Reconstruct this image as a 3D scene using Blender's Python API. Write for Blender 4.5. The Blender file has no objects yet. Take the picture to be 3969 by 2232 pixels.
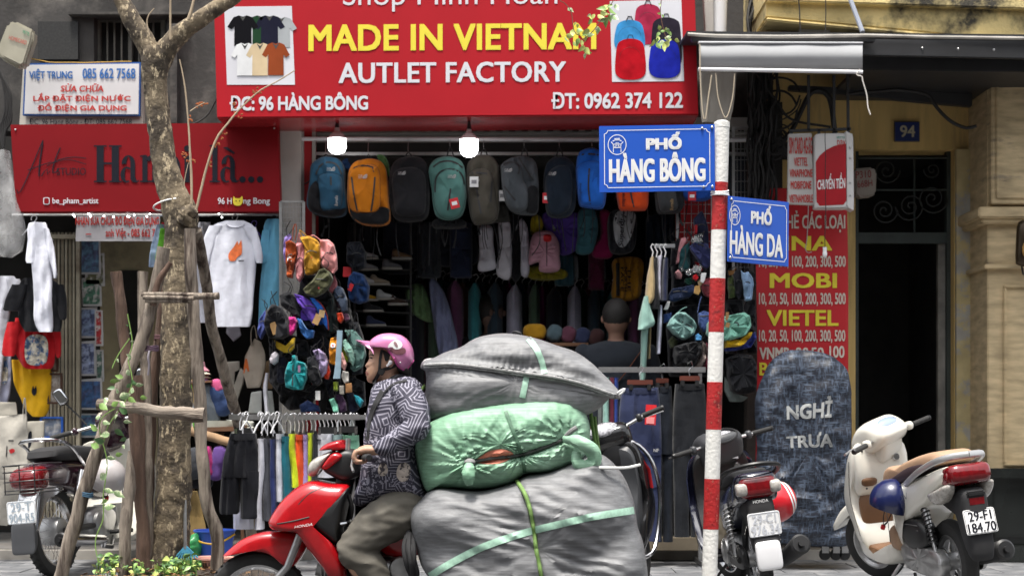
import bpy,bmesh,math,random
from math import sin,cos,pi,radians,sqrt,exp,atan2,hypot
from mathutils import Vector,Matrix,noise
from mathutils.bvhtree import BVHTree
S=bpy.context.scene
COL=S.collection
F,YH,H=4050.0,1061.0,1.1
KK=2576.0/3969.0
cam=bpy.data.cameras.new('camera')
cam.lens=36*F/2576
cam.shift_y=336.5/2576
cam.clip_end=400
cam.dof.use_dof=True
cam.dof.focus_distance=9.5
cam.dof.aperture_fstop=2.8
co=bpy.data.objects.new('camera',cam)
COL.objects.link(co)
co.location=(0,0,H)
co.rotation_euler=(pi/2,0,0)
S.camera=co
SUN_EL,SUN_AZ=radians(75),radians(200)
w=bpy.data.worlds.new('World')
S.world=w
w.use_nodes=True
nt=w.node_tree
sky=nt.nodes.new('ShaderNodeTexSky')
sky.sky_type='NISHITA'
sky.sun_disc=False
sky.sun_elevation=SUN_EL
sky.sun_rotation=SUN_AZ
sky.air_density=1.0
sky.dust_density=4.0
sky.ozone_density=1.0
hs=nt.nodes.new('ShaderNodeHueSaturation')
hs.inputs['Saturation'].default_value=0.18
nt.links.new(sky.outputs[0],hs.inputs['Color'])
bg=nt.nodes['Background']
bg.inputs['Strength'].default_value=0.15
nt.links.new(hs.outputs[0],bg.inputs['Color'])
sl=bpy.data.lights.new('sun','SUN')
sl.energy=2.6
sl.angle=radians(10)
sl.color=(1.0,0.945,0.86)
so=bpy.data.objects.new('sun',sl)
COL.objects.link(so)
sd=Vector((sin(SUN_AZ)*cos(SUN_EL),cos(SUN_AZ)*cos(SUN_EL),sin(SUN_EL)))
so.rotation_euler=sd.to_track_quat('Z','Y').to_euler()
so.location=sd*30
S.view_settings.view_transform='Standard'
S.view_settings.look='None'
S.view_settings.gamma=1
S.view_settings.use_curve_mapping=False
S.view_settings.exposure=1.12
def P(x,y,D):
 return Vector(((x-1288)/F*D,D,H-(y-YH)/F*D))
def zz(ox,oy,k):
 return lambda x,y:((ox+x/k)*KK,(oy+y/k)*KK)
def zl(z,pts):return[z(*p) for p in pts]
MATS={}
def lin(c):
 return tuple(((v/12.92) if v<=.04045 else((v+.055)/1.055)**2.4) for v in c)
def mat(name,col,rough=.8,metal=0,var=.12,scale=6,bump=0,bscale=60,coat=0,emit=0,trans=0,stretch=None,c2=None,thr=None,sheen=0,spec=.5):
 """col is linear base colour; var is brightness variation; c2 mixes a second colour through a noise threshold"""
 if name in MATS:return MATS[name]
 m=bpy.data.materials.new(name)
 m.use_nodes=True
 N,L=m.node_tree.nodes,m.node_tree.links
 b=N['Principled BSDF']
 b.inputs['Roughness'].default_value=rough
 b.inputs['Metallic'].default_value=metal
 b.inputs['Specular IOR Level'].default_value=spec
 if coat:b.inputs['Coat Weight'].default_value=coat;b.inputs['Coat Roughness'].default_value=.08
 if trans:b.inputs['Transmission Weight'].default_value=trans
 if sheen:b.inputs['Sheen Weight'].default_value=sheen
 if emit:
  b.inputs['Emission Color'].default_value=(*col,1);b.inputs['Emission Strength'].default_value=emit
 tc=N.new('ShaderNodeTexCoord');mp=N.new('ShaderNodeMapping')
 L.new(tc.outputs['Object'],mp.inputs['Vector'])
 if stretch:mp.inputs['Scale'].default_value=stretch
 src=None
 if c2:
  n=N.new('ShaderNodeTexNoise');n.inputs['Scale'].default_value=scale*.6;n.inputs['Detail'].default_value=8;n.inputs['Roughness'].default_value=.65
  L.new(mp.outputs[0],n.inputs['Vector'])
  r=N.new('ShaderNodeValToRGB');lo,hi=thr or(.48,.62)
  r.color_ramp.elements[0].position=lo;r.color_ramp.elements[1].position=hi
  r.color_ramp.elements[0].color=(*col,1);r.color_ramp.elements[1].color=(*c2,1)
  L.new(n.outputs['Fac'],r.inputs['Fac']);src=r.outputs[0]
 if var:
  n=N.new('ShaderNodeTexNoise');n.inputs['Scale'].default_value=scale;n.inputs['Detail'].default_value=6
  L.new(mp.outputs[0],n.inputs['Vector'])
  mr=N.new('ShaderNodeMapRange');mr.inputs[1].default_value=.3;mr.inputs[2].default_value=.7
  mr.inputs[3].default_value=1-var;mr.inputs[4].default_value=1+var
  L.new(n.outputs['Fac'],mr.inputs[0])
  mx=N.new('ShaderNodeMix');mx.data_type='RGBA';mx.blend_type='MULTIPLY';mx.inputs[0].default_value=1
  if src:L.new(src,mx.inputs[6])
  else :mx.inputs[6].default_value=(*col,1)
  L.new(mr.outputs[0],mx.inputs[7]);src=mx.outputs[2]
 if src:L.new(src,b.inputs['Base Color'])
 else :b.inputs['Base Color'].default_value=(*col,1)
 if bump:
  n=N.new('ShaderNodeTexNoise');n.inputs['Scale'].default_value=bscale;n.inputs['Detail'].default_value=5
  L.new(mp.outputs[0],n.inputs['Vector'])
  bp=N.new('ShaderNodeBump');bp.inputs['Strength'].default_value=min(1,bump);bp.inputs['Distance'].default_value=.004*max(1,bump)
  L.new(n.outputs['Fac'],bp.inputs['Height']);L.new(bp.outputs[0],b.inputs['Normal'])
 MATS[name]=m
 return m
def hexc(h):return lin(tuple(int(h[i:i+2],16)/255 for i in(0,2,4)))
def cloth(h,k=1.0):
 c=tuple(v*k*.92 for v in hexc(h))
 return mat('cloth_%s_%d'%(h,int(k*100)),c,rough=.9,var=.14,scale=9,bump=1,bscale=22,sheen=.12,spec=.25)
def paint(h,rough=.45,k=1.0,**a):
 return mat('paint_%s_%d_%d'%(h,int(rough*100),int(k*100)),tuple(v*k for v in hexc(h)),rough=rough,**dict(dict(var=.05),**a))
class MB:
 def __init__(s):s.v=[];s.f=[]
 def add(s,v,f):
  o=len(s.v);s.v+=[Vector(p) for p in v];s.f+=[tuple(i+o for i in q) for q in f];return s
 def box(s,c,d,R=None):
  c=Vector(c);v=[]
  for x in(-.5,.5):
   for y in(-.5,.5):
    for z in(-.5,.5):
     p=Vector((x*d[0],y*d[1],z*d[2]))
     v.append(c+(R@p if R else p))
  return s.add(v,[(0,1,3,2),(4,6,7,5),(0,4,5,1),(2,3,7,6),(0,2,6,4),(1,5,7,3)])
 def prism(s,pts,off):
  n=len(pts);off=Vector(off);pts=[Vector(p) for p in pts]
  f=[tuple(range(n)),tuple(range(2*n-1,n-1,-1))]+[(i,i+n,(i+1)%n+n,(i+1)%n) for i in range(n)]
  return s.add(pts+[p+off for p in pts],f)
 def tube(s,pts,r,n=8,cap=True,closed=False,sq=False):
  pts=[Vector(p) for p in pts];m=len(pts)
  if m<2:return s
  rr_=r if isinstance(r,(list,tuple)) else[r]*m
  T=[]
  for i in range(m):
   a=pts[(i-1)%m] if closed else pts[max(i-1,0)];b=pts[(i+1)%m] if closed else pts[min(i+1,m-1)]
   d=b-a;T.append(d.normalized() if d.length>1e-9 else Vector((0,0,1)))
  u=T[0].orthogonal().normalized()
  if abs(T[0].y)<.95:
   u=(Vector((0,1,0))-T[0]*T[0].y).normalized()
  V=[]
  for i in range(m):
   u=u-T[i]*u.dot(T[i]);u=u.normalized() if u.length>1e-6 else T[i].orthogonal().normalized()
   w_=T[i].cross(u)
   for k in range(n):
    a=2*pi*(k+(.5 if sq else 0))/n
    q=rr_[i]
    if isinstance(q,tuple):V.append(pts[i]+u*cos(a)*q[0]+w_*sin(a)*q[1])
    else :V.append(pts[i]+(u*cos(a)+w_*sin(a))*q)
  Fc=[]
  for i in range(m if closed else m-1):
   j=(i+1)%m
   for k in range(n):
    Fc.append((i*n+k,i*n+(k+1)%n,j*n+(k+1)%n,j*n+k))
  if cap and not closed:Fc+=[tuple(range(n-1,-1,-1)),tuple((m-1)*n+k for k in range(n))]
  return s.add(V,Fc)
 def lathe(s,prof,n=20,M=None,a0=0,a1=2*pi):
  M=M or Matrix.Identity(4);V=[];full=abs(a1-a0-2*pi)<1e-6
  nn=n if full else n+1
  for r,z in prof:
   for k in range(nn):
    a=a0+(a1-a0)*k/n
    V.append(M@Vector((r*cos(a),r*sin(a),z)))
  Fc=[]
  for i in range(len(prof)-1):
   for k in range(n):
    k2=(k+1)%nn
    Fc.append((i*nn+k,i*nn+k2,(i+1)*nn+k2,(i+1)*nn+k))
  return s.add(V,Fc)
 def ball(s,c,r,n=14,R=None):
  c=Vector(c);r=Vector(r) if hasattr(r,'__len__') else Vector((r,r,r));V=[];m=max(5,n//2)
  for i in range(m+1):
   t=pi*i/m
   for k in range(n):
    p=Vector((r.x*sin(t)*cos(2*pi*k/n),r.y*sin(t)*sin(2*pi*k/n),r.z*cos(t)))
    V.append(c+(R@p if R else p))
  return s.add(V,[(i*n+k,i*n+(k+1)%n,(i+1)*n+(k+1)%n,(i+1)*n+k) for i in range(m) for k in range(n)])
 def puff(s,out,T,fr,n=44,K=7,e=.8,c=None,disp=None,back=1.0,sm=True,rim=0.0):
  o=smooth_loop(out,n) if sm else lin_loop(out,n)
  if c is None:c=(sum(p[0] for p in o)/n,sum(p[1] for p in o)/n)
  rows=[]
  for sgn in(1,-1):
   for k in range(0,K):
    ph=k/K*pi/2
    rho=cos(ph)**e;tt=sin(ph)**e
    T_=T if sgn>0 else -T*back
    row=[]
    for p in o:
     a=c[0]+(p[0]-c[0])*rho;b=c[1]+(p[1]-c[1])*rho
     t=T_*tt+(rim if sgn>0 else -rim)
     if disp:t+=disp(a,b,tt,sgn)
     row.append(fr(a,b,t))
    rows.append((sgn,k,row))
  V=[];F_=[]
  front=[r for r in rows if r[0]>0];bk=[r for r in rows if r[0]<0]
  seq=[r[2] for r in reversed(front)]+[r[2] for r in(bk if rim else bk[1:])]
  for r in seq:V+=r
  for i in range(len(seq)-1):
   for k in range(n):F_.append((i*n+k,i*n+(k+1)%n,(i+1)*n+(k+1)%n,(i+1)*n+k))
  i0=len(V)
  V.append(fr(c[0],c[1],T+rim+(disp(c[0],c[1],1,1) if disp else 0)));V.append(fr(c[0],c[1],-T*back-rim+(disp(c[0],c[1],1,-1) if disp else 0)))
  for k in range(n):
   F_.append((i0,(k+1)%n,k));q=(len(seq)-1)*n
   F_.append((i0+1,q+k,q+(k+1)%n))
  return s.add(V,F_)
 def loft(s,rows,T,fr,n=24,m=16,e=.7,fold=None):
  """rows: (b, aL, aR[, tscale]) from top to bottom, thin closed body"""
  R=[tuple(r)+((1,) if len(r)==3 else()) for r in rows]
  R=catmull(R,m)
  V=[]
  for(b,aL,aR,ts) in R:
   ca,ha=(aL+aR)/2,(aR-aL)/2
   for k in range(n):
    a=2*pi*k/n
    x=ca+ha*cos(a);t=T*ts*(1 if sin(a)>=0 else -1)*abs(sin(a))**e
    if fold:t+=fold(x,b)*ts
    V.append(fr(x,b,t))
  m_=len(R);F_=[]
  for i in range(m_-1):
   for k in range(n):F_.append((i*n+k,i*n+(k+1)%n,(i+1)*n+(k+1)%n,(i+1)*n+k))
  F_+=[tuple(range(n-1,-1,-1)),tuple((m_-1)*n+k for k in range(n))]
  return s.add(V,F_)
 def bvh(s):return BVHTree.FromPolygons(s.v,s.f)
def catmull(pts,m,closed=False):
 """resample a list of tuples to m points"""
 n=len(pts);out=[]
 if n==2 and not closed:
  return[tuple(a+(b-a)*i/(m-1) for a,b in zip(*pts)) for i in range(m)]
 seg=n if closed else n-1
 L_=[0]
 for i in range(seg):
  a,b=pts[i],pts[(i+1)%n]
  L_.append(L_[-1]+max(1e-9,sqrt(sum((x-y)**2 for x,y in zip(a,b)))))
 tot=L_[-1];j=0
 for i in range(m):
  d=tot*i/(m if closed else m-1)
  while j<seg-1 and L_[j+1]<d:j+=1
  t=min(1,(d-L_[j])/(L_[j+1]-L_[j]))
  g=(lambda k:pts[k%n]) if closed else(lambda k:pts[min(max(k,0),n-1)])
  p0,p1,p2,p3=g(j-1),g(j),g(j+1),g(j+2)
  out.append(tuple(.5*((2*b)+(-a+c)*t+(2*a-5*b+4*c-d_)*t*t+(-a+3*b-3*c+d_)*t**3) for a,b,c,d_ in zip(p0,p1,p2,p3)))
 return out
def smooth_loop(pts,n):return catmull([tuple(p) for p in pts],n,True)
def lin_loop(pts,n):
 m=len(pts);L_=[0]
 for i in range(m):L_.append(L_[-1]+hypot(pts[(i+1)%m][0]-pts[i][0],pts[(i+1)%m][1]-pts[i][1]))
 out=[];j=0
 for i in range(n):
  d=L_[-1]*i/n
  while L_[j+1]<d:j+=1
  t=(d-L_[j])/(L_[j+1]-L_[j]);a,b=pts[j],pts[(j+1)%m]
  out.append((a[0]+(b[0]-a[0])*t,a[1]+(b[1]-a[1])*t))
 return out
def fpx(D,dt=0):
 """frame in photo units at distance D, t metres towards the camera"""
 return lambda a,b,t:P(a,b,D)+Vector((0,-t-dt,0))
def rr(cx,cy,w_,h,rot=0,rad=.3,top=1.0,bot=1.0):
 """rounded rectangle outline; top/bot scale the widths"""
 o=[]
 x,y=w_/2,h/2;r=rad*min(w_,h)
 for sx,sy in((1,-1),(1,1),(-1,1),(-1,-1)):
  k=top if sy<0 else bot
  c0=(sx*(x*k-r),sy*(y-r))
  for q in range(3):
   base={(1,-1):-90,(1,1):0,(-1,1):90,(-1,-1):180}[(sx,sy)]
   an=radians(base+q*45)
   o.append((c0[0]+r*cos(an),c0[1]+r*sin(an)))
 ca,sa=cos(radians(rot)),sin(radians(rot))
 return[(cx+p[0]*ca-p[1]*sa,cy+p[0]*sa+p[1]*ca) for p in o]
WM={}
def _mesh(name,mb,m,M,smooth=True,bevel=0,ang=38):
 me=bpy.data.meshes.new(name)
 Mi=M.inverted() if M is not None else None
 me.from_pydata([tuple(Mi@p) if Mi is not None else tuple(p) for p in mb.v],[],mb.f)
 bm=bmesh.new();bm.from_mesh(me)
 bmesh.ops.remove_doubles(bm,verts=bm.verts,dist=1e-5)
 bmesh.ops.recalc_face_normals(bm,faces=bm.faces)
 if bevel:
  ed=[e_ for e_ in bm.edges if len(e_.link_faces)==2 and e_.calc_face_angle(0)>.6]
  bmesh.ops.bevel(bm,geom=ed,offset=bevel,segments=2,affect='EDGES',clamp_overlap=True)
 bm.to_mesh(me);bm.free()
 if smooth:
  me.shade_smooth()
  me.set_sharp_from_angle(angle=radians(ang))
 me.materials.append(m)
 return me
def props(o,label=None,cat=None,group=None,kind=None):
 if label:o['label']=label
 if cat:o['category']=cat
 if group:o['group']=group
 if kind:o['kind']=kind
 return o
def thing(name,label,cat,loc=(0,0,0),rot=(0,0,0),group=None,scale=1):
 o=bpy.data.objects.new(name,None);COL.objects.link(o)
 o.empty_display_size=.1
 o.location=loc;o.rotation_euler=rot;o.scale=(scale,)*3
 WM[o.name]=Matrix.LocRotScale(Vector(loc),__import__('mathutils').Euler(rot),Vector((scale,)*3))
 return props(o,label,cat,group)
def part(name,mb,m,root,label=None,local=False,smooth=True,bevel=0,kind=None,ang=38):
 if not mb.v:return None
 M=None if local else WM[root.name]
 me=_mesh(name,mb,m,M,smooth,bevel,ang)
 o=bpy.data.objects.new(name,me);COL.objects.link(o);o.parent=root
 WM[o.name]=WM[root.name]
 return props(o,label,None,None,kind)
def solo(name,mb,m,label,cat,group=None,kind=None,loc=None,smooth=True,bevel=0,ang=38):
 if loc is None:
  n=len(mb.v);loc=Vector((sum(p.x for p in mb.v)/n,sum(p.y for p in mb.v)/n,min(p.z for p in mb.v)))
 M=Matrix.Translation(Vector(loc))
 me=_mesh(name,mb,m,M,smooth,bevel,ang)
 o=bpy.data.objects.new(name,me);COL.objects.link(o);o.location=loc
 WM[o.name]=M
 return props(o,label,cat,group,kind)
def struct(name,mb,m,**a):return solo(name,mb,m,None,None,kind='structure',loc=(0,0,0),**a)
def dup_mesh(src,root,loc,rot=(0,0,0),sc=(1,1,1)):
 o=src.copy();COL.objects.link(o);o.parent=root
 o.location=loc;o.rotation_euler=rot;o.scale=sc
 return o
CAMP=Vector((0,0,H))
def hit(bv,a,b):
 d=(P(a,b,10)-CAMP).normalized()
 r=bv.ray_cast(CAMP,d)
 return r[0],(r[1] if r[0] is not None else None)
def ribbon(bv,pts,wd,D,lift=.003,m=None,th=0,mbx=None):
 """strip of width wd (photo units) laid on a surface along pts"""
 mb=mbx or MB();m=m or max(4,int(sum(hypot(pts[i+1][0]-pts[i][0],pts[i+1][1]-pts[i][1]) for i in range(len(pts)-1))/9))
 q=catmull([tuple(p) for p in pts],m)
 V=[]
 for i,p in enumerate(q):
  a,b=q[max(i-1,0)],q[min(i+1,len(q)-1)]
  d=Vector((b[0]-a[0],b[1]-a[1]));d=d.normalized() if d.length else Vector((1,0))
  nx,ny=-d.y,d.x
  for sg in(-.5,0,.5):
   x,y=p[0]+nx*wd*sg,p[1]+ny*wd*sg
   h_,n_=hit(bv,x,y) if bv else(None,None)
   if h_ is None:h_=P(x,y,D)
   V.append(h_+Vector((0,-lift*(1.4 if sg==0 else 1),0)))
 f=[]
 for i in range(len(q)-1):
  for k in(0,1):f.append((i*3+k,i*3+k+1,i*3+k+4,i*3+k+3))
 mb.add(V,f);return mb
def cordon(bv,pts,r,D,lift=.003,n=6,m=None):
 m=m or max(5,int(sum(hypot(pts[i+1][0]-pts[i][0],pts[i+1][1]-pts[i][1]) for i in range(len(pts)-1))/7))
 q=catmull([tuple(p) for p in pts],m);V=[]
 for p in q:
  h_,_=hit(bv,p[0],p[1]) if bv else(None,None)
  V.append((h_ if h_ is not None else P(p[0],p[1],D))+Vector((0,-lift,0)))
 return MB().tube(V,r,n)
def flat(pts,D,lift=.002,bv=None):
 mb=MB();V=[]
 for p in pts:
  h_,_=hit(bv,*p) if bv else(None,None)
  V.append((h_ if h_ is not None else P(p[0],p[1],D))+Vector((0,-lift,0)))
 mb.add(V,[tuple(range(len(V)))]);return mb
def patch(pts,bv,D,lift=.003,n=24,K=4):
 """many-sided decal that follows a surface"""
 o=smooth_loop(pts,n);cx=sum(p[0] for p in o)/n;cy=sum(p[1] for p in o)/n
 V=[];f=[]
 def g(x,y):
  h_,_=hit(bv,x,y) if bv else(None,None)
  return(h_ if h_ is not None else P(x,y,D))+Vector((0,-lift,0))
 for k in range(K):
  q=1-k/K
  V+=[g(cx+(p[0]-cx)*q,cy+(p[1]-cy)*q) for p in o]
 V.append(g(cx,cy))
 for k in range(K-1):
  f+=[(k*n+i,k*n+(i+1)%n,(k+1)*n+(i+1)%n,(k+1)*n+i) for i in range(n)]
 f+=[((K-1)*n+i,(K-1)*n+(i+1)%n,K*n) for i in range(n)]
 return MB().add(V,f)
_tc={}
def textmesh(s,bold=0.0,sp=1.0,shear=0):
 key=(s,bold,sp,shear)
 if key in _tc:return _tc[key]
 c=bpy.data.curves.new('lettering','FONT');c.body=s;c.offset=bold;c.space_character=sp;c.shear=shear
 c.resolution_u=3;c.fill_mode='FRONT'
 o=bpy.data.objects.new('lettering',c);COL.objects.link(o)
 me=bpy.data.meshes.new_from_object(o.evaluated_get(bpy.context.evaluated_depsgraph_get()))
 V=[(v.co.x,v.co.y) for v in me.vertices];f=[tuple(p.vertices) for p in me.polygons]
 par=list(range(len(V)))
 def fd(i):
  while par[i]!=i:par[i]=par[par[i]];i=par[i]
  return i
 for q in f:
  for i in q[1:]:par[fd(i)]=fd(q[0])
 ids={};isl=[ids.setdefault(fd(i),len(ids)) for i in range(len(V))]
 bpy.data.objects.remove(o);bpy.data.curves.remove(c);bpy.data.meshes.remove(me)
 x0,x1=min(v[0] for v in V),max(v[0] for v in V);y0,y1=min(v[1] for v in V),max(v[1] for v in V)
 V=[((x-x0)/(x1-x0),1-(y-y0)/(y1-y0),(k%5)*.00005) for(x,y),k in zip(V,isl)]
 _tc[key]=(V,f);return V,f
def text(s,q,D,bold=.0,lift=.003,sp=1.0,shear=0,bv=None,mb=None):
 """q = (x0,y0,x1,y1) or four corners TL TR BR BL in photo units"""
 if len(q)==4 and not hasattr(q[0],'__len__'):q=[(q[0],q[1]),(q[2],q[1]),(q[2],q[3]),(q[0],q[3])]
 V,f=textmesh(s,0,sp,shear);mb=mb or MB()
 wpx=hypot(q[1][0]-q[0][0],q[1][1]-q[0][1]);hpx=hypot(q[3][0]-q[0][0],q[3][1]-q[0][1])
 b=min(bold,.06)*min(1.15,.55+hpx/70);bx,by=min(b*hpx,.05*wpx/max(1,len(s)))/wpx,b*.5
 for j,(dx,dy) in enumerate(((-bx,-by),(bx,-by),(-bx,by),(bx,by),(0,0)) if bold>.015 else((0,0),)):
  _text1(V,f,q,D,lift+.00025*j,bv,mb,dx,dy,bx,by)
 return mb
def _text1(V,f,q,D,lift,bv,mb,dx,dy,bx,by):
 W=[]
 for u,v,e_ in V:
  u=bx+u*(1-2*bx)+dx;v=by+v*(1-2*by)+dy
  x=(q[0][0]*(1-u)+q[1][0]*u)*(1-v)+(q[3][0]*(1-u)+q[2][0]*u)*v
  y=(q[0][1]*(1-u)+q[1][1]*u)*(1-v)+(q[3][1]*(1-u)+q[2][1]*u)*v
  h_,_=hit(bv,x,y) if bv else(None,None)
  W.append((h_ if h_ is not None else P(x,y,D))+Vector((0,-lift-e_,0)))
 mb.add(W,f);return mb
def text3(s,o,ux,uy,bold=0,shear=0,mb=None,sp=1.0):
 """text in a 3d rectangle: o = bottom left corner, ux, uy edge vectors"""
 V,f=textmesh(s,bold,sp,shear);mb=mb or MB()
 mb.add([Vector(o)+Vector(ux)*u+Vector(uy)*(1-v) for u,v,_ in V],f);return mb
def plate(q,D,th,rev=False):
 """board with four or more corners in photo units, front at D, th metres thick; D may be a list"""
 Ds=D if hasattr(D,'__len__') else[D]*len(q)
 return MB().prism([P(x,y,d) for(x,y),d in zip(q,Ds)],(0,th,0))
def rect(x0,y0,x1,y1):return[(x0,y0),(x1,y0),(x1,y1),(x0,y1)]
def wobble(pts,m,amp,seed=0):
 q=catmull([tuple(p) for p in pts],m)
 return[Vector(p)+amp*noise.noise_vector(Vector(p)*6+Vector((seed*7.3,0,0))) for p in q]
def branch(pts,rad,m=24,n=12,rough=.08,amp=.006,seed=0,sc=14):
 """tapered rough limb"""
 q=catmull([tuple(p)+(r,) for p,r in zip(pts,rad)],m)
 c=[Vector(p[:3])+amp*noise.noise_vector(Vector(p[:3])*4+Vector((seed*3.1,1,2))) for p in q]
 mb=MB().tube(c,[p[3] for p in q],n)
 for i,v in enumerate(mb.v):
  k=min(i//n,m-1);d=v-c[k]
  f_=1+rough*(noise.noise(v*sc+Vector((seed,0,0)))*1.2+noise.noise(v*sc*3)*.6)
  mb.v[i]=c[k]+d*f_
 return mb
def remeshed(mb,voxel=.008,smooth=4,fac=.5):
 me=bpy.data.meshes.new('tmp');me.from_pydata([tuple(p) for p in mb.v],[],mb.f)
 bm=bmesh.new();bm.from_mesh(me);bmesh.ops.recalc_face_normals(bm,faces=bm.faces);bm.to_mesh(me);bm.free()
 o=bpy.data.objects.new('tmp',me);COL.objects.link(o)
 r=o.modifiers.new('r','REMESH');r.mode='VOXEL';r.voxel_size=voxel
 if smooth:
  s_=o.modifiers.new('s','SMOOTH');s_.iterations=smooth;s_.factor=fac
 e=bpy.data.meshes.new_from_object(o.evaluated_get(bpy.context.evaluated_depsgraph_get()))
 out=MB();out.v=[v.co.copy() for v in e.vertices];out.f=[tuple(p.vertices) for p in e.polygons]
 bpy.data.objects.remove(o);bpy.data.meshes.remove(e);bpy.data.meshes.remove(me)
 return out
def chain(mb,pts,rad,n=12,m=None):
 """limb with round ends; pts 3d"""
 m=m or 4*len(pts)
 q=catmull([tuple(p)+((r if not isinstance(r,tuple) else r[0]),) for p,r in zip(pts,rad)],m)
 mb.tube([Vector(p[:3]) for p in q],[p[3] for p in q],n)
 mb.ball(pts[0],rad[0]*.99,12);mb.ball(pts[-1],rad[-1]*.99,12)
 return mb
black=mat('black_plastic',(.012,.012,.013),rough=.45,var=.1)
blackm=mat('black_matte',(.02,.02,.022),rough=.85,var=.2)
chrome=mat('chrome',(.62,.62,.63),rough=.18,metal=1,var=.06,scale=20)
steel=mat('brushed_steel',(.5,.5,.5),rough=.38,metal=1,var=.12,scale=20)
alum=mat('cast_aluminium',(.42,.42,.42),rough=.42,metal=.9,var=.2,scale=14,bump=.4)
rubber=mat('tyre_rubber',(.022,.022,.022),rough=.85,var=.25,scale=12,bump=.4)
whitep=mat('white_plastic',(.72,.72,.74),rough=.4,var=.04)
inkred=mat('red_ink',hexc('b01c26'),rough=.5,var=.06)
inkw=mat('white_ink',(.78,.78,.78),rough=.5,var=.04)
inky=mat('yellow_ink',hexc('e6d23a'),rough=.5,var=.06)
inkb=mat('navy_ink',hexc('1d4a86'),rough=.5,var=.06)
inkd=mat('dark_ink',hexc('1d2233'),rough=.6,var=.05)
def fold(amp,per,ph=0,axis=0,seed=0):
 """vertical fold displacement; per in photo units"""
 def f(a,b):
  return amp*(sin(2*pi*a/per+ph+1.5*noise.noise(Vector((a*.02,b*.012,seed))))*.3+noise.noise(Vector((a*.07,b*.014,seed+5.)))*1.5+noise.noise(Vector((a*.05,b*.09,seed+9.)))*.35)
 return f
#  ground
random.seed(4)
asphalt=mat('asphalt',(.05,.05,.052),rough=.9,var=.25,scale=30,bump=.8,bscale=300)
stone_t=mat('paving_stone',(.14,.145,.155),rough=.5,var=.3,scale=5,bump=.3,bscale=60,c2=(.2,.2,.205))
grout=mat('joint_dirt',(.07,.065,.06),rough=.95,var=.2)
opp=mat('added_shading_house_wall',(.16,.15,.13),rough=.95,var=.3)
for i,(x,wd_,h_) in enumerate(((-22,9,10),(-13.4,8,9.5),(-5.2,8,11),(2.6,7.4,9.5),(10.6,8.4,11),(20,10,10))):
 struct('building',MB().box((x,-9,h_/2-.2),(wd_,6,h_)),opp)  # unseen house row, added behind the camera to shade the shop fronts
struct('road',MB().box((0,-20.4,-.22),(160,59.4,.1)),asphalt)
pave=struct('pavement',MB().box((0,11.14,-.03),(16,3.6,.036)),grout)
tile=None
for i in range(36):
 for j in range(9):
  x=-7+.4*i+(.2 if j%2 else 0);y=9.56+.4*j
  if tile is None:
   mb=MB().box((0,0,-.006),(.393,.393,.012));tile=part('paving_tile',mb,stone_t,pave,local=True,bevel=.002);tile.location=(x,y,0)
  else :dup_mesh(tile,pave,(x,y,random.uniform(-.002,.002)),(random.uniform(-.004,.004),random.uniform(-.004,.004),0))
kerb=mat('kerb_stone',(.25,.25,.24),rough=.8,var=.2,bump=.6)
kb=None
kr=thing('kerb','grey stone kerb between the road and the tiled pavement','kerb',(0,9.27,-.17));
for i in range(16):
 if kb is None:kb=part('kerb_stone',MB().box((0,0,.085),(.79,.17,.175)),kerb,kr,local=True,bevel=.012);kb.location=(-6.4,0,0)
 else :dup_mesh(kb,kr,(-6.4+.8*i,0,0))
floor_m=mat('shop_floor',(.16,.15,.14),rough=.6,var=.3,c2=(.1,.1,.1))
struct('floor',MB().box((0,16.2,.03),(16,6.5,.1)),floor_m)
struct('step',MB().box((-.3,12.91,.035),(11.6,.1,.082)),mat('concrete_step',(.3,.28,.25),rough=.85,var=.25,bump=.5))
#  left house
wall_dark=mat('stained_grey_plaster',(.045,.042,.04),rough=.95,var=.45,scale=2.2,bump=.8,bscale=30,c2=(.16,.145,.13),thr=(.5,.7))
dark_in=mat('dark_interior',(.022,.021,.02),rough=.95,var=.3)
cream=mat('cream_stained_wall',(.36,.31,.19),rough=.9,var=.2,scale=3,bump=.5,c2=(.16,.14,.1),thr=(.56,.72))
lh=thing('old_house','old dark grey stained house front above the art T-shirt shop','building',(-2.6,13.3,0))
D=13.3
mb=MB()
for q in(rect(-260,-260,236,330),rect(236,-260,420,42),rect(236,158,420,330),rect(420,-260,800,330)):
 p=plate(q,D,.25);mb.add(p.v,p.f)
part('wall',mb,wall_dark,lh)
part('wall',MB().box((-5.2,13.6,1.7),(.3,.8,3.6)),wall_dark,lh)
p=plate(rect(236,42,420,158),13.5,.05);wp=part('window',p,dark_in,lh)
frm=mat('weathered_window_frame',(.12,.115,.1),rough=.85,var=.3,bump=.5)
for q in(rect(240,44,252,156),rect(404,44,416,156),rect(252,44,404,54),rect(322,54,332,156)):
 part('frame',plate(q,13.42,.06),frm,wp,bevel=.004)
for x in(270,288,306,350,368,386):
 part('bar',MB().tube([P(x,54,13.4),P(x,156,13.4)],.008,6),frm,wp)
part('ledge',plate(rect(170,30,470,38),13.2,.1),wall_dark,lh,bevel=.005)
part('mesh_recess',plate(rect(95,55,196,150),13.25,.04),mat('shaded_mesh_recess',(.02,.02,.02),var=.4,scale=60),lh)  # flat panel for a meshed recess, its shade put into the dark colour
part('concrete_post',plate(rect(428,60,445,310),13.2,.1),wall_dark,lh)
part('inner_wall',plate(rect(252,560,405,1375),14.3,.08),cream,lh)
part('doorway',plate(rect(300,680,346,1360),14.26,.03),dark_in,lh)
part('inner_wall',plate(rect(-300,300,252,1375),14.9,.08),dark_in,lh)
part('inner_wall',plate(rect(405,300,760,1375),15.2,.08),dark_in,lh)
part('ceiling',MB().box((-3.2,14.2,3.2),(4.6,2.4,.08)),dark_in,lh)
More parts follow.
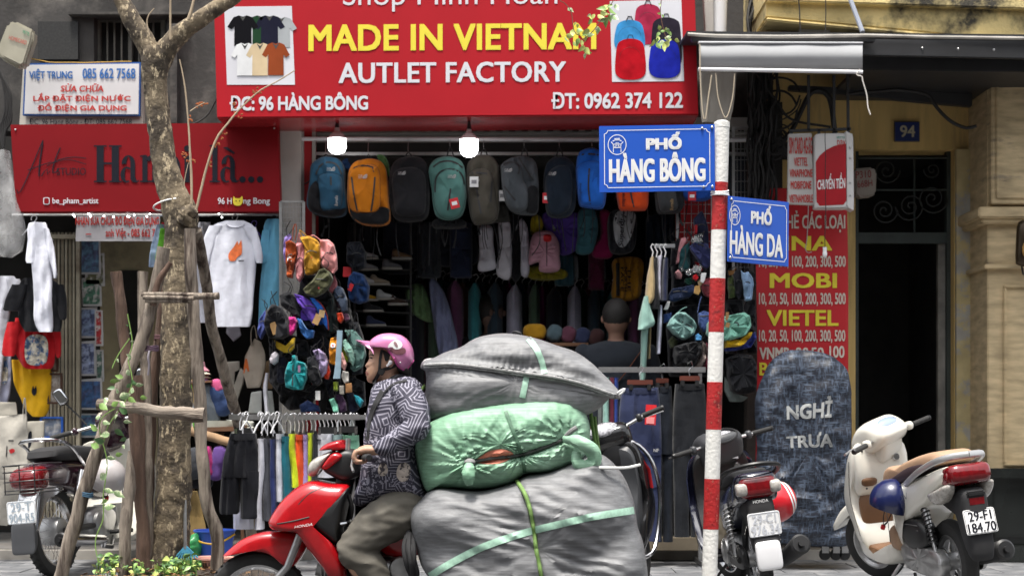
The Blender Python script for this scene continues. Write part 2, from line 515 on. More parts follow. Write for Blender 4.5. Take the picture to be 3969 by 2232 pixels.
part('partition',MB().box(((405-1288)/F*14.3,14.75,1.6),(.06,.9,3.2)),cream,lh)
gate_m=mat('beige_gate_metal',(.30,.27,.20),rough=.6,var=.25,c2=(.16,.12,.08),thr=(.55,.7))
fg=thing('folding_gate','folded beige ribbed metal gate at the side of the art shop','gate',tuple(P(160,1395,13.55)))
gs=None
for i in range(9):
 x=110+i*9.5
 a=P(x,585,13.55);b=P(x,1393,13.55)
 mb=MB().box((0,0,0),(.024,.012,a.z-b.z))
 if gs is None:gs=part('rib',mb,gate_m,fg,local=True,bevel=.003);gs.location=(a+b)/2-fg.location;gs.rotation_euler=(0,0,.5)
 else :dup_mesh(gs,fg,(a+b)/2-fg.location,(0,0,.5 if i%2 else -.5))
part('post',MB().box((P(198,1000,13.5)+Vector((0,0,.1))),(.035,.05,2.62)),gate_m,fg,bevel=.004)
part('rail',plate(rect(100,590,205,600),13.5,.05),gate_m,fg)
#  main shop house
sh=thing('shop_house','ground floor of the bag shop with pale pillar, red jamb and raised shutter','building',(.2,13.0,0))
pillar_m=mat('pale_pillar_plaster',(.42,.40,.37),rough=.85,var=.15,scale=4,bump=.4,c2=(.24,.22,.2),thr=(.62,.74))
redp=mat('red_painted_panel',hexc('b3161f'),rough=.5,var=.08)
part('pillar',plate(rect(702,296,757,1412),12.75,.5),pillar_m,sh,bevel=.01)
part('jamb',plate(rect(757,300,790,1405),12.95,.3),redp,sh)
part('door_track',plate(rect(785,320,793,1405),12.93,.04),pillar_m,sh)
for y in(345,375):
 part('hinge',MB().tube([P(760,y-12,12.9),P(760,y+8,12.9)],.014,8),steel,sh)
slat_m=mat('shutter_slat_beige',(.40,.39,.36),rough=.5,var=.1,c2=(.3,.27,.24),thr=(.6,.7))
for k in range(6):
 y0=318+k*12
 part('shutter_slat',MB().tube([P(790,y0+6,13.12+.01*(k%2)),P(1900,y0+6,13.12+.01*(k%2))],(.02),6),slat_m,sh)
part('shutter_box',plate(rect(790,296,1900,322),13.0,.5),slat_m,sh)
part('shutter_bottom_rail',plate(rect(790,383,1900,391),13.06,.06),steel,sh,bevel=.003)
mbs=MB()
for k in range(34):
 x=800+k*32
 p=plate(rect(x,328,x+16,331),13.085,.006);mbs.add(p.v,p.f)
part('vent_slot',mbs,black,sh,kind='stuff')
part('hanging_pipe',MB().tube([P(757,350,12.8),P(1520,352,12.8),P(1900,353,12.8)],.017,10),mat('white_pipe',(.6,.6,.62),rough=.35),sh)
xr=1905
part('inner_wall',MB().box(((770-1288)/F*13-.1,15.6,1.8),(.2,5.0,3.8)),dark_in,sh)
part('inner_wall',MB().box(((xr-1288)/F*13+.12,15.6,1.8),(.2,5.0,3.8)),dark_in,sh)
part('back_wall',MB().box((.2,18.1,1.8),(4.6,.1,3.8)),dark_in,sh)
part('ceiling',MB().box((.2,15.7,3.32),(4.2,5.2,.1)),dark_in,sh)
part('upper_wall',plate(rect(790,-260,1900,300),13.35,.2),wall_dark,sh)
part('side_panel',plate(rect(1700,480,1796,700),13.25,.04),redp,sh)
part('door_post',plate(rect(1797,396,1812,1405),13.15,.1),pillar_m,sh)
part('side_panel',plate(rect(1812,320,1900,560),13.2,.05),mat('slate_panel',hexc('3c424c'),rough=.5),sh)
part('door_post',plate(rect(1880,310,1906,1405),13.1,.2),mat('grey_brown_post',(.09,.075,.065),var=.3),sh)
def grid(name_lab,x0,x1,y0,y1,D,nx,ny,fr_w=.016,yaw=0):
 c=P((x0+x1)/2,y1,D)
 g=thing('wire_display_grid',name_lab,'display rack',tuple(c),(0,0,yaw))
 X=(x1-x0)/F*D;Z=(y1-y0)/F*D
 for sx in(-1,1):part('frame_bar',MB().box((sx*X/2,0,Z/2),(fr_w*1.4,fr_w,Z)),steel,g,local=True)
 part('frame_bar',MB().box((0,0,Z),(X,fr_w,fr_w)),steel,g,local=True)
 wire=None
 for i in range(1,nx):
  if wire is None:wire=part('wire',MB().tube([(0,0,0),(0,0,Z)],.0028,5),steel,g,local=True);wire.location=(-X/2+X*i/nx,0,0)
  else :dup_mesh(wire,g,(-X/2+X*i/nx,0,0))
 wire=None
 for i in range(1,ny):
  if wire is None:wire=part('wire',MB().tube([(-X/2,0,0),(X/2,0,0)],.0028,5),steel,g,local=True);wire.location=(0,-.006,Z*i/ny)
  else :dup_mesh(wire,g,(0,-.006,Z*i/ny))
 return g
grid('steel wire grid hanging the small bags beside the pale pillar',706,764,508,1120,12.55,7,46)
grid('white wire grid in front of the slate panel right of the street name post',1845,1892,322,700,12.95,5,14)
grid('wire grid in front of the red panel left of the striped post',1704,1792,492,700,12.9,5,9)
#  right house
yel=mat('ochre_wall_stained',(.62,.44,.17),rough=.9,var=.25,scale=2.4,bump=.6,stretch=(3,3,.35),c2=(.2,.15,.09),thr=(.56,.74))
yelm=mat('ochre_cornice_mould',(.66,.53,.25),rough=.95,var=.3,scale=2.6,bump=1.5,bscale=40,c2=(.05,.045,.035),thr=(.5,.62))
rh=thing('yellow_house','weathered yellow house number 94 with mouldy cornice and dark doorway','building',(3.0,13.4,0))
mb=MB()
for q in(rect(1905,165,2152,1400),rect(2152,165,2470,376),rect(2400,376,2470,1400)):
 p=plate(q,13.35,.3);mb.add(p.v,p.f)
part('wall',mb,yel,rh)
part('jamb_render',plate(rect(2406,376,2450,1399),13.3,.04),mat('peeling_yellow_plaster',(.46,.38,.2),rough=.9,var=.2,bump=.8,c2=(.34,.33,.3),thr=(.5,.56)),rh)
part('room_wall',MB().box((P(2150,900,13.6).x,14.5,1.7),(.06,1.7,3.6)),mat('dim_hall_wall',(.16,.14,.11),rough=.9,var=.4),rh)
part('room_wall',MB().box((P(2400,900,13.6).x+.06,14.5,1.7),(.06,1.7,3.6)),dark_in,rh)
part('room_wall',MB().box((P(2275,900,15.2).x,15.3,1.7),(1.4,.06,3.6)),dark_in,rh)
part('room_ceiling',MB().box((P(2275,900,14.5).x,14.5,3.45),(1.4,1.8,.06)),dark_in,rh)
iron=mat('dark_green_iron',(.025,.035,.032),rough=.6,var=.3,bump=.5)
fr_=part('door_frame',plate(rect(2382,376,2402,1400),13.45,.08),iron,rh)
part('door_frame',plate(rect(2150,376,2160,1400),13.45,.08),iron,rh)
part('door_frame',plate(rect(2360,600,2381,1398),13.5,.06),mat('grey_peeled_edge',(.2,.19,.17),rough=.9,var=.4,bump=.8),rh)
tg=part('transom_grille',plate(rect(2160,585,2382,612),13.46,.06),iron,rh)
for y in(478,398):part('bar',MB().tube([P(2160,y,13.44),P(2382,y,13.44)],.009,6),iron,tg)
part('bar',MB().tube([P(2300,398,13.44),P(2300,585,13.44)],.009,6),iron,tg)
scroll_m=mat('dusty_iron_scroll',(.009,.01,.0095),rough=.6,var=.2)
for cx,cy,r0,tn,dr in((2230,430,34,2.2,1),(2290,520,38,2.4,-1),(2225,530,34,2.2,1),(2345,500,40,2.4,1),(2345,428,22,1.8,-1)):
 pts=[P(cx+dr*r0*(1-i/40)*cos(i/40*tn*2*pi),cy+r0*(1-i/40)*sin(i/40*tn*2*pi),13.43) for i in range(38)]
 part('scroll',MB().tube(pts,.0075,5),scroll_m,tg)
def cor(y0l,y1l,y0r,y1r,Dl,Dr,th,m,nm='cornice_moulding'):
 part(nm,MB().prism([P(1928,y0l,Dl),P(2800,y0r,Dr),P(2800,y1r,Dr),P(1928,y1l,Dl)],(0,th,0)),m,rh,bevel=.01)
cor(-160,2,-120,30,12.0,12.7,1.2,yelm)
cor(2,44,30,128,12.08,12.78,1.1,yelm)
cor(44,52,128,138,12.02,12.72,1.2,yelm)
cor(52,92,138,170,12.3,12.95,.9,mat('brown_stained_frieze',(.36,.25,.1),rough=.95,var=.4,scale=3,bump=.8,c2=(.07,.05,.035),thr=(.45,.6)))
part('repair_patch',plate([(2010,70),(2020,62),(2080,62),(2088,68),(2088,96),(2010,96)],12.25,.05),pillar_m,rh)
trav=mat('travertine',(.5,.39,.23),rough=.85,var=.26,scale=5,bump=.5,bscale=60,stretch=(1,1,4),c2=(.27,.22,.15),thr=(.6,.72))
marb=mat('black_marble',(.012,.014,.013),rough=.22,var=.4,scale=3,c2=(.16,.17,.16),thr=(.6,.74),stretch=(1.6,1,.8))
cl=thing('stone_column','travertine column on a black marble plinth at the right edge','column',tuple(P(2560,1409,12.8)))
part('shaft',plate(rect(2484,130,2800,1182),12.82,.6),trav,cl,bevel=.008)
def frame_parts(x0,y0,x1,y1,D,wd,m,root,nm):
 for q in(rect(x0,y0,x1,y0+wd),rect(x0,y1-wd,x1,y1),rect(x0,y0+wd,x0+wd,y1-wd)):
  part(nm,plate(q,D,.03),m,root,bevel=.008)
part('upper_block',plate(rect(2494,186,2820,514),12.74,.1),trav,cl,bevel=.008)
frame_parts(2506,196,2830,500,12.72,8,trav,cl,'panel_moulding')
part('capital',plate(rect(2462,520,2830,548),12.7,.75),trav,cl,bevel=.012)
part('capital',plate(rect(2470,546,2830,562),12.74,.7),trav,cl,bevel=.01)
part('string_course',plate(rect(2478,664,2830,676),12.76,.6),trav,cl,bevel=.006)
frame_parts(2526,716,2840,1172,12.79,8,trav,cl,'panel_moulding')
part('plinth_cap',plate(rect(2452,1178,2840,1206),12.66,.8),marb,cl,bevel=.012)
part('plinth',plate(rect(2474,1204,2840,1400),12.72,.7),marb,cl,bevel=.004)
part('plinth_base',plate(rect(2448,1372,2840,1414),12.62,.85),marb,cl,bevel=.006)
frame_parts(2500,1228,2860,1352,12.7,7,marb,cl,'panel_moulding')
wl=thing('wall_lamp','dark oval wall lantern on the travertine column','lamp',tuple(P(2572,660,12.75)))
mb=MB().puff(rr(2574,612,38,118,0,.45,.8,1),.05,fpx(12.66),n=28,K=5)
part('lamp_body',mb,mat('bronze',(.05,.035,.02),rough=.4,metal=.6),wl)
part('lamp_glass',MB().ball(P(2584,628,12.56),(.04,.03,.07)),mat('amber_glass',(.5,.28,.08),rough=.2),wl)
part('bracket',MB().tube([P(2570,668,12.72),P(2574,690,12.66),P(2580,690,12.6)],.008,6),black,wl)
#  awning, blind, gutters
dk=mat('dark_steel',(.022,.022,.024),rough=.5,var=.25)
aw=thing('metal_awning','dark sheet metal awning with thin pale gutter over the doorway','awning',tuple(P(2150,180,12.2)))
part('canopy_sheet',MB().prism([P(1728,86,11.7),P(2760,96,11.9),P(2760,96,11.9)+Vector((0,0,.02)),P(1728,86,11.7)+Vector((0,0,.02))],(0,1.6,.1)),dk,aw)
part('gutter',MB().tube([P(1730,87,11.68),P(1800,91,11.67),P(1960,93,11.68),P(2180,90,11.7),P(2330,94,11.75),P(2760,100,11.88)],(.013),8),mat('dented_pale_gutter',(.32,.3,.27),rough=.7,var=.3,bump=1,bscale=12),aw)
part('gutter',plate([(1738,95),(2205,95),(2200,106),(1742,106)],11.72,.05),dk,aw,bevel=.004)
for k in range(5):part('rivet',MB().ball(P(2230+k*90,120+k*2,11.82),.01,6),steel,aw)
part('fascia',plate([(2176,98),(2760,104),(2760,152),(2166,140)],[11.78,11.95,11.95,11.78],.04),dk,aw,bevel=.006)
part('fascia',plate([(2160,142),(2760,154),(2760,184),(2160,176)],[12.0,12.15,12.15,12.0],.04),dk,aw,bevel=.006)
part('underside',MB().prism([P(2160,172,12.05),P(2760,180,12.15),P(2760,180,12.15)+Vector((0,0,.03)),P(2160,172,12.05)+Vector((0,0,.03))],(0,1.2,0)),dk,aw)
part('stay_rod',MB().tube([P(2128,-30,12.0),P(2170,82,11.72)],.018,8),mat('blue_grey_paint',(.2,.22,.27)),aw)
bl=thing('rolled_blind','grey canvas roll blind with white bottom bar under the awning','blind',tuple(P(1960,185,11.6)))
canvas=mat('grey_canvas',(.29,.295,.305),rough=.9,var=.08,scale=3,bump=.3,bscale=20)
mb=MB()
m_=14;rows=[]
for i in range(m_+1):
 t=i/m_;y=108+66*t;Dn=11.66-.06*sin(t*pi)
 rows.append([P(1759+(2170-1759)*u/20,y,Dn+.004*sin(u*.9)) for u in range(21)])
V=[p for r in rows for p in r]
mb.add(V,[(i*21+k,i*21+k+1,(i+1)*21+k+1,(i+1)*21+k) for i in range(m_) for k in range(20)])
mb2=MB().add(mb.v+[v+Vector((0,.012,0)) for v in mb.v],mb.f+[tuple(x+len(mb.v) for x in q) for q in mb.f])
part('canvas',mb2,canvas,bl)
part('top_rail',plate([(1757,104),(2172,106),(2172,110),(1757,109)],11.63,.05),whitep,bl,bevel=.004)
part('bottom_bar',MB().tube([P(1757,175,11.6),P(2170,182,11.6)],.014,10),whitep,bl)
cordm=mat('beige_cord',(.45,.38,.28),rough=.9,var=.1)
part('pull_cord',MB().tube(wobble([P(1760,112,11.58),P(1762,200,11.58),P(1768,285,11.58),P(1775,300,11.58),P(1782,250,11.58),P(1790,190,11.58)],26,.004),.005,6),cordm,bl)
part('pull_cord',MB().tube(wobble([P(1800,185,11.6),P(1808,250,11.6),P(1825,296,11.6),P(1842,250,11.6),P(1848,186,11.6)],26,.004),.004,6),cordm,bl)
part('tie_string',MB().tube(wobble([P(2163,176,11.57),P(2155,190,11.57),P(2168,194,11.57),P(2170,205,11.57),P(2181,240,11.57),P(2184,270,11.57),P(2190,290,11.57)],26,.006),.005,6),mat('white_string',(.55,.52,.48)),bl)
cv=thing('canvas_side_flap','grey-beige canvas flap hanging beside the big red sign','blind',tuple(P(1800,306,11.9)))
mb=MB().loft([(184,1761,1852),(230,1761,1850),(270,1762,1845),(308,1766,1836)],.012,fpx(11.95),n=28,m=12,fold=fold(.02,50))
part('canvas',mb,mat('beige_canvas',(.30,.275,.24),rough=.85,var=.12,scale=3),cv)
db=thing('steel_bracket_beam','dark steel beam under the awning in front of the yellow wall','beam',tuple(P(2200,250,12.9)))
part('beam',plate([(1985,214),(2446,235),(2446,268),(1985,226)],[12.8,12.95,12.95,12.8],.08),dk,db,bevel=.006)
part('post',plate(rect(2310,165,2334,238),12.95,.06),dk,db)
dc=thing('downpipe','white ribbed drain pipe beside the pale corner post above the blind','pipe',tuple(P(1805,90,12.4)))
part('pipe',MB().tube([P(1812,-60,12.5),P(1808,88,12.5)],.06,16),whitep,dc)
part('post',plate([(1768,-60),(1794,-60),(1796,88),(1776,88)],12.4,.1),pillar_m,dc,bevel=.006)
#  signs
random.seed(9)
signred=mat('big_sign_red_vinyl',hexc('a61722'),rough=.5,spec=.2,var=.1,scale=1.3)
darkred=mat('dull_red_board',hexc('7a0e16'),rough=.6,spec=.15,var=.12,scale=1.6)
sg=thing('shop_sign','large red sign reading MADE IN VIETNAM AUTLET FACTORY','sign',tuple(P(1150,300,12.2)))
Dg=12.2
q=[(536,-70),(1746,-78),(1757,288),(546,296)]
part('board',plate(q,Dg,.62),signred,sg,bevel=.004)
part('soffit',MB().prism([P(548,297,12.21),P(1757,289,12.21),P(1757,291,12.21),P(548,299,12.21)],(0,.58,.0)),mat('soffit_red',hexc('9c2a2e'),rough=.2,var=.1),sg)
def ls(x):return -.0068*(x-546)
def T(s,x0,y0,x1,y1,m,bold=.02,sp=1,shear=0,Dd=Dg,root=None,sl=None,lift=.004,name='lettering'):
 f_=sl or ls
 part(name,text(s,[(x0,y0+f_(x0)),(x1,y0+f_(x1)),(x1,y1+f_(x1)),(x0,y1+f_(x0))],Dd,bold,lift,sp,shear),m,root or sg,smooth=False)
vw=mat('white_vinyl',(.62,.62,.66),rough=.4,var=.03)
vy=mat('yellow_vinyl',hexc('e0cf3e'),rough=.4,var=.04)
T('Shop Minh Hoan',862,-36,1403,34,vw,.012,1.0)
T('MADE IN VIETNAM',776,65,1500,132,vy,.045,1.03)
T('AUTLET FACTORY',852,161,1424,213,vw,.03,1.05)
T('ĐC: 96 HÀNG BÔNG',578,235,926,280,vw,.05,.97)
T('ĐT: 0962 374 122',1387,239,1718,281,vw,.05,.97)
def shirtpts(cx,cy,w_,h):
 P0=[(-.13,-.5),(0,-.46),(.13,-.5),(.3,-.44),(.5,-.12),(.36,-.04),(.27,-.14),(.28,.5),(-.28,.5),(-.27,-.14),(-.36,-.04),(-.5,-.12),(-.3,-.44)]
 return[(cx+a*w_,cy+b*h) for a,b in P0]
ph=part('picture_panel',plate([(564,18),(734,16),(742,214),(571,214)],Dg-.003,.002),mat('picture_grey',(.6,.6,.64),rough=.5,var=.08,scale=2),sg)
for i,(cx,cy,c) in enumerate(((708,82,'9fa3a6'),(657,78,'23402c'),(678,78,'1f2030'),(611,78,'141418'),(616,150,'d9dadb'),(654,150,'c9b594'),(694,149,'8a4326'))):
 sp_=part('printed_shirt',flat(shirtpts(cx,cy,78 if i<4 else 70,76 if i<4 else 82),Dg-.004-.0006*i),mat('print_'+c,hexc(c),rough=.8,spec=.05),ph,smooth=False)
 part('printed_collar',flat([(cx-9,cy-38 if i<4 else cy-41),(cx,cy-33),(cx+9,cy-38 if i<4 else cy-41),(cx,cy-24)],Dg-.0046-.0006*i),mat('print_shadow',(.05,.05,.05)),sp_,smooth=False)
ph=part('picture_panel',plate([(1534,4),(1714,0),(1721,205),(1540,207)],Dg-.003,.002),MATS['picture_grey'],sg)
for i,(cx,cy,w_,h,c) in enumerate(((1630,62,70,100,'9c2b46'),(1676,108,78,125,'2a2630'),(1584,92,78,80,'3a86bd'),(1586,150,78,102,'a81420'),(1672,149,80,96,'1e2796'))):
 b_=part('printed_backpack',flat(smooth_loop(rr(cx,cy,w_,h,0,.32,.9,1),40),Dg-.004-.0006*i),mat('print_'+c,hexc(c),rough=.8,spec=.05,var=.25,scale=12),ph,smooth=False)
 part('printed_handle',MB().tube([P(cx-9,cy-h/2+3,Dg-.006),P(cx-4,cy-h/2-10,Dg-.006),P(cx+4,cy-h/2-10,Dg-.006),P(cx+9,cy-h/2+3,Dg-.006)],.003,5),black,b_)
 part('printed_zip',MB().tube([P(cx+cos(t_)*w_*.36,cy+sin(t_)*h*.3,Dg-.0045-.0006*i) for t_ in[pi+pi*k/10 for k in range(11)]],.0022,4),black,b_)
vt=thing('shop_sign','white sign with blue border reading VIỆT TRUNG electrical repairs','sign',tuple(P(205,310,12.9)))
ivory=mat('ivory_board',(.56,.53,.47),rough=.5,var=.08,scale=3)
part('board',plate([(58,168),(354,160),(360,316),(48,316)],12.95,.08),ivory,vt,bevel=.004)
part('panel',plate([(62,160),(354,157),(352,292),(57,291)],12.9,.03),mat('blue_border',hexc('1f4c8c'),rough=.5),vt)
part('panel',plate([(66,164),(350,161),(348,288),(61,287)],12.895,.02),mat('white_board',(.62,.62,.63),rough=.45,var=.04),vt)
z0=lambda x:0
def TT(s,x0,y0,x1,y1,m,root,Dd,bold=.03,shear=0,sp=1):T(s,x0,y0,x1,y1,m,bold,sp,shear,Dd,root,z0,.006)
blu=mat('blue_vinyl',hexc('2a62a5'),rough=.5);rdv=mat('red_vinyl',hexc('b8322c'),rough=.5)
TT('VIỆT TRUNG',74,174,183,204,blu,vt,12.895,.05)
TT('085 662 7568',208,173,341,199,blu,vt,12.895,.05)
TT('SỬA CHỮA',153,211,261,232,rdv,vt,12.895,.045,.1)
TT('LẮP ĐẶT ĐIỆN NƯỚC',84,235,329,259,rdv,vt,12.895,.045)
TT('ĐỒ ĐIỆN GIA DỤNG',95,259,319,283,rdv,vt,12.895,.045)
TT('ĐC: 96 Hàng Bông - ĐT: 085 662 7568',74,299,332,318,inkd,vt,12.945,.01)
hn=thing('shop_sign','dark red sign reading Hanoi là with Art STUDIO script','sign',tuple(P(370,533,12.55)))
qh=[(26,314),(698,309),(706,533),(40,533)]
part('board',plate(qh,12.55,.1),darkred,hn,bevel=.003)
part('rivet',MB().ball(P(39,327,12.545),.008,8),steel,hn);part('rivet',MB().ball(P(690,323,12.545),.008,8),steel,hn)
hk=mat('black_navy_vinyl',hexc('171923'),rough=.8,spec=.2)
Dh=12.545
def stems(ps):
 mb=MB()
 for pts in ps:
  mb.add([P(x,y,Dh)+Vector((0,-.0001*(1+len(mb.f)),0)) for x,y in pts],[tuple(range(len(pts)))])
 return mb
def ringg(cx,cy,rx,ry,tx,ty,a0=0,a1=360,n=36):
 """oval stroke thick at the sides (tx), thin at top (ty)"""
 mb=MB();V=[];n=max(8,int(n*abs(a1-a0)/360));
 for i in range(n+1):
  a=radians(a0+(a1-a0)*i/n)
  V+=[P(cx+rx*cos(a),cy+ry*sin(a),Dh),P(cx+(rx-tx)*cos(a),cy+(ry-ty)*sin(a),Dh)]
 mb.add(V,[(2*i,2*i+1,2*i+3,2*i+2) for i in range(n)]);return mb
def letter(*mbs):
 m=MB()
 for i,x in enumerate(mbs):m.add([p+Vector((0,-.0007*i,0)) for p in x.v],x.f)
 part('letter',m,hk,hn,smooth=False)
bs=458
letter(stems([rect(243,367,261,458),rect(281,367,299,458),rect(261,409,281,414),rect(236,366,268,370),rect(236,455,268,459),rect(274,366,306,370),rect(274,455,306,459)]))
def la(x):
 return(ringg(x+20,413,17,22,12,4,180,360),stems([rect(x+25,411,x+37,452),[(x+37,446),(x+42,456),(x+47,452),(x+46,457),(x+40,460),(x+30,458),(x+25,450)]]),ringg(x+16,440,16,20,11,4,60,300),stems([[(x+4,404),(x+11,404),(x+12,412),(x+4,414)],[(x+16,421),(x+27,424),(x+27,428),(x+16,425)]]))
letter(*la(303))
def ln(x):return(stems([rect(x,392,x+13,457),rect(x-6,455,x+19,459),[(x-6,392),(x+10,390),(x+10,395),(x-6,395)],rect(x+25,408,x+38,457),rect(x+19,455,x+44,459)]),ringg(x+23,411,15,20,12,5,200,360))
letter(*ln(358))
letter(ringg(431,424,23,35,14,3))
def li(x):return(stems([rect(x,392,x+13,457),rect(x-6,455,x+19,459),[(x-6,392),(x+8,390),(x+8,395),(x-6,395)]]),ringg(x+7,374,8,8,8,8))
letter(*li(464))
letter(stems([rect(534,366,547,457),rect(527,455,554,459),[(527,366),(543,364),(543,369),(527,369)]]))
letter(*la(554));letter(stems([[(560,372),(572,370),(592,386),(588,388)]]))
for x in(610,632,654):letter(ringg(x,452,8,8,8,8))
def script(pts,w_):part('script_stroke',ribbon(None,pts,w_,Dh,.002),hk,hn,smooth=False)
script([(42,478),(46,487),(54,478),(72,440),(92,392),(108,354)],2.6)
script([(108,354),(104,384),(100,410),(98,444)],3.4)
script([(70,428),(84,424),(104,416),(130,408)],2)
script([(104,444),(114,428),(118,424),(120,440),(126,430)],2.6)
script([(152,372),(140,400),(132,432),(140,436),(148,424)],3)
script([(118,418),(150,402),(185,396),(217,399)],2.2);script([(130,412),(170,402),(217,414)],1.6)
part('lettering',text('STUDIO',(143,423,216,441),Dh,0,.002),hk,hn,smooth=False)
part('lettering',text('be_pham_artist',(132,498,248,517),Dh,.02,.002),vw,hn,smooth=False)
part('lettering',text('96 H',(548,498,583,514),Dh,.02,.002),vw,hn,smooth=False)
part('lettering',text('ng Bong',(612,498,679,518),Dh,.02,.002),vw,hn,smooth=False)
lg=part('camera_icon',flat(smooth_loop(rr(117,506,16,18,0,.25),24),Dh),vw,hn,smooth=False)
part('icon_hole',flat(smooth_loop(rr(117,506,12,14,0,.25),24),Dh-.0012),darkred,lg,smooth=False)
part('icon_ring',ringg(117,506,4,4.6,1.5,1.5),vw,lg,smooth=False)
ct=part('cat_picture',flat(smooth_loop([(588,494),(592,499),(604,499),(609,494),(611,506),(606,516),(598,518),(589,515),(586,505)],30),Dh),inky,hn,smooth=False)
for x in(594,603):part('eye',flat(rr(x,506,2.5,3),Dh-.001),hk,ct,smooth=False)
bn=thing('banner','white cloth banner with red lettering hanging below the Hanoi là sign','banner',tuple(P(297,606,13.0)))
mb=MB().loft([(528,196,402),(560,193,402),(590,190,400),(607,190,398)],.004,fpx(13.0),n=28,m=10,fold=fold(.008,70))
bv=mb.bvh();part('cloth',mb,mat('white_banner_cloth',(.42,.42,.46),rough=.7,var=.08),bn)
part('lettering',text('NHẬN SỬA CHỮA ĐỒ ĐIỆN GIA DỤNG',(190,535,400,572),13,.04,.003,bv=bv),rdv,bn,smooth=False)
part('lettering',text('anh Việt - 085 662 7568',(266,574,412,602),13,.03,.003,bv=bv),rdv,bn,smooth=False)
part('lettering',text('—',(216,588,230,591),13,.03,.003,bv=bv),rdv,bn,smooth=False)
ub=thing('meter_box','beige plastic utility box with green logo hanging at the upper left corner','utility box',tuple(P(40,130,12.6)))
bx=mat('aged_beige_plastic',(.33,.31,.24),rough=.6,var=.12)
part('casing',plate([(18,58),(36,52),(84,76),(84,98),(62,166),(48,172),(0,148),(-10,128)],12.6,.12),bx,ub,bevel=.02)
part('lid',plate([(26,60),(38,56),(82,78),(80,98),(60,162),(50,166),(6,144),(4,130)],12.56,.04),bx,ub,bevel=.012)
part('lettering',text('VIETTEL',[(58,76),(76,84),(74,92),(56,84)],12.555,.03),mat('green_ink',hexc('3a8a68')),ub,smooth=False)
part('lettering',text('HOMECARD',[(24,90),(68,104),(66,114),(22,100)],12.555,.02),mat('faded_red_ink',hexc('b5574c')),ub,smooth=False)
ub=thing('meter_box','beige meter box marked P310 668H in the doorway','utility box',tuple(P(2180,495,13.1)))
part('casing',plate([(2150,424),(2196,420),(2206,432),(2204,486),(2196,494),(2160,497),(2150,488)],13.1,.12),mat('aged_beige_dim',(.24,.21,.18),rough=.7,var=.15),ub,bevel=.015)
mr_=mat('maroon_ink',hexc('7c2a2c'))
part('lettering',text('P310',[(2152,432),(2191,428),(2192,447),(2153,450)],13.09,.01),mr_,ub,smooth=False)
part('lettering',text('668H',[(2156,455),(2194,452),(2195,469),(2157,473)],13.09,.01),mr_,ub,smooth=False)
n94=thing('house_number_plate','blue enamel house number plate reading 94','sign',tuple(P(2282,357,13.3)))
part('plate',plate(rect(2250,306,2314,357),13.32,.02),mat('enamel_edge',hexc('6e6650'),var=.3),n94,bevel=.003)
part('panel',plate(rect(2252,308,2312,355),13.31,.012),mat('enamel_blue',hexc('1c2c66'),rough=.35,var=.15),n94)
part('lettering',text('94',(2264,316,2302,346),13.305,.03,.002),mat('enamel_cream',hexc('b9b29a')),n94,smooth=False)
sc=thing('hanging_sign','white hanging sign listing SIM CARD 4G-5G in red','sign',tuple(P(2015,515,12.3)))
part('board',plate([(1984,337),(2042,335),(2048,516),(1982,513)],12.3,.05),mat('white_board_b',(.5,.48,.46),rough=.5,var=.05),sc,bevel=.003)
for s,y0,y1,x0,x1 in(('SIM CARD 4G-5G',346,388,1985,2043),('VIETTEL',397,418,1997,2032),('VINAPHONE',426,446,1986,2044),('MOBIFONE',456,476,1989,2041),('VIETNAMOBILE',490,510,1985,2045)):
 part('lettering',text(s,(x0,y0,x1,y1),12.295,.03),rdv,sc,smooth=False)
pay=thing('hanging_sign','red and white rounded light box sign reading CHUYỂN TIỀN','sign',tuple(P(2095,522,12.2)))
pw=mat('white_acrylic',(.62,.61,.6),rough=.35,var=.04)
part('casing',plate(smooth_loop(rr(2098,430,96,188,-.6,.1),40),12.25,.12),pw,pay,bevel=.004)
part('casing_side',plate(smooth_loop(rr(2138,430,18,186,-.6,.3),30),12.24,.13),pw,pay)
part('face',plate(smooth_loop(rr(2091,430,78,182,-.6,.1),40),12.24,.02),pw,pay)
pts=[(2052,408),(2062,392),(2078,378),(2098,368),(2128,362),(2129,505),(2122,515),(2062,518),(2054,508)]
part('red_field',flat(pts,12.238),mat('acrylic_red',hexc('a51320'),rough=.35),pay,smooth=False)
for y in(372,398,460,492):part('screw',MB().ball(P(2139,y,12.235),.008,8),steel,pay)
part('lettering',text('CHUYỂN TIỀN',[(2056,440),(2126,434),(2126,474),(2056,478)],12.236,.03,.004),inkw,pay,smooth=False)
part('lettering',text('pay',(2106,353,2127,374),12.236,0,.003),rdv,pay,smooth=False)
part('lettering',text('VIETTEL',(2104,344,2127,349),12.236,.03,.003),mat('green_ink2',hexc('2f8f7a')),pay,smooth=False)
hf=thing('sign_frame','dark iron hanging frame above the SIM card and light box signs','bracket',tuple(P(2060,330,12.3)))
for a,b in(((2098,190),(2098,330)),((2034,190),(2034,330)),((1985,330),(2140,325)),((2132,185),(2134,335)),((1990,332),(1990,338)),((2060,326),(2060,337))):
 part('bar',MB().tube([P(*a,12.32),P(*b,12.32)],.014,4,sq=True),dk,hf)
rb=thing('banner','tall red phone card banner listing VINA, MOBI and VIETEL','banner',tuple(P(2018,1180,12.7)))
mb=MB().loft([(474,1900,2130),(700,1902,2134),(900,1905,2134),(1180,1900,2132)],.006,fpx(12.7),n=30,m=14,fold=fold(.006,110))
bv=mb.bvh();part('cloth',mb,mat('banner_red',hexc('b0141e'),rough=.5,var=.06,scale=2),rb)
bw=mat('banner_white',hexc('c9bfb2'),rough=.6);by=mat('banner_yellow',hexc('d6c531'),rough=.6)
def B(s,q,m,bold=.03):part('lettering',text(s,q,12.7,bold,.006,bv=bv),m,rb,smooth=False)
B('KÈM THẺ CÁC LOẠI',(1912,530,2126,585),bw,.02)
B('VINA',(1925,594,2093,631),by,.05)
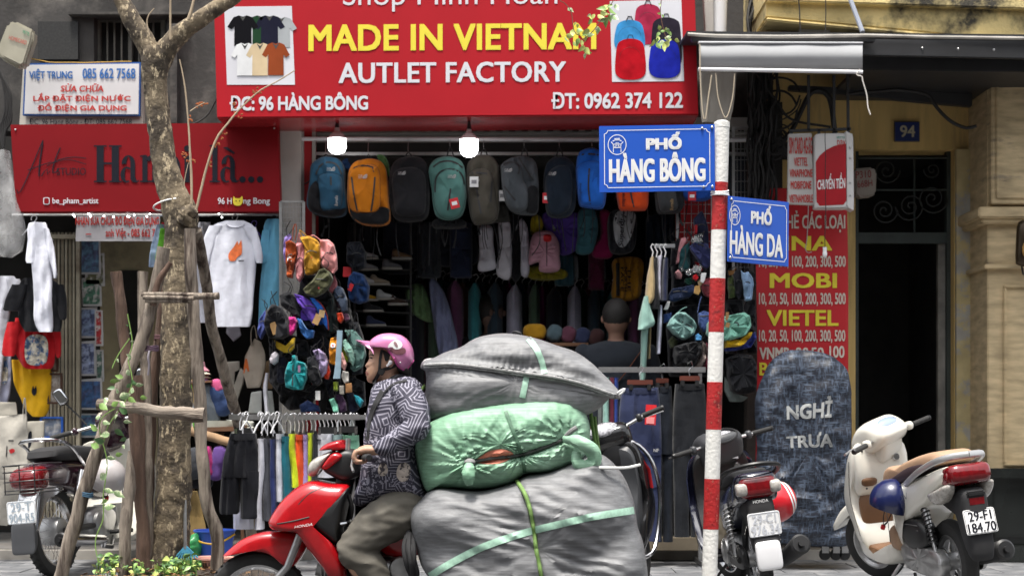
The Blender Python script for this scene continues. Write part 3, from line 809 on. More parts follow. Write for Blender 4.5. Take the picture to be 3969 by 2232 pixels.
B('10, 20, 50, 100, 200, 300, 500',(1909,644,2127,676),bw,.035)
B('MOBI',(1936,687,2105,725),by,.05)
B('10, 20, 50, 100, 200, 300, 500',(1909,737,2127,770),bw,.035)
B('VIETEL',(1928,780,2109,820),by,.05)
B('10, 20, 50, 100, 200, 300, 500',(1909,830,2126,863),bw,.035)
B('VNMB',(1910,874,1986,904),bw,.04);B('20',(2002,874,2034,900),bw,.04);B('50',(2040,874,2072,900),bw,.04);B('100',(2086,870,2124,900),bw,.04)
B('BEELINE',(1910,912,2060,944),by,.04)
cb=thing('bare_bulb','small unlit bulb dangling on a cord in front of the red banner','lamp',tuple(P(2075,650,12.1)))
part('cord',MB().tube(wobble([P(2076,326,12.1),P(2077,460,12.1),P(2075,625,12.1)],16,.006),.003,5),black,cb)
part('bulb',MB().ball(P(2075,640,12.1),(.018,.018,.028)),whitep,cb);part('socket',MB().tube([P(2075,622,12.1),P(2075,634,12.1)],.015,8),whitep,cb)
hk_=thing('wire_hook','thin wire hook hanging from the SIM card sign','hook',tuple(P(2030,640,12.2)))
part('wire',MB().tube(wobble([P(2034,516,12.2),P(2030,600,12.2),P(2026,625,12.2),P(2032,636,12.2),P(2042,634,12.2)],22,.003),.0035,5),steel,hk_)
random.seed(31)
cabm=mat('black_cable',(.015,.014,.014),rough=.7,var=.3)
mb=MB()
for i in range(46):
 x=random.uniform(1890,1950);pts=[P(x+random.uniform(-8,8),-20,12.7)]
 for y in range(60,640,80):pts.append(P(x+random.uniform(-12,12)-6*(y>300),y,12.7+random.uniform(-.15,.12)))
 mb2=MB().tube(wobble(pts,26,.03,i),random.uniform(.004,.011),5);mb.add(mb2.v,mb2.f)
solo('cable_bundle',mb,cabm,'tangle of black cables running down between shop and yellow house','cables',kind='stuff')
mb=MB()
for i in range(16):
 cx,cy,r=random.choice(((1950,360,34),(1935,140,30),(1965,260,50),(1955,50,26)));r*=random.uniform(.6,1.2);cx+=random.uniform(-16,16);cy+=random.uniform(-20,20)
 pts=[P(cx+r*cos(t_*.5),cy+r*.95*sin(t_*.5),12.6+.01*t_) for t_ in range(13)]
 m2=MB().tube(wobble(pts,26,.02,i),random.uniform(.005,.01),5);mb.add(m2.v,m2.f)
solo('cable_coils',mb,cabm,'loose coils of black cable hung in front of the yellow wall','cables',kind='stuff')
def cable(pts,r,D,lab,m=cabm,n=30):
 solo('cable',MB().tube(wobble([P(*(p if len(p)==3 else(*p,D))) for p in pts],n,.006),r,6),m,lab,'cable')
cable([(1940,375),(1990,330),(2040,235),(2085,245),(2100,330),(2100,340)],.022,12.75,'thick black cable arching behind the hanging sign frame')
cable([(2130,240),(2180,232),(2260,228),(2330,238),(2350,262),(2390,305),(2430,323),(2456,318)],.014,12.75,'black cable sagging above the number 94 plate')
cable([(1900,180),(1950,250),(1990,300),(2090,320)],.01,12.6,'thin black cable crossing below the blind')
cable([(1955,370),(1990,408),(2010,425)],.014,12.7,'black cable running behind the SIM card sign')
cable([(0,128),(30,140),(100,152),(150,158),(330,156)],.005,12.7,'thin yellow cable above the VIỆT TRUNG sign',mat('yellow_cable',hexc('a8853a')))
cable([(2250,160),(2330,190),(2400,205),(2470,212)],.008,12.8,'dark cable under the awning at the right')
cable([(2010,-20),(2012,60),(2016,92)],.005,12.0,'thin vertical wire left of the stay rod');cable([(2078,-20),(2076,92)],.004,12.0,'thin vertical wire beside the plaster patch')
cable([(430,330),(510,300),(545,250)],.006,12.9,'black wire left of the big red sign')
for i in range(7):
 cable([(-10+i*4,160+i*10),(20+8*sin(i),230+i*9),(28-5*i,300+i*4),(10,330+8*i)],.01,12.9,['left thick','drooping','frayed','twisted','looped','slack','outer'][i]+' black cable at the left edge beside the white sign')
bulbm=mat('led_bulb_glow',(1,1,1),emit=3.5)
shellp=mat('pinkish_bulb_body',(.55,.42,.42),rough=.4)
def bulb(x,y0,y1,y2,wd,D,lab,cordtop):
 b=thing('led_bulb',lab,'lamp',tuple(P(x,y2,D)),group=None)
 s=D/F
 M=Matrix.Translation(P(x,y1,D));r=wd/2*s
 part('socket',MB().tube([P(x,cordtop,D),P(x,y0,D)],[.008,.018],10),black,b)
 part('housing',MB().lathe([(.018,(y1-y0)*s),(.022,(y1-y0)*s*.7),(r*.8,(y1-y0)*s*.3),(r,0)],20,M),shellp,b)
 part('diffuser',MB().lathe([(r*.96,0),(r*.98,-(y2-y1)*s*.55),(r*.84,-(y2-y1)*s*.8),(r*.6,-(y2-y1)*s*.93),(r*.3,-(y2-y1)*s*.99),(0,-(y2-y1)*s*1.01)],20,M),bulbm,b)
bulb(848,322,350,388,48,12.45,'lit white LED bulb at the left under the big sign',296)
bulb(1180,326,352,396,48,12.4,'lit white LED bulb at the middle under the big sign',296)
bulb(1401,380,388,401,34,13.4,'small lit bulb between the hanging backpacks',372)
#  merchandise builders
random.seed(77)
def mbjoin(*l):
 m=MB()
 for x in l:m.add(x.v,x.f)
 return m
def tshirt(D,rows,sleeves,col,label,k=1.0,group=None,collar=None,print_=None,T=.028,per=26,amp=.02,seed=0,hang=None,name='t_shirt',cat='T-shirt',loc=None):
 """rows = body silhouette rows; sleeves = list of rows lists"""
 b=max(r[0] for r in rows);cx=(rows[0][1]+rows[0][2])/2
 t=thing(name,label,cat,tuple(P(cx,b,D)),group=group)
 body=MB().loft(rows,T,fpx(D),n=44,m=26,e=.55,fold=fold(amp,per,seed,seed=seed))
 parts_=[body]
 for s_ in sleeves:
  parts_.append(MB().loft(s_,T*.7,fpx(D-.02),n=24,m=12,e=.6,fold=fold(amp*.6,per*.8,seed+1,seed=seed+3)))
 m=mbjoin(*parts_);bv=m.bvh()
 part('fabric',m,cloth(col,k),t)
 if collar:
  x,y,w_=collar
  part('collar',MB().tube([hitp(bv,x+w_*cos(a),y+w_*.42*sin(a),D)+Vector((0,-.002,0)) for a in[pi*q/12 for q in range(13)]],.006,6),cloth(col,k*.85),t)
 if print_:
  for pts,mm,nm in print_:part(nm,patch(pts,bv,D,.006),mm,t,smooth=False)
 if hang:hanger(*hang)
 return t,bv
def hitp(bv,x,y,D):
 h_,_=hit(bv,x,y);return h_ if h_ is not None else P(x,y,D)
def hanger(x,y,w_,D,label,m=None,drop=16,yaw=0):
 """clothes hanger whose hook tops at (x,y)"""
 m=m or whitep;s=D/F
 t=thing('clothes_hanger',label,'hanger',tuple(P(x,y+20+drop,D)),(0,0,yaw))
 hk=[Vector((-.022,0,.0)),Vector((-.024,0,.016)),Vector((-.01,0,.034)),Vector((.012,0,.032)),Vector((.02,0,.016)),Vector((.008,0,-.005)),Vector((0,0,-.03))]
 base=Vector((0,0,(20+drop)*s-.034))
 part('hook',MB().tube([base+Vector(q) for q in catmull([tuple(h_) for h_ in hk],16)],.0035,6),m,t,local=True)
 X=w_/2*s
 top=base.z-.03
 part('arm',MB().tube([(-X,0,top-.09),(-X*.5,0,top-.035),(0,0,top),(X*.5,0,top-.035),(X,0,top-.09)],.006,8),m,t,local=True)
 return t
wh='d9dbe6'
rail=thing('clothes_rail','thin steel rail under the Hanoi là sign holding T-shirts','rail',tuple(P(370,540,12.85)))
part('rail',MB().tube([P(30,541,12.85),P(700,541,12.85)],.01,8),steel,rail)
for x in(176,330,452,590):part('rail_hook',MB().tube([P(x,520,12.85),P(x,541,12.85)],.006,6),steel,rail)
tshirt(12.5,[(560,78,112),(580,70,122),(700,84,130),(800,86,132),(835,98,130)],[[(565,74,92),(600,70,92),(655,65,94),(662,68,90)],[(575,110,122),(620,118,134),(690,134,144),(700,136,142)]],wh,'plain white T-shirt hung sideways above the black one',per=18,seed=2,hang=(86,543,60,12.6,'white plastic hanger with the sideways white T-shirt'))
tshirt(12.8,[(700,60,128),(720,48,150),(760,46,158),(810,50,156),(834,62,152)],[[(716,30,70),(750,16,60),(778,8,50),(782,12,46)],[(716,130,160),(750,140,167),(800,150,168),(805,154,164)]],'17181d','black T-shirt hanging over the red one',seed=3)
pict=mat('painted_street_print',(.55,.5,.4),rough=.7,var=.5,scale=26,c2=(.05,.1,.2),thr=(.45,.55))
tshirt(12.9,[(800,40,140),(840,34,146),(880,36,142),(915,52,136),(928,70,128)],[[(810,18,60),(850,10,46),(888,5,40),(896,10,36)],[(810,128,150),(850,138,154),(895,140,153),(900,143,150)]],'b4121c','red T-shirt with a street painting print',seed=4,print_=[(rect(68,849,116,912),pict,'print')])
tshirt(13.0,[(905,30,130),(950,34,130),(990,46,128),(1030,66,122),(1048,84,112)],[],'dca916','yellow T-shirt with a small black drawing',seed=5,print_=[([(80,984),(84,970),(87,978),(91,970),(93,985),(89,994),(83,993)],hk,'print')])
tshirt(13.05,[(695,-60,36),(720,-60,44),(800,-60,22),(920,-60,8),(990,-60,0)],[[(702,16,50),(730,24,54),(780,20,38)]],wh,'white T-shirt at the left edge behind the black one',k=.8,seed=6)
tshirt(13.1,[(880,-40,30),(960,-40,28),(1010,-40,20),(1028,-30,4)],[],'b9bcd6','pale lilac T-shirt with printed pattern at the left edge',k=.8,seed=7,print_=[(rect(0,905,18,960),pict,'print')])
pb=thing('plastic_bag','clear crinkled plastic bag hanging at the left edge','bag',tuple(P(20,640,12.6)))
clear=mat('clear_film',(.5,.5,.5),rough=.25,var=.3,scale=10,bump=1,bscale=14)
clear.node_tree.nodes['Principled BSDF'].inputs['Alpha'].default_value=.42
part('film',MB().loft([(380,4,22),(430,-6,32),(500,-12,50),(570,-14,62),(625,-12,56),(645,0,30)],.09,fpx(12.6),n=30,m=20,fold=fold(.02,18,seed=4)),clear,pb)
tshirt(12.6,[(556,568,614),(563,545,630),(575,530,642),(610,524,648),(700,525,642),(800,535,634),(822,540,628)],[[(568,526,560),(600,513,545),(640,505,532),(668,503,524),(672,508,520)],[(572,610,644),(610,632,655),(645,640,661),(662,646,660)]],wh,'white T-shirt with an orange cat drawing',collar=(592,563,22),seed=8,amp=.009,per=34,print_=[([(575,640),(588,622),(598,606),(600,617),(607,604),(609,622),(608,640),(598,646),(592,656),(578,656)],mat('orange_print',hexc('d66a35'),var=.25,scale=30),'print'),(rect(600,655,613,657),hk,'print')],hang=(592,540,96,12.66,'white plastic hanger with the cat drawing T-shirt'))
tshirt(12.9,[(560,500,530),(600,496,520),(700,496,524),(790,498,530),(812,500,528)],[],wh,'white T-shirt partly hidden behind the support poles',k=.9,seed=9)
tshirt(12.7,[(552,674,702),(570,664,708),(640,662,708),(720,654,704),(800,650,696),(812,650,672)],[[(580,660,680),(620,654,676),(655,650,674),(662,656,668)]],'6fb4d3','light blue T-shirt next to the wire grid',seed=10,hang=(690,543,40,12.72,'dark hanger with the light blue T-shirt',black))
tshirt(12.9,[(565,396,412),(600,384,412),(640,378,408),(672,375,400)],[],'9fb6d6','pale blue T-shirt sleeve behind the tree trunk',seed=11)
tshirt(12.85,[(575,404,416),(610,398,416),(650,391,412),(655,392,404)],[],'6fbf3a','bright green T-shirt edge beside the trunk',seed=12)
tshirt(13.2,[(560,405,418),(600,406,416),(640,404,414)],[],'c0202a','red T-shirt edge behind the trunk',seed=13)
hanger(640,556,44,12.95,'small purple hanger between the white shirts',mat('purple_plastic',hexc('5b4a9c')))
arts=[((200,600,252,690),'5d7f9c'),((205,700,254,770),'4e7a66'),((196,775,244,850),'8496b4'),((238,780,258,870),'a83236'),((196,860,240,945),'9aa6c2'),((240,880,260,960),'4f6d62'),((198,955,256,1030),'44648f'),((212,640,262,720),'6d6f50'),((196,1040,250,1100),'5f86a2')]
names=['blue landscape','dark green foliage','pale blue crowd','narrow red','lilac figures','small green','blue and yellow flowers','olive and blue','blue village']
for i,((a,b,c,d),h) in enumerate(arts):
 D=13.62+.02*(i%3)
 t=thing('art_print',names[i]+' art print in a clear sleeve beside the gate','picture',tuple(P((a+c)/2,d,D)))
 c1=hexc(h);m=mat('art_'+h,c1,rough=.35,var=.6,scale=24,c2=(.5,.5,.48) if i%2 else(.08,.1,.2),thr=(.5,.56))
 q=[(a,b),(c,b+random.uniform(-5,5)),(c+2,d),(a+random.uniform(-5,5),d)]
 part('sheet',plate(q,D,.006),mat('white_paper',(.55,.55,.55)),t)
 part('picture',plate([(a+4,b+4),(c-4,b+4),(c-3,d-5),(a+4,d-5)],D-.004,.003),m,t)
fm=mat('dark_wood_frame',hexc('4a2d1e'),rough=.5,var=.2)
for(a,b,c,d),lab,col in(((128,880,146,935),'brown framed sketch beside the red T-shirt','9c8f7c'),((118,938,156,1016),'dark brown framed portrait beside the yellow T-shirt','8a7f74'),((100,1048,158,1102),'blue framed cat picture below the yellow T-shirt','6d7788')):
 t=thing('picture_frame',lab,'picture',tuple(P((a+c)/2,d,13.0)))
 fmm=mat('blue_frame',hexc('2358ad')) if 'blue' in lab else fm
 for q in(rect(a,b,c,b+5),rect(a,d-5,c,d),rect(a,b+5,a+5,d-5),rect(c-5,b+5,c,d-5)):part('frame',plate(q,12.98,.03),fmm,t,bevel=.003)
 part('picture',plate(rect(a+5,b+5,c-5,d-5),13.0,.008),mat('art_'+col,hexc(col),var=.4,scale=20,c2=(.5,.48,.45),thr=(.45,.6)),t)
def tote(pts,D,h,label,k=1,T=.012,handle=None,print_=None,hd=None):
 cx=sum(p[0] for p in pts)/len(pts);b=max(p[1] for p in pts)
 t=thing('tote_bag',label,'bag',tuple(P(cx,b,D)))
 m=MB().puff(pts,T,fpx(D),n=48,K=6,e=.45,sm=False,disp=lambda a,b_,tt,sg:.03*tt*noise.noise(Vector((a*.03,b_*.02,k*9+D))))
 bv=m.bvh();part('body',m,cloth(h,k),t)
 for hp in(handle or[]):part('handle',MB().tube([P(x,y,D-.02) for x,y in catmull(hp,14)],[(.012,.004)]*14,6),hd or cloth(h,k*.9),t)
 for pp,mm in(print_ or[]):part('print',patch(pp,bv,D),mm,t,smooth=False)
 return t
redlip=mat('red_lip_print',hexc('c8262c'))
tote([(-30,1050),(68,1040),(72,1190),(60,1208),(-30,1205)],12.55,'b5b0a6','cream canvas tote bag with a red lip sketch',print_=[([(23,1132),(33,1128),(38,1134),(28,1140)],redlip),(smooth_loop(rr(28,1108,14,3),10),hk),(smooth_loop([(17,1120),(19,1120),(17,1150),(15,1150)],10),hk)],handle=[[(58,1042),(62,1000),(66,1042)]])
tote([(66,1060),(112,1058),(110,1200),(70,1206)],12.8,'a8a398','cream canvas tote bag with black brush marks behind the motorbike',print_=[([(72,1090),(80,1086),(78,1120),(70,1124)],hk)])
tote([(-30,1205),(38,1205),(56,1212),(40,1290),(20,1322),(-30,1318)],12.7,'b5b0a6','white canvas tote bag hanging lowest at the left edge',k=.9)
tote([(-30,1010),(40,1012),(44,1046),(-30,1052)],12.95,'a8a398','pale tote bag top behind the lip sketch bag')
z5=zz(850,1250,966/300)
tote(zl(z5,[(440,200),(520,240),(570,380),(580,520),(540,700),(510,812),(350,820),(330,740),(300,640),(320,420),(380,300)]),12.9,'b5ab9c','large beige canvas tote with an orange letter A',print_=[(zl(z5,[(325,450),(345,450),(375,610),(355,615),(345,570),(322,570),(310,640),(298,635)]),mat('orange_print2',hexc('c8672a')))],handle=[zl(z5,[(400,300),(400,100),(440,40),(470,200)])])
tote(zl(z5,[(95,490),(250,480),(260,580),(200,590),(180,820),(110,820)]),13.0,'a8a398','slim cream tote bag behind the leaning pole')
tote(zl(z5,[(270,560),(330,640),(300,760),(230,960),(150,900),(160,840)]),12.95,'a8a398','cream tote bag swinging to the left below the white T-shirt')
tote(zl(z5,[(590,480),(650,470),(690,700),(660,830),(520,820),(560,650)]),13.0,'a38a6c','light brown pleated cloth bag beside the wire grid')
tote(zl(z5,[(90,60),(250,50),(275,160),(180,240),(84,130)]),12.95,'8f8d96','grey knotted cloth bag below the white T-shirt',k=.8)
tote(zl(z5,[(400,870),(530,850),(525,1130),(360,1130)]),12.85,'c7cac6','pale grey-green tote bag standing on the table')
tote(zl(z5,[(570,850),(660,850),(690,1130),(560,1130)]),12.9,'bfc4c2','pale grey tote bag beside the pale green one')
tshirt(12.8,[(938,668,676),(975,662,672),(1010,664,674),(1040,668,678)],[],wh,'narrow white shirt seen edge on beside the grid',seed=14)
tb=thing('display_table','low wooden display table with white cloth behind the tree stakes','table',tuple(P(520,1360,12.7)))
wd=mat('brown_board',hexc('6b4a33'),rough=.7,var=.3,stretch=(1,6,6))
part('table_top',plate([(440,1076),(620,1072),(622,1084),(440,1088)],12.55,.6),wd,tb,bevel=.004)
part('cloth',MB().loft([(1058,455,615),(1068,448,618),(1078,450,615)],.28,lambda a,b,t:P(a,b,12.85)+Vector((0,-t,0)),n=30,m=6,fold=None),cloth('c9cabd',.7),tb)
for a,b in(((470,1088),(500,1380)),((560,1088),(480,1380)),((600,1088),(612,1385))):part('leg',MB().tube([P(*a,12.75),P(*b,12.75)],.018,4,sq=True),wd,tb)
def hat(cx,cy,w_,h,D,col,label,kind='bucket',k=1,rot=0):
 t=thing('bucket_hat' if kind=='bucket' else 'baseball_cap',label,'hat',tuple(P(cx,cy+h/2,D)),(0,radians(rot),0))
 s=D/F;W_,Hh=w_*s/2,h*s
 if kind=='bucket':
  part('crown',MB().lathe([(0,Hh),(W_*.5,Hh*.98),(W_*.64,Hh*.86),(W_*.7,Hh*.38)],20,Matrix.Scale(1,4)),cloth(col,k),t,local=True)
  part('brim',MB().lathe([(W_*.68,Hh*.42),(W_*.86,Hh*.2),(W_,0),(W_*.96,-.004),(W_*.66,Hh*.36)],24),cloth(col,k*.9),t,local=True)
 else :
  part('crown',MB().puff(rr(0,-Hh*1.0,W_*1.7,Hh,0,.45,.8,1),W_*.75,lambda a,b,t_:Vector((a,-t_,-b-Hh*.5)),n=24,K=5),cloth(col,k),t,local=True)
  part('peak',MB().puff([(-W_*1.1,.01),(W_*.2,.01),(W_*.4,.02),(-W_*.6,.045)],W_*.5,lambda a,b,t_:Vector((a,-t_,-b+Hh*.2)),n=20,K=4),cloth(col,k*.9),t,local=True)
 return t
hat(486,902,58,60,12.75,'b6678c','mauve pink bucket hat on top of the hat stack')
hat(492,920,70,26,12.76,'c98699','dusty pink hat second in the stack')
hat(494,932,72,18,12.75,'d8d6c2','cream hat in the middle of the stack')
hat(495,942,70,16,12.76,'b9b6a0','beige hat second from the bottom of the stack')
hat(496,952,74,20,12.75,'9c83b6','lilac hat at the bottom of the stack')
stb=thing('hat_shelf','thin wooden hat shelf under the stack of hats','shelf',tuple(P(490,966,12.8)))
part('board',plate([(445,962),(532,956),(532,961),(445,968)],12.6,.35),wd,stb)
part('post',MB().tube([P(532,956,12.8),P(540,1078,12.8)],.01,6),steel,stb);part('post',MB().tube([P(452,964,12.8),P(450,1078,12.8)],.01,6),steel,stb)
def smallbag(cx,cy,w_,h,rot,D,col,label,k=1,T=.05,e=.55,zipp=True,strap=True,patchc=None,tag=None,cat='bag',name='shoulder_bag',top=1,bot=1,rad=.3,seed=None,handle=False,group=None,logo=None,strapto=None):
 sd_=seed if seed is not None else cx*.37+cy*.11
 t=thing(name,label,cat,tuple(P(cx,cy+h/2,D)),group=group)
 ca,sa=cos(radians(rot)),sin(radians(rot))
 def R(u,v):return(cx+u*w_*ca-v*h*sa,cy+u*w_*sa+v*h*ca)
 m=MB().puff(rr(cx,cy,w_,h,rot,rad,top,bot),T,fpx(D),n=36,K=6,e=e,disp=lambda a,b,tt,sg:.25*T*tt*noise.noise(Vector((a*.05,b*.04,sd_))))
 bv=m.bvh();part('body',m,cloth(col,k),t)
 dk_=mat('zip_black',(.02,.02,.022),rough=.6)
 if zipp:
  part('zip',ribbon(bv,[R(-.36,-.3),R(-.1,-.36),R(.36,-.3)],2.6,D,.003),dk_,t)
  part('piping',cordon(bv,[R(-.4,.4),R(-.42,0),R(-.36,-.38),R(0,-.43),R(.36,-.38),R(.42,0),R(.4,.4)],.003,D,.0),cloth(col,k*.6),t)
 if strap:
  q=strapto or(R(0,-.5)[0]+random.uniform(-12,12),R(0,-.5)[1]-random.uniform(25,50))
  part('strap',MB().tube([P(x,y,D-.005) for x,y in catmull([R(-.3,-.42),((R(-.3,-.5)[0]*.4+q[0]*.6),(R(0,-.5)[1]+q[1])/2),q,((R(.3,-.5)[0]*.4+q[0]*.6),(R(0,-.5)[1]+q[1])/2),R(.3,-.42)],22)],[(.009,.003)]*22,6),cloth(col,k*.5) if random.random()<.5 else dk_,t)
 if handle:
  part('handle',MB().tube([P(x,y,D-.01) for x,y in catmull([R(-.14,-.46),R(-.1,-.58),R(.1,-.58),R(.14,-.46)],12)],.006,6),dk_,t)
 if patchc:
  u,v=patchc
  part('badge',patch(rr(*R(u,v),17,16,rot,.2),bv,D,.004,20),inkw,t)
  part('badge_dot',patch(rr(*R(u,v),8,8,rot,.45),bv,D,.007,14),redlip,t)
 if logo:
  part('logo',text(logo[0],[R(logo[1],logo[2]),R(logo[3],logo[2]),R(logo[3],logo[4]),R(logo[1],logo[4])],D,.02,.005,bv=bv),inkw,t,smooth=False)
 if tag:
  u,v,hh=tag;p=R(u,v)
  part('price_tag',MB().box(hitp(bv,*p,D)+Vector((0,-.02,0)),(.032,.003,.05),Matrix.Rotation(random.uniform(-.4,.4),3,'Y')),paint(hh,.6),t)
 return t
for a in((478,1000,40,110,-10,'b49b70','tan cap hanging below the hat shelf'),(512,1010,34,100,-8,'1f4f4b','dark teal cap hanging below the hat shelf'),(530,1015,30,110,-12,'5d646c','grey cap hanging below the hat shelf'),(552,1005,44,90,-25,'2c3f66','denim blue cap hanging at the right below the hat shelf'),(548,972,26,40,-25,'c55583','pink cap peeking above the denim cap'),(490,1165,44,84,8,'3f4146','charcoal grey cap hanging under the table'),(530,1160,22,80,-15,'9c2a66','magenta cap hanging under the table'),(548,1165,34,90,12,'5d4080','purple cap hanging under the table')):
 smallbag(*a[:5],12.7 if a[1]<1100 else 12.62,a[5],a[6],cat='hat',name='baseball_cap',T=.07,zipp=False,strap=False,rad=.45)
smallbag(500,1208,70,40,0,12.75,'22222a','dark cloth bag under the hat table',zipp=False,strap=False)
smallbag(612,1085,60,18,-6,12.6,'cfd0c4','folded white shirt on the display table',zipp=False,strap=False,cat='shirt',name='folded_shirt')
smallbag(604,1064,70,14,4,12.7,'b9bbb2','folded pale shirt lying on the display table',zipp=False,strap=False,cat='shirt',name='folded_shirt')
solo('fallen_branch',branch([P(470,1082,12.35),P(530,1098,12.2),P(600,1120,12.05)],[.035,.035,.03],seed=3),mat('pale_wood',hexc('8f7356'),rough=.85,var=.25,bump=.6),'pale cut branch lying across behind the green handle','branch')
zA=zz(1000,850,1449/450);zB=zz(1000,1200,1449/450)
def tbag(z,pts,D,col,label,k=1,T=.045,e=.3,badge=None,zips=(),straps=(),tags=(),name='small_backpack',piping=True,strapcol=None,cat='bag'):
 q=zl(z,pts);cx=sum(p[0] for p in q)/len(q);b=max(p[1] for p in q)
 for w_,c_ in(('price tag','price tag'),('cap ','cap'),('keyring','keyring')):
  if w_ in label and 'with a brown card' not in label:cat=c_;name=c_.replace(' ','_')
 t=thing(name,label,cat,tuple(P(cx,b,D)))
 sd_=cx*.3
 m=MB().puff(q,T,fpx(D),n=56,K=6,e=e,sm=False,disp=lambda a,b_,tt,sg:.7*T*tt*noise.noise(Vector((a*.06,b_*.05,sd_)))+.25*T*tt*noise.noise(Vector((a*.16,b_*.12,sd_))))
 bv=m.bvh();part('body',m,cloth(col,k),t)
 dkz=mat('zip_black',(.02,.02,.022),rough=.6)
 if piping:
  c=(cx,sum(p[1] for p in q)/len(q));sl_=smooth_loop(q,20)
  part('piping',cordon(bv,[(c[0]+(p[0]-c[0])*.86,c[1]+(p[1]-c[1])*.86) for p in sl_[:17]],.0028,D,0),cloth(col,k*.55),t)
 for zp in zips:part('zip',ribbon(bv,zl(z,zp),3,D,.004),dkz,t)
 for zp in straps:part('strap',MB().tube([P(x,y,D-.012) for x,y in catmull(zl(z,zp),16)],[(.010,.004)]*16,6),cloth(strapcol or col,k*.8),t)
 if not zips and piping and T>.04:
  xa,xb=min(p[0] for p in q),max(p[0] for p in q);ya=min(p[1] for p in q);W_,H_=xb-xa,b-ya
  if hit(bv,cx,ya+H_*.62)[0] is not None:
   part('pocket',patch([(cx-W_*.24,ya+H_*.5),(cx,ya+H_*.47),(cx+W_*.24,ya+H_*.5),(cx+W_*.25,ya+H_*.78),(cx,ya+H_*.83),(cx-W_*.25,ya+H_*.78)],bv,D,.008,20),cloth(col,k*.72),t)
   part('zip',ribbon(bv,[(cx-W_*.26,ya+H_*.42),(cx,ya+H_*.36),(cx+W_*.26,ya+H_*.42)],2.4,D,.005),dkz,t)
 if badge:
  u,v=z(*badge)
  part('badge',patch(rr(u,v,11,11,8,.2),bv,D,.004,20),inkw,t);part('badge_dot',patch(rr(u,v,4.5,4.5,0,.45),bv,D,.008,14),redlip,t)
 if not straps and T>.04 and(b-min(p[1] for p in q))>34:
  tp=min(q,key=lambda p:p[1]);rn=random.Random(int(cx*7))
  for j in range(2):part('strap',MB().tube([P(x,y,D-.03) for x,y in catmull([(tp[0]+rn.uniform(-8,8),tp[1]+6),(tp[0]+rn.uniform(-14,14),tp[1]-12),(tp[0]+rn.uniform(-12,12),tp[1]-rn.uniform(22,36))],8)],[(.009,.003)]*8,6),dkz,t)
 for(x,y,w_,h_,r_,c_) in tags:
  u,v=z(x,y);s_=D/F*KK/(1449/450)
  part('price_tag',MB().box(hitp(bv,u,v,D)+Vector((0,-.02,0)),(w_*s_,.003,h_*s_),Matrix.Rotation(radians(r_),3,'Y')),paint(c_,.6),t)
 return t
tbag(zA,[(350,290),(400,262),(480,310),(485,440),(450,600),(430,740),(370,730),(358,560),(350,420)],12.3,'9c4418','rust orange mini backpack with a white fox badge',badge=(395,497),straps=[[(430,260),(440,120),(470,60),(480,150),(460,270)]],T=.06)
tbag(zA,[(480,300),(560,300),(590,380),(580,560),(570,720),(520,790),(480,740),(470,600),(500,450)],12.33,'d68d92','narrow pink mini backpack between the rust and mustard ones',straps=[[(490,300),(515,170),(520,300)]])
tbag(zA,[(530,230),(650,215),(740,260),(775,320),(780,540),(760,650),(680,690),(600,700),(580,560),(590,360)],12.28,'b5821c','mustard yellow mini backpack with a white fox badge',badge=(675,475),straps=[[(560,240),(520,140),(600,200)]],T=.07)
tbag(zA,[(775,262),(880,255),(945,310),(985,480),(990,620),(940,685),(880,640),(790,590),(780,400)],12.32,'d9908f','dusty pink backpack right of the mustard one',straps=[[(780,262),(700,205),(660,210)]])
tbag(zA,[(560,880),(680,780),(770,640),(830,615),(900,660),(935,740),(900,830),(800,940),(700,975),(600,940)],12.24,'4b4c33','olive green mini backpack tilted over the purple one',badge=(757,860),T=.07)
tbag(zA,[(340,230),(400,180),(420,230),(360,330),(350,560),(330,500),(320,320)],12.42,'8f7bc0','lilac bag strap bundle beside the grid post',piping=False)
tbag(zA,[(450,930),(560,960),(650,1010),(740,1130),(760,1260),(700,1330),(650,1260),(560,1120),(500,1040)],12.26,'5a3aa0','purple backpack laced with yellow cord',zips=[],straps=[[(500,1030),(600,1010),(560,1090),(680,1100),(640,1200),(730,1180)]],strapcol='d0a53c',tags=[(740,1250,80,130,25,'a98455')])
tbag(zA,[(650,980),(700,980),(800,1080),(870,1260),(870,1380),(820,1300),(760,1180)],12.27,'1e5fb8','royal blue bag with yellow and red cords',straps=[[(690,990),(790,1060),(860,1200),(880,1380)]],strapcol='c03a2c',tags=[(800,1180,70,90,10,'b09468')])
tbag(zA,[(270,950),(380,900),(480,980),(600,1100),(690,1240),(700,1360),(640,1350),(500,1210),(440,1230),(400,1160),(290,1080)],12.3,'17181c','black draped backpack across the middle of the bag tower',piping=False)
tbag(zA,[(110,1150),(200,1060),(320,1110),(390,1230),(400,1440),(300,1500),(140,1480),(90,1330)],12.2,'16171d','black backpack with a brown card tag at the lower left',T=.09,zips=[[(150,1200),(230,1150),(330,1200),(350,1300)]],tags=[(205,1362,75,150,-18,'a98455')])
tbag(zA,[(20,1250),(100,1130),(140,1160),(100,1400),(40,1500),(0,1430)],12.36,'3d4a8c','indigo backpack edge behind the light blue T-shirt')
tbag(zB,[(395,90),(470,95),(495,160),(470,260),(410,325),(385,280)],12.24,'c02a80','hot pink pouch in the bag tower',piping=False,T=.06)
tbag(zB,[(490,110),(540,120),(590,210),(660,300),(710,260),(690,350),(610,370),(540,290)],12.22,'2c5c9a','blue curved waist bag with pale blue panel',piping=False,straps=[[(530,120),(590,220),(660,320)]],strapcol='7ab8c8')
tbag(zB,[(205,380),(230,480),(330,540),(400,540),(455,480),(465,350),(440,350),(430,460),(360,470),(300,470),(240,440)],12.2,'a88a20','black bag with a shiny yellow curved handle',piping=False,T=.03)
tbag(zB,[(150,620),(170,560),(220,520),(260,560),(250,650),(200,690),(160,660)],12.2,'b9b4bb','white fluffy keyring pouch',piping=False)
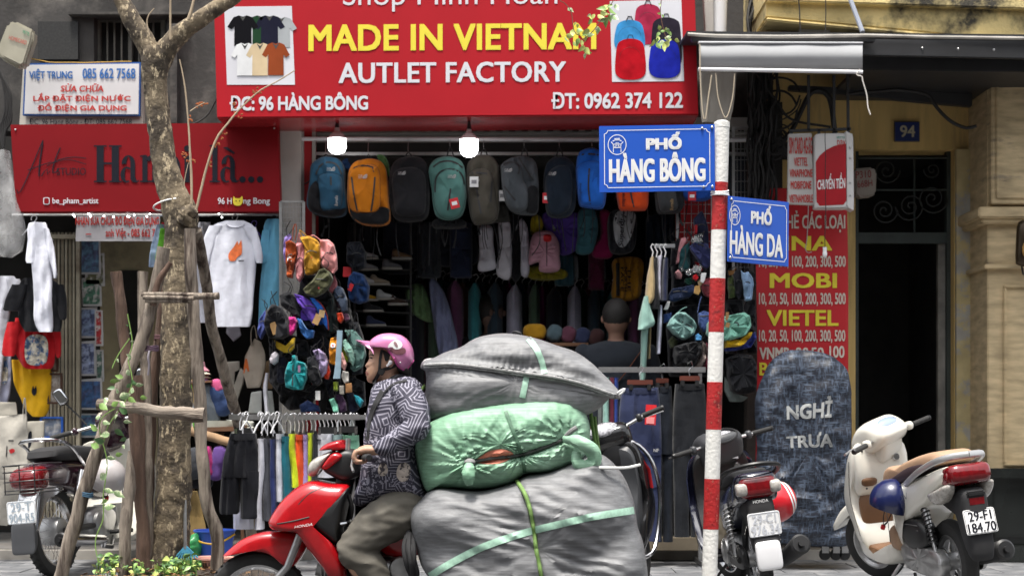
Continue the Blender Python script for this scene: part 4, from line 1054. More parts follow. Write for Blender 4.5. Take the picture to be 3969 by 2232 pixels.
tbag(zB,[(260,600),(330,580),(370,640),(350,900),(290,930),(240,900),(245,760)],12.28,'171a2a','dark navy sling bag left of the turquoise one')
tbag(zB,[(390,655),(430,640),(440,570),(480,570),(490,640),(580,660),(612,720),(608,860),(550,1000),(440,1000),(350,970),(340,850),(360,730)],12.15,'127f84','turquoise sling bag with a vertical black zip',zips=[[(437,690),(430,950)]],tags=[(518,738,30,84,0,'8a6a86')],T=.07,name='sling_bag')
tbag(zB,[(620,600),(700,570),(740,640),(800,900),(760,950),(680,930),(640,850),(620,720)],12.2,'15161c','black sling bag right of the turquoise one',tags=[(750,1070,60,115,0,'d6d6d4')],name='sling_bag')
tbag(zB,[(690,510),(770,490),(840,550),(875,660),(860,790),(800,845),(770,740),(720,600)],12.26,'a596bb','lilac backpack with a round top right of the black sling',T=.07)
tbag(zB,[(830,560),(870,620),(905,780),(880,870),(830,860),(870,740)],12.3,'d23a1c','orange red bag edge behind the lilac one',piping=False)
tbag(zB,[(910,360),(980,340),(1020,450),(1035,680),(980,700),(900,670),(890,500)],12.26,'d18414','orange mini backpack with a fox badge behind the pale blue strap',badge=(937,445))
solo('luggage_strap',MB().loft([(831,848,862),(870,846,860),(920,843,858),(952,838,856)],.004,fpx(12.12),n=12,m=8),cloth('8aa3b2'),'pale blue strap hanging in front of the orange mini backpack','strap')
tbag(zB,[(1010,470),(1060,540),(1110,680),(1080,760),(1030,700)],12.3,'d9a29c','pale pink pouch right of the orange mini backpack',piping=False)
tbag(zB,[(1020,440),(1080,470),(1140,600),(1120,660),(1070,580)],12.34,'8aa02a','lime green bag strip beside the mint one',piping=False)
tbag(zB,[(1030,400),(1100,370),(1180,480),(1215,620),(1190,710),(1150,640)],12.32,'7fa99b','mint green backpack leaning right',T=.06)
tbag(zB,[(1090,260),(1200,250),(1310,380),(1345,560),(1300,720),(1200,780),(1160,740),(1220,640),(1170,460)],12.4,'4d6d68','large grey green backpack behind the mint one',T=.09)
tbag(zB,[(890,1120),(950,1100),(1000,1200),(1010,1280),(950,1280)],12.3,'6fb09a','sea green cap hanging low in the bag tower',piping=False)
tbag(zB,[(960,1060),(1040,1050),(1100,1160),(1110,1260),(1030,1290)],12.34,'3a2440','plum cap hanging low in the bag tower',piping=False)
tbag(zB,[(1200,1060),(1260,1080),(1320,1140),(1280,1220),(1230,1160)],12.36,'187f90','teal panelled cap at the lower right of the bag tower',piping=False)
tbag(zB,[(1100,1010),(1190,1040),(1260,1250),(1150,1300),(1120,1180)],12.42,'191c30','dark blue cap beside the teal panelled one',piping=False)
tbag(zB,[(520,1190),(620,1130),(760,1200),(780,1270),(540,1280)],12.36,'22335c','blue and orange waist pack just above the shorts rack',straps=[[(600,1140),(680,1180),(710,1250)]],strapcol='c07c2a',piping=False)
tbag(zB,[(1060,760),(1130,780),(1135,900),(1080,920),(1040,840)],12.22,'b5b2ac','cluster of white price tags on strings',piping=False,T=.02)
tbag(zB,[(1090,920),(1170,915),(1175,1030),(1095,1040)],12.2,'9a6f48','brown cardboard price tag in the bag tower',piping=False,T=.01)
tbag(zB,[(1015,950),(1075,945),(1075,1060),(1020,1050)],12.22,'aaa59c','pale cardboard price tag left of the brown one',piping=False,T=.01)
tbag(zB,[(940,900),(1000,900),(1000,1010),(950,1020)],12.3,'7f9427','lime pouch below the pale blue strap',piping=False)
tbag(zA,[(950,880),(1000,835),(1060,860),(1110,1000),(1110,1130),(1060,1170),(1000,1060),(950,960)],12.42,'434f63','slate blue backpack behind the olive one',T=.07)
tbag(zA,[(985,1175),(1050,1165),(1075,1240),(1030,1300),(1000,1270)],12.36,'c23a18','orange red pouch below the slate blue backpack',piping=False)
tbag(zA,[(1060,1170),(1130,1180),(1150,1250),(1090,1290)],12.42,'43243a','dark plum pouch beside the orange red one',piping=False)
tbag(zA,[(900,800),(960,700),(990,790),(990,880),(920,930),(890,900)],12.4,'9a5b62','dull rose bag under the dusty pink backpack',piping=False)
tbag(zA,[(1120,300),(1280,280),(1350,420),(1340,600),(1200,660),(1110,540)],12.9,'10151f','very dark navy backpack with a small white bird logo',T=.1,tags=[(1115,660,100,125,2,'c9222a')])
tbag(zA,[(1140,720),(1200,660),(1320,690),(1390,840),(1370,1020),(1260,1060),(1150,1020),(1130,860)],12.85,'1a3a6a','navy blue backpack with a red corner below the dark one',T=.1,tags=[(1160,850,50,90,25,'c9222a')])
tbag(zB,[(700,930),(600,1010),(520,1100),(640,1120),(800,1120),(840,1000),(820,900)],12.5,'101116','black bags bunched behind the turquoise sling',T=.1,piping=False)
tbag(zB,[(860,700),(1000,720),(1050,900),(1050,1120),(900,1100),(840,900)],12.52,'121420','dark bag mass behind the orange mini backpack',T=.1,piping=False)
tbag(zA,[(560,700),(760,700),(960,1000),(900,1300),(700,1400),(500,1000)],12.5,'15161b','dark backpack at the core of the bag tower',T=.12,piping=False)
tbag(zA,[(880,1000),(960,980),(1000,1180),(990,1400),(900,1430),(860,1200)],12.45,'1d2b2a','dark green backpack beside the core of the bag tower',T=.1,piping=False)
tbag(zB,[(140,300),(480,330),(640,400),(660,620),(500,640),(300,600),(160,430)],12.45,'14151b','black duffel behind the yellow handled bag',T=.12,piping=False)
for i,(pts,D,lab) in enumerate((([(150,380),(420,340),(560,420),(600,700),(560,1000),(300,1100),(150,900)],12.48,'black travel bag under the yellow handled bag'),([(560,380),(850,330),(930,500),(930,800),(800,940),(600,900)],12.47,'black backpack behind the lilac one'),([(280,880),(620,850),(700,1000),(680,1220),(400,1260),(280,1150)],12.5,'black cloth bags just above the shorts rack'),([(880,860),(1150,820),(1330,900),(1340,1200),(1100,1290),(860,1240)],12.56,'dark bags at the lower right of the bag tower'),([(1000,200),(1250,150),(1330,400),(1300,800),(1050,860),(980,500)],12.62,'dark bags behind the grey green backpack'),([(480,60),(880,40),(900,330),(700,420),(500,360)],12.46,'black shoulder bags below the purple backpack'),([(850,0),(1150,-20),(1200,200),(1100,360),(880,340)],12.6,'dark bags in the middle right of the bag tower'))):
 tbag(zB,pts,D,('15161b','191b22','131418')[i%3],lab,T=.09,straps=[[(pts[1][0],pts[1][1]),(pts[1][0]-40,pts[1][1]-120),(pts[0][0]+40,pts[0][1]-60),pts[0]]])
lt=MB()
for x in(186,190,222,226,230,262,288,318,323,340,372,377,228,460,548,556):
 lt.ball(P(x+random.uniform(-3,3),541+random.uniform(-4,6),12.7),.0065,6)
solo('led_lights',lt,mat('tiny_led',(1,1,1),emit=6),'row of tiny white LED lights under the Hanoi là sign','lights',kind='stuff')
#  row of backpacks under the shutter
zC=zz(1550,550,1739/900);zD=zz(800,600,1863/900);zE=zz(2300,600,1268/700);zF=zz(2450,1150,1449/500);zG=zz(2450,800,1811/500)
dkz=mat('zip_black',(.02,.02,.022),rough=.6)
logoW=mat('faded_white_logo',(.5,.5,.5),rough=.6)
def backpack(z,body,D,col,label,front=None,fcol=None,base=None,hook=None,logo=None,lw=60,zips=(),straps=(),tags=(),side=None,T=.11,k=1,rtext=None,pockets=(),pull=None):
 q=zl(z,body);cx=sum(p[0] for p in q)/len(q);b=max(p[1] for p in q)
 t=thing('backpack',label,'backpack',tuple(P(cx,b,D)))
 m=MB().puff(q,T,fpx(D),n=56,K=8,e=.42,disp=lambda a,b_,tt,sg:.05*tt*noise.noise(Vector((a*.05,b_*.035,cx)))+.012*tt*noise.noise(Vector((a*.16,b_*.12,cx))))
 part('body',m,cloth(col,k),t);bv=m.bvh()
 def lay(pts,c_,nm,T_=.025,n=36):
  o=zl(z,pts);mm=MB()
  n_=n;oo=smooth_loop(o,n_);c=(sum(p[0] for p in oo)/n_,sum(p[1] for p in oo)/n_)
  V=[];K=6
  for kx in range(K):
   rho=cos(kx/K*pi/2)**.6;tt=sin(kx/K*pi/2)**.6 if kx else 0
   for p in oo:
    a,b_=c[0]+(p[0]-c[0])*rho,c[1]+(p[1]-c[1])*rho
    V.append(hitp(bv,a,b_,D-.0)+Vector((0,-T_*tt-.001,0)))
  V.append(hitp(bv,*c,D)+Vector((0,-T_-.001,0)))
  f=[(kx*n_+i,kx*n_+(i+1)%n_,(kx+1)*n_+(i+1)%n_,(kx+1)*n_+i) for kx in range(K-1) for i in range(n_)]
  f+=[((K-1)*n_+i,(K-1)*n_+(i+1)%n_,K*n_) for i in range(n_)]
  mm.add(V,f);part(nm,mm,cloth(c_,k),t);return mm
 allm=MB();allm.add(m.v,m.f)
 if side:x=lay(side,'16171b','side_panel',.012);allm.add(x.v,x.f)
 if base:x=lay(base,'121216','base',.015);allm.add(x.v,x.f)
 if front:x=lay(front,fcol or col,'front_pocket',.045);allm.add(x.v,x.f)
 for pk in pockets:x=lay(pk,fcol or col,'pocket',.02);allm.add(x.v,x.f)
 bv=allm.bvh()
 for zp in zips:part('zip',ribbon(bv,zl(z,zp),4.2,D,.004),dkz,t)
 rn=random.Random(int(cx));x0_,x1_=min(p[0] for p in q),max(p[0] for p in q);y0_=min(p[1] for p in q)
 for j in range(3):
  u=x0_+(x1_-x0_)*rn.uniform(.15,.85);l_=rn.uniform(25,95)
  part('dangling_strap',MB().tube([P(x,y,D+rn.uniform(-.02,.06)) for x,y in catmull([(u,b-12),(u+rn.uniform(-4,4),b+l_*.5),(u+rn.uniform(-10,10),b+l_)],7)],[(rn.uniform(.006,.013),.003)]*7,6),dkz,t)
 for sx in(-1,1):
  u=x0_+4 if sx<0 else x1_-4;v=y0_+(b-y0_)*rn.uniform(.35,.6)
  part('side_buckle',MB().tube([P(u,v,D-.03),P(u+sx*rn.uniform(6,12),v+rn.uniform(4,22),D)],[(.012,.004),(.009,.004)],6),dkz,t)
 if front:
  o=smooth_loop(zl(z,front),24);part('piping',cordon(bv,o+[o[0]],.0035,D,0),cloth(col,k*.5),t)
 for st in straps:
  part('strap',MB().tube([P(x,y,D-.02) for x,y in catmull(zl(z,st),14)],[(.013,.004)]*14,6),dkz,t)
 if hook:
  x,y=z(*hook);yb=min(p[1] for p in q)
  part('handle',MB().tube([P(x-9,yb+3,D),P(x-5,(y+yb)/2,D),P(x,y,D-.01),P(x+6,(y+yb)/2,D),P(x+10,yb+3,D)],.006,6),dkz,t)
  part('hook',MB().tube([P(x,y+3,D-.01),P(x-1,y-8,D-.01),P(x,352,12.78)],.003,5),steel,t)
 if logo:
  u,v=z(*logo);w_=lw*KK/1.95
  lm=MB()
  for j in range(3):
   r0=w_*(.42-.13*j)
   lm=mbjoin(lm,ribbon(bv,[(u+w_*.5-r0*1.0,v+w_*.22),(u+w_*.5-r0*.95,v-r0*.5+w_*.2),(u+w_*.5-r0*.5,v-r0*.95+w_*.2),(u+w_*.5,v-r0+w_*.2)],w_*.08,D,.006,8))
  part('logo',lm,logoW,t,smooth=False)
  part('lettering',mbjoin(*[text(s_,(u-w_*.5,v-w_*.2+j*w_*.15,u+w_*.0,v-w_*.2+j*w_*.15+w_*.11),D,.03,.007,bv=bv) for j,s_ in enumerate(('THE','NORTH','FACE'))]),logoW,t,smooth=False)
 if rtext:
  s_,x0,y0,x1,y1,mm=rtext
  a,b_,c,d=z(x0,y0),z(x1,y0),z(x1,y1),z(x0,y1)
  part('lettering',text(s_,[d,a,b_,c],D,.02,.006,bv=bv),mm,t,smooth=False)
 for(x,y,w_,h_,r_,c_) in tags:
  u,v=z(x,y);s_=D/F*KK/1.932
  g=part('price_tag',MB().box(hitp(bv,u,v,D)+Vector((0,-.03,0)),(w_*s_,.004,h_*s_),Matrix.Rotation(radians(r_),3,'Y')),paint(c_,.6),t,bevel=.001)
  part('tag_print',MB().box(hitp(bv,u,v,D)+Vector((0,-.033,0)),(w_*s_*.6,.002,h_*s_*.35),Matrix.Rotation(radians(r_),3,'Y')),paint('e2e2e2' if c_!='cfcfcf' else '77777b',.6),g)
 return t,bv
D0=12.75
backpack(zD,[(870,60),(960,22),(1060,40),(1110,110),(1115,260),(1130,400),(1110,480),(1000,505),(880,480),(815,430),(815,330),(835,200),(840,110)],D0,'27516b','teal blue backpack at the left end of the hanging row',front=[(900,175),(990,150),(1080,180),(1095,300),(1075,420),(1000,440),(925,435),(910,300)],side=[(820,290),(880,210),(910,300),(925,440),(880,470),(820,430)],base=[(840,440),(930,438),(1075,438),(1125,430),(1110,490),(1000,508),(880,488)],zips=[[(880,160),(910,90),(980,60),(1050,85),(1085,160)],[(998,150),(1000,245)]],hook=(960,0),logo=(1000,118),lw=64,rtext=('Borealis',1030,330,1055,410,logoW))
backpack(zD,[(1150,130),(1190,70),(1270,42),(1370,45),(1430,90),(1455,200),(1470,380),(1475,530),(1400,570),(1250,560),(1160,490),(1135,380),(1138,220)],D0,'c47410','bright orange backpack with black base',front=[(1150,150),(1220,95),(1330,80),(1385,130),(1395,300),(1390,420),(1330,462),(1220,462),(1150,425),(1142,280)],base=[(1140,430),(1220,462),(1330,464),(1395,420),(1470,440),(1475,530),(1400,572),(1240,562),(1160,500)],zips=[[(1165,180),(1185,330),(1210,450)],[(1352,180),(1340,330),(1322,455)],[(1180,110),(1240,88),(1330,100),(1345,140)]],straps=[[(1395,205),(1455,205)]],hook=(1300,0),logo=(1255,178),lw=68)
backpack(zD,[(1480,120),(1530,50),(1640,20),(1750,50),(1785,180),(1790,400),(1760,510),(1640,540),(1520,520),(1480,430),(1470,250)],D0+.02,'1b1b1f','black backpack right of the orange one',hook=(1620,-20),logo=(1568,150),lw=58,front=[(1500,150),(1640,100),(1750,160),(1760,380),(1740,480),(1640,500),(1530,480),(1500,350)],straps=[[(1510,480),(1500,540)],[(1610,500),(1590,550)]])
backpack(zC,[(225,300),(215,220),(250,150),(330,118),(420,125),(480,180),(495,300),(498,430),(470,540),(400,585),(310,580),(265,545),(245,450),(240,380)],D0,'4f7a74','sage green backpack with a red tag',front=[(262,290),(300,225),(380,205),(450,225),(485,300),(486,430),(450,540),(380,578),(310,560),(265,490),(255,380)],zips=[[(262,380),(268,280),(310,222),(390,205),(460,240),(484,320)],[(250,190),(310,150),(400,150),(470,195)],[(380,350),(358,515)]],hook=(376,35),logo=(390,262),lw=62,tags=[(410,465,66,76,-14,'c8242c')],straps=[[(225,600),(222,760),(218,925)]])
backpack(zC,[(500,230),(520,150),(600,105),(690,120),(740,190),(745,350),(740,540),(700,600),(600,622),(550,610),(525,540),(505,400)],D0+.03,'4a463e','dark taupe backpack with a white tag',front=[(505,260),(570,205),(650,205),(690,260),(715,420),(725,540),(690,595),(600,615),(550,600),(530,500),(512,380)],zips=[[(512,245),(580,232),(655,240)],[(575,350),(590,450),(608,540)],[(690,300),(680,450)]],hook=(628,45),tags=[(556,305,64,78,0,'cfcfcf')],logo=(575,290),lw=40,straps=[[(700,610),(735,780),(735,950)],[(750,620),(768,740),(745,850)]],rtext=None)
backpack(zC,[(755,230),(765,170),(830,130),(930,112),(1010,150),(1035,260),(1040,400),(1030,530),(960,548),(860,535),(800,480),(770,380)],D0,'474c51','mid grey backpack with crossed black straps',front=[(760,230),(780,175),(850,150),(900,180),(930,300),(955,350),(950,500),(880,530),(820,510),(790,430),(768,330)],side=[(955,350),(1030,345),(1040,500),(1020,535),(950,540)],zips=[[(765,170),(850,152),(895,190),(885,245)],[(780,335),(865,440)],[(890,120),(940,200),(1000,290)]],straps=[[(900,262),(970,270),(1025,282)],[(915,265),(990,300)],[(1040,550),(1045,640)],[(1045,640),(1045,760),(990,850)]],hook=(932,35),logo=(812,215),lw=58,tags=[(770,408,66,80,0,'cfcfcf')])
backpack(zC,[(1080,230),(1110,150),(1180,118),(1260,130),(1310,200),(1320,350),(1310,500),(1260,560),(1180,572),(1110,550),(1085,450),(1075,320)],D0+.02,'14202e','dark navy backpack with a red tag',hook=(1195,35),logo=(1142,240),lw=56,tags=[(1094,425,52,76,1,'b8202a')],straps=[[(1210,560),(1225,700),(1245,820)],[(1310,540),(1300,680),(1290,830)]],front=[(1095,260),(1180,180),(1270,200),(1290,350),(1270,500),(1190,555),(1120,530),(1092,420)])
backpack(zC,[(1316,200),(1340,90),(1420,55),(1490,70),(1530,120),(1545,300),(1535,470),(1500,502),(1420,495),(1350,480),(1330,400),(1316,290)],D0,'1d62c4','bright blue roll top backpack beside the street name plate',front=[(1325,200),(1400,150),(1500,160),(1530,300),(1530,450),(1490,495),(1400,488),(1345,460),(1330,330)],zips=[[(1418,200),(1412,350),(1428,488)],[(1340,100),(1420,92),(1490,100)]],rtext=('patagonia',1338,310,1366,450,mat('deep_blue_ink',(.01,.05,.2))),straps=[[(1380,510),(1385,640),(1375,710)]],hook=(1440,38))
backpack(zE,[(158,260),(155,120),(200,60),(330,60),(380,120),(385,280),(378,375),(340,392),(250,393),(190,385),(172,330)],D0,'d2491a','orange red patagonia style backpack below the street name plate'.replace('patagonia style ',''),zips=[[(255,150),(262,270),(290,390)]],rtext=('patagonia',196,270,226,365,mat('deep_red_ink',(.1,.01,.01))),straps=[[(380,380),(385,470)]])
backpack(zE,[(430,260),(420,120),(470,60),(600,60),(640,150),(640,300),(610,400),(500,412),(450,400)],D0+.02,'24262b','charcoal backpack right of the orange red one',front=[(445,265),(460,150),(560,140),(580,280),(590,380),(520,405),(470,395)],fcol='3d3f42',rtext=('Borealis',537,312,560,390,mat('tan_ink',hexc('a88a62'))))
backpack(zE,[(610,200),(660,130),(790,130),(840,200),(835,290),(780,325),(680,320),(625,300)],D0,'19489c','blue backpack with a red tag next to the striped post',tags=[(690,295,58,66,0,'b8202a')])
backpack(zC,[(250,600),(250,640),(330,650),(480,640),(490,600),(420,580),(300,580)],D0+.12,'15161a','black backpack base showing under the sage green one')
backpack(zC,[(560,610),(800,600),(820,560),(780,300),(740,180),(760,500),(700,610)],D0+.14,'2d2c29','brown black backpack squeezed between taupe and grey ones',T=.06)
backpack(zD,[(1370,10),(1430,15),(1465,80),(1468,160),(1440,170),(1400,80)],D0+.2,'5b8a55','green cap shaped bag peeking behind the orange backpack',T=.06)
for(a,b,c_,lab) in((zD,(1100,40,1180,120),'1c3d6a','blue backpack top far behind the teal one'),):
 x0,y0,x1,y1=b;backpack(a,[(x0,y0),(x1,y0),(x1,y1),(x0,y1)],D0+.3,c_,lab,T=.06)
def jacket(z,pts,D,col,label,k=1,quilt=0,T=.1,print_=None,name='jacket',cat='jacket',slv=None):
 q=zl(z,pts);cx=sum(p[0] for p in q)/len(q);b=max(p[1] for p in q)
 t=thing(name,label,cat,tuple(P(cx,b,D)))
 f=(lambda a,b_,tt,sg:(.016*abs(sin(b_*pi/quilt))+.02*noise.noise(Vector((a*.05,b_*.05,cx))))*tt) if quilt else(lambda a,b_,tt,sg:.02*tt*(sin(a*.35)+noise.noise(Vector((a*.08,b_*.02,cx)))))
 m=MB().puff(q,T,fpx(D),n=48,K=9,e=.5,disp=f,sm=True)
 part('body',m,cloth(col,k),t);bv=m.bvh()
 for pp,mm,nm in(print_ or[]):part(nm,patch(zl(z,pp),bv,D,.006),mm,t,smooth=False)
 return t,bv
jacket(zC,[(600,645),(690,640),(700,760),(715,880),(712,950),(590,965),(595,850)],13.5,'c9cad6','white puffer jacket left half behind the taupe backpack',quilt=26,k=.9)
jacket(zC,[(740,610),(815,600),(835,700),(832,1010),(740,1010),(720,940),(745,800)],13.55,'d0d0da','white puffer jacket right half below the grey tag',quilt=26,k=.9)
jacket(zC,[(895,590),(935,600),(965,700),(968,985),(908,990),(905,800)],13.5,'c4c4d2','narrow white puffer jacket left of the pink one',quilt=26,k=.9)
jacket(zC,[(830,560),(900,560),(910,800),(905,1010),(835,1010)],13.6,'121318','black jacket between the white puffers',quilt=22)
t,bv=jacket(zC,[(985,720),(1020,680),(1090,668),(1150,690),(1190,760),(1195,850),(1190,965),(1050,970),(1040,900),(970,920),(965,850)],13.4,'bd8f9f','small pink quilted jacket',quilt=11,print_=[(rect(1080,700,1130,745),redlip,'label')])
part('zip',ribbon(bv,zl(zC,[(1100,745),(1100,960)]),2,13.4,.004),dkz,t)
jacket(zC,[(1060,560),(1120,530),(1340,540),(1360,620),(1330,800),(1210,850),(1190,760),(1100,680)],13.6,'5a43a0','purple quilted jacket behind the navy backpack',quilt=16)
jacket(zC,[(1340,520),(1450,510),(1485,640),(1460,780),(1420,840),(1320,830),(1330,700)],13.5,'3b6c78','teal blue vest hanging below the bright blue backpack',quilt=18)
jacket(zC,[(1490,530),(1570,530),(1580,700),(1590,860),(1460,870),(1440,820),(1500,700)],13.6,'8c1650','magenta quilted jacket beside the teal vest',quilt=14)
jacket(zC,[(985,570),(1050,560),(1070,650),(980,690)],13.6,'c0b02c','yellow and blue jacket top above the pink one')
jacket(zC,[(980,930),(1230,960),(1230,1030),(980,1025)],13.7,'8c8420','olive yellow garment below the pink jacket')
t,bv=jacket(zE,[(110,420),(180,385),(290,410),(300,560),(270,680),(130,690),(100,560)],13.2,'14161d','black sling bag with a grey panel reading Superdry',name='sling_bag',cat='bag')
part('panel',patch(zl(zE,[(170,400),(230,395),(295,420),(270,560),(215,650),(160,620),(140,480)]),bv,13.2,.01),cloth('a9acb0',.9),t)
part('lettering',text('Superdry',[zE(175,640),zE(178,415),zE(232,415),zE(215,650)],13.2,.03,.016,bv=bv),hk,t,smooth=False)
t,bv=jacket(zE,[(145,735),(335,735),(340,900),(310,1010),(140,1015),(138,860)],13.6,'9a6c14','dull yellow duffel bag with black lettering',name='duffel_bag',cat='bag')
part('lettering',mbjoin(*[text(s_,[zE(x+22,790),zE(x+22,960),zE(x,960),zE(x,790)],13.6,.03,.01,bv=bv) for s_,x in(('THE',240),('NORTH',215),('FACE',190))]),hk,t,smooth=False)
part('strap',ribbon(bv,zl(zE,[(170,760),(172,990)]),9,13.6,.008),dkz,t)
jacket(zC,[(1480,870),(1530,870),(1540,1030),(1500,1040)],13.9,'a9b4b6','pale sleeve hanging at the back of the shop')
jacket(zC,[(1300,860),(1330,870),(1335,1020),(1310,1020)],13.9,'9aa0a4','pale grey sleeve hanging at the back of the shop')
jacket(zC,[(240,700),(340,640),(480,640),(560,700),(580,900),(400,940),(260,900)],13.9,'10131f','dark navy jackets behind the sage green backpack',quilt=20)
jacket(zC,[(0,560),(160,560),(180,900),(0,900)],13.9,'11131a','black quilted jacket deep in the shop',quilt=14)
rackc=mat('dull_rail',(.03,.03,.03),rough=.6)
dr=thing('clothes_rack','long dark rail of hanging clothes deep inside the bag shop','clothes rack',(0.2,14.9,.1))
part('rail',MB().tube([P(1020,672,14.6),P(1300,688,15.0),P(1640,710,15.2)],.012,8),rackc,dr)
for x,y in((1024,672),(1300,688),(1636,710)):part('post',MB().tube([P(x,y,14.8),P(x,1330,14.8)],.014,8),rackc,dr)
cols=['14151d','1a2230','2b3a2c','3c4f3f','20283c','1b1c24','5a3550','7a5060','8a2470','2c6a70','1c4a50','6a6a78','24303a','5d3a2c','3a2a5a','8c8c9c','2e2e38','1f4c58']
adj='black,ink blue,moss,dull green,night blue,charcoal,plum,dusty rose,magenta,teal,petrol,grey lilac,slate,brown,violet,pale grey,smoky,sea blue'.split(',')
for i in range(36):
 x=1046+i*16.6;yt=706+i*.8+4*(i%2);ln_=random.uniform(230,330);w_=random.uniform(26,42);D=14.3+.3*(i%3)
 t=thing('hanging_garment',('' if i<18 else 'second ')+adj[i*7%18 if i<18 else(i*5+3)%18]+' garment on the '+('left' if i<18 else 'right')+' half of the dark inner rail','garment',tuple(P(x,yt+ln_,D)))
 part('fabric',MB().loft([(yt,x-6,x+8),(yt+14,x-w_*.5,x+w_*.45),(yt+90,x-w_*.55,x+w_*.5),(yt+ln_,x-w_*.6,x+w_*.5)],.22,fpx(D),n=20,m=10,fold=fold(.02,14,seed=i)),cloth(cols[i*7%18 if i<18 else(i*5+3)%18],1.7),t)
 part('hanger_hook',MB().tube([P(x+2,yt,D),P(x+2,yt-12,D),P(x+9,yt-20,D),P(x+3,yt-28,D),P(x-5,yt-24,D)],.0045,5),whitep,t)
for a in(([(1150,700),(1185,720),(1210,800),(1222,880),(1180,900)],'8087a8','pale lilac hooded jacket at the left inside the shop',14.0),([(1090,720),(1130,705),(1150,745),(1160,800),(1110,780)],'6f8f63','soft green jacket at the left inside the shop',14.1)):
 q=[(x-0,y) for x,y in a[0]]
 jacket(lambda x,y:(x,y),[(x-70,y+10) for x,y in q],a[3],a[1],a[2])
ss=thing('shoe_shelf','wire shoe shelves inside the shop behind the bag tower','shelf',tuple(P(960,900,13.6)))
for y in(648,672,713,748,780,815):part('shelf_board',plate([(890,y),(1035,y+6),(1035,y+9),(890,y+3)],13.5,.3),rackc,ss)
for x in(892,1033):part('post',MB().tube([P(x,560,13.5),P(x,1340,13.5)],.01,6),rackc,ss)
shoe_l='white,cream and brown,grey,tan,white and black,black,mustard,white and grey,dark brown,pale grey,navy and white'.split(',')
shoe_c=['b9babd','9c8f7c','6d6f74','7b6248','c3c3c6','1a1a1e','b48a20','b0b4b4','3a2c24','8f9296','2a3350']
for i,(x,y) in enumerate(((926,640),(955,705),(985,665),(1010,640),(930,705),(938,772),(925,745),(970,742),(1000,755),(925,668),(945,808))):
 D=13.4;s=D/F
 t=thing('shoe',shoe_l[i]+' trainer on the wire shoe shelves','shoe',tuple(P(x,y+12,D)))
 fr0=lambda a,b,t_,x=x,y=y:P(x+a,y+b,D)+Vector((0,-t_,0))
 part('upper',MB().puff([(-24,6),(-22,-12),(-12,-14),(-4,-6),(14,-1),(26,5),(24,9),(-22,9)],.045,fr0,n=28,K=5,e=.6),cloth(shoe_c[i],.65),t)
 part('sole',MB().puff([(-25,8),(27,8),(28,12),(-24,13)],.05,fr0,n=20,K=4,e=.4),cloth('a5a39c',.6),t)
def gbag(z,pts,D,col,label,**k):return tbag(z,pts,D,col,label,**k)
gbag(zG,[(690,450),(740,440),(800,430),(760,500),(690,580),(650,800),(620,810),(650,600)],12.6,'c4868c','narrow pink bag strap at the top of the right cluster',piping=False)
gbag(zG,[(800,500),(810,640),(815,820),(780,910),(700,920),(655,880),(660,700),(680,600)],12.58,'123f44','dark teal crescent bag in the right cluster',zips=[[(740,580),(750,700),(700,860)]])
gbag(zG,[(800,570),(880,500),(980,490),(1060,540),(1110,700),(1100,830),(1040,880),(970,830),(880,700),(820,620)],12.5,'232850','navy nylon bag with a round patch in the right cluster',zips=[[(870,560),(970,530),(1050,600)]])
gbag(zG,[(880,780),(940,800),(990,900),(940,930),(900,880)],12.62,'9c1622','crimson bag edge under the navy nylon bag',piping=False)
gbag(zG,[(500,1260),(560,1160),(700,1140),(860,1100),(880,1200),(800,1280),(600,1340),(500,1330)],12.55,'1b2a4a','flat navy waist bag in the right cluster',T=.06)
gbag(zG,[(960,1130),(1000,1030),(1090,1000),(1110,1100),(1080,1280),(1010,1240)],12.52,'9c4550','dull rose bag beside the striped post')
gbag(zG,[(1085,1220),(1115,1190),(1110,1310),(1090,1290)],12.5,'d0a51e','small yellow bag corner touching the striped post',piping=False)
gbag(zG,[(860,180),(960,70),(1000,100),(1060,300),(1080,560),(1000,560),(880,420)],12.7,'1a1f3a','navy drawstring bags hanging from the red panel grid',straps=[[(960,80),(950,200),(900,380)]])
gbag(zG,[(870,270),(910,260),(905,400),(870,400)],12.66,'9a1a22','dark red pouch hanging on the red panel grid',piping=False)
gbag(zG,[(560,560),(640,450),(680,470),(620,640),(600,830),(530,850)],12.7,'15151c','black tote at the left of the right cluster')
gbag(zG,[(740,1020),(860,1000),(890,1080),(780,1110),(730,1080)],12.6,'1c4a3c','dark green pouch above the flat navy waist bag',piping=False)
gbag(zG,[(590,940),(640,890),(700,960),(690,1020),(620,1010)],12.56,'b9868a','pink plush keyring in the right cluster',piping=False)
gbag(zG,[(850,980),(900,950),(930,1000),(900,1050),(855,1020)],12.5,'c81e26','red plush keyring in the right cluster',piping=False)
gbag(zG,[(968,935),(1045,935),(1020,1040),(995,1080),(958,1060)],12.45,'d3d4d6','white price tag left of the striped post',piping=False,T=.01)
gbag(zG,[(880,1120),(950,1110),(960,1200),(930,1245),(865,1220)],12.45,'a5814e','brown card price tag left of the striped post',piping=False,T=.01)
gbag(zG,[(920,1060),(960,1020),(1000,1070),(960,1120),(925,1100)],12.48,'b09a78','tan card price tag below the white one',piping=False,T=.01)
gbag(zG,[(490,1330),(535,1335),(520,1400),(500,1449),(440,1449)],12.45,'d0cfcf','folded white price tag below the flat navy waist bag',piping=False,T=.01)
gbag(zF,[(390,330),(430,250),(500,180),(580,180),(680,260),(720,340),(690,430),(600,485),(560,480),(460,420)],12.4,'6d918d','sage green nylon shoulder bag tilted in the right cluster',T=.1,zips=[[(520,260),(600,300),(680,350)]],straps=[[(510,185),(560,140),(615,115)]])
gbag(zF,[(740,190),(800,160),(860,180),(875,230),(860,390),(780,400),(745,300)],12.45,'43578c','steel blue shoulder bag left of the striped post',straps=[[(735,180),(760,60),(780,0)]],zips=[[(760,220),(860,215)]])
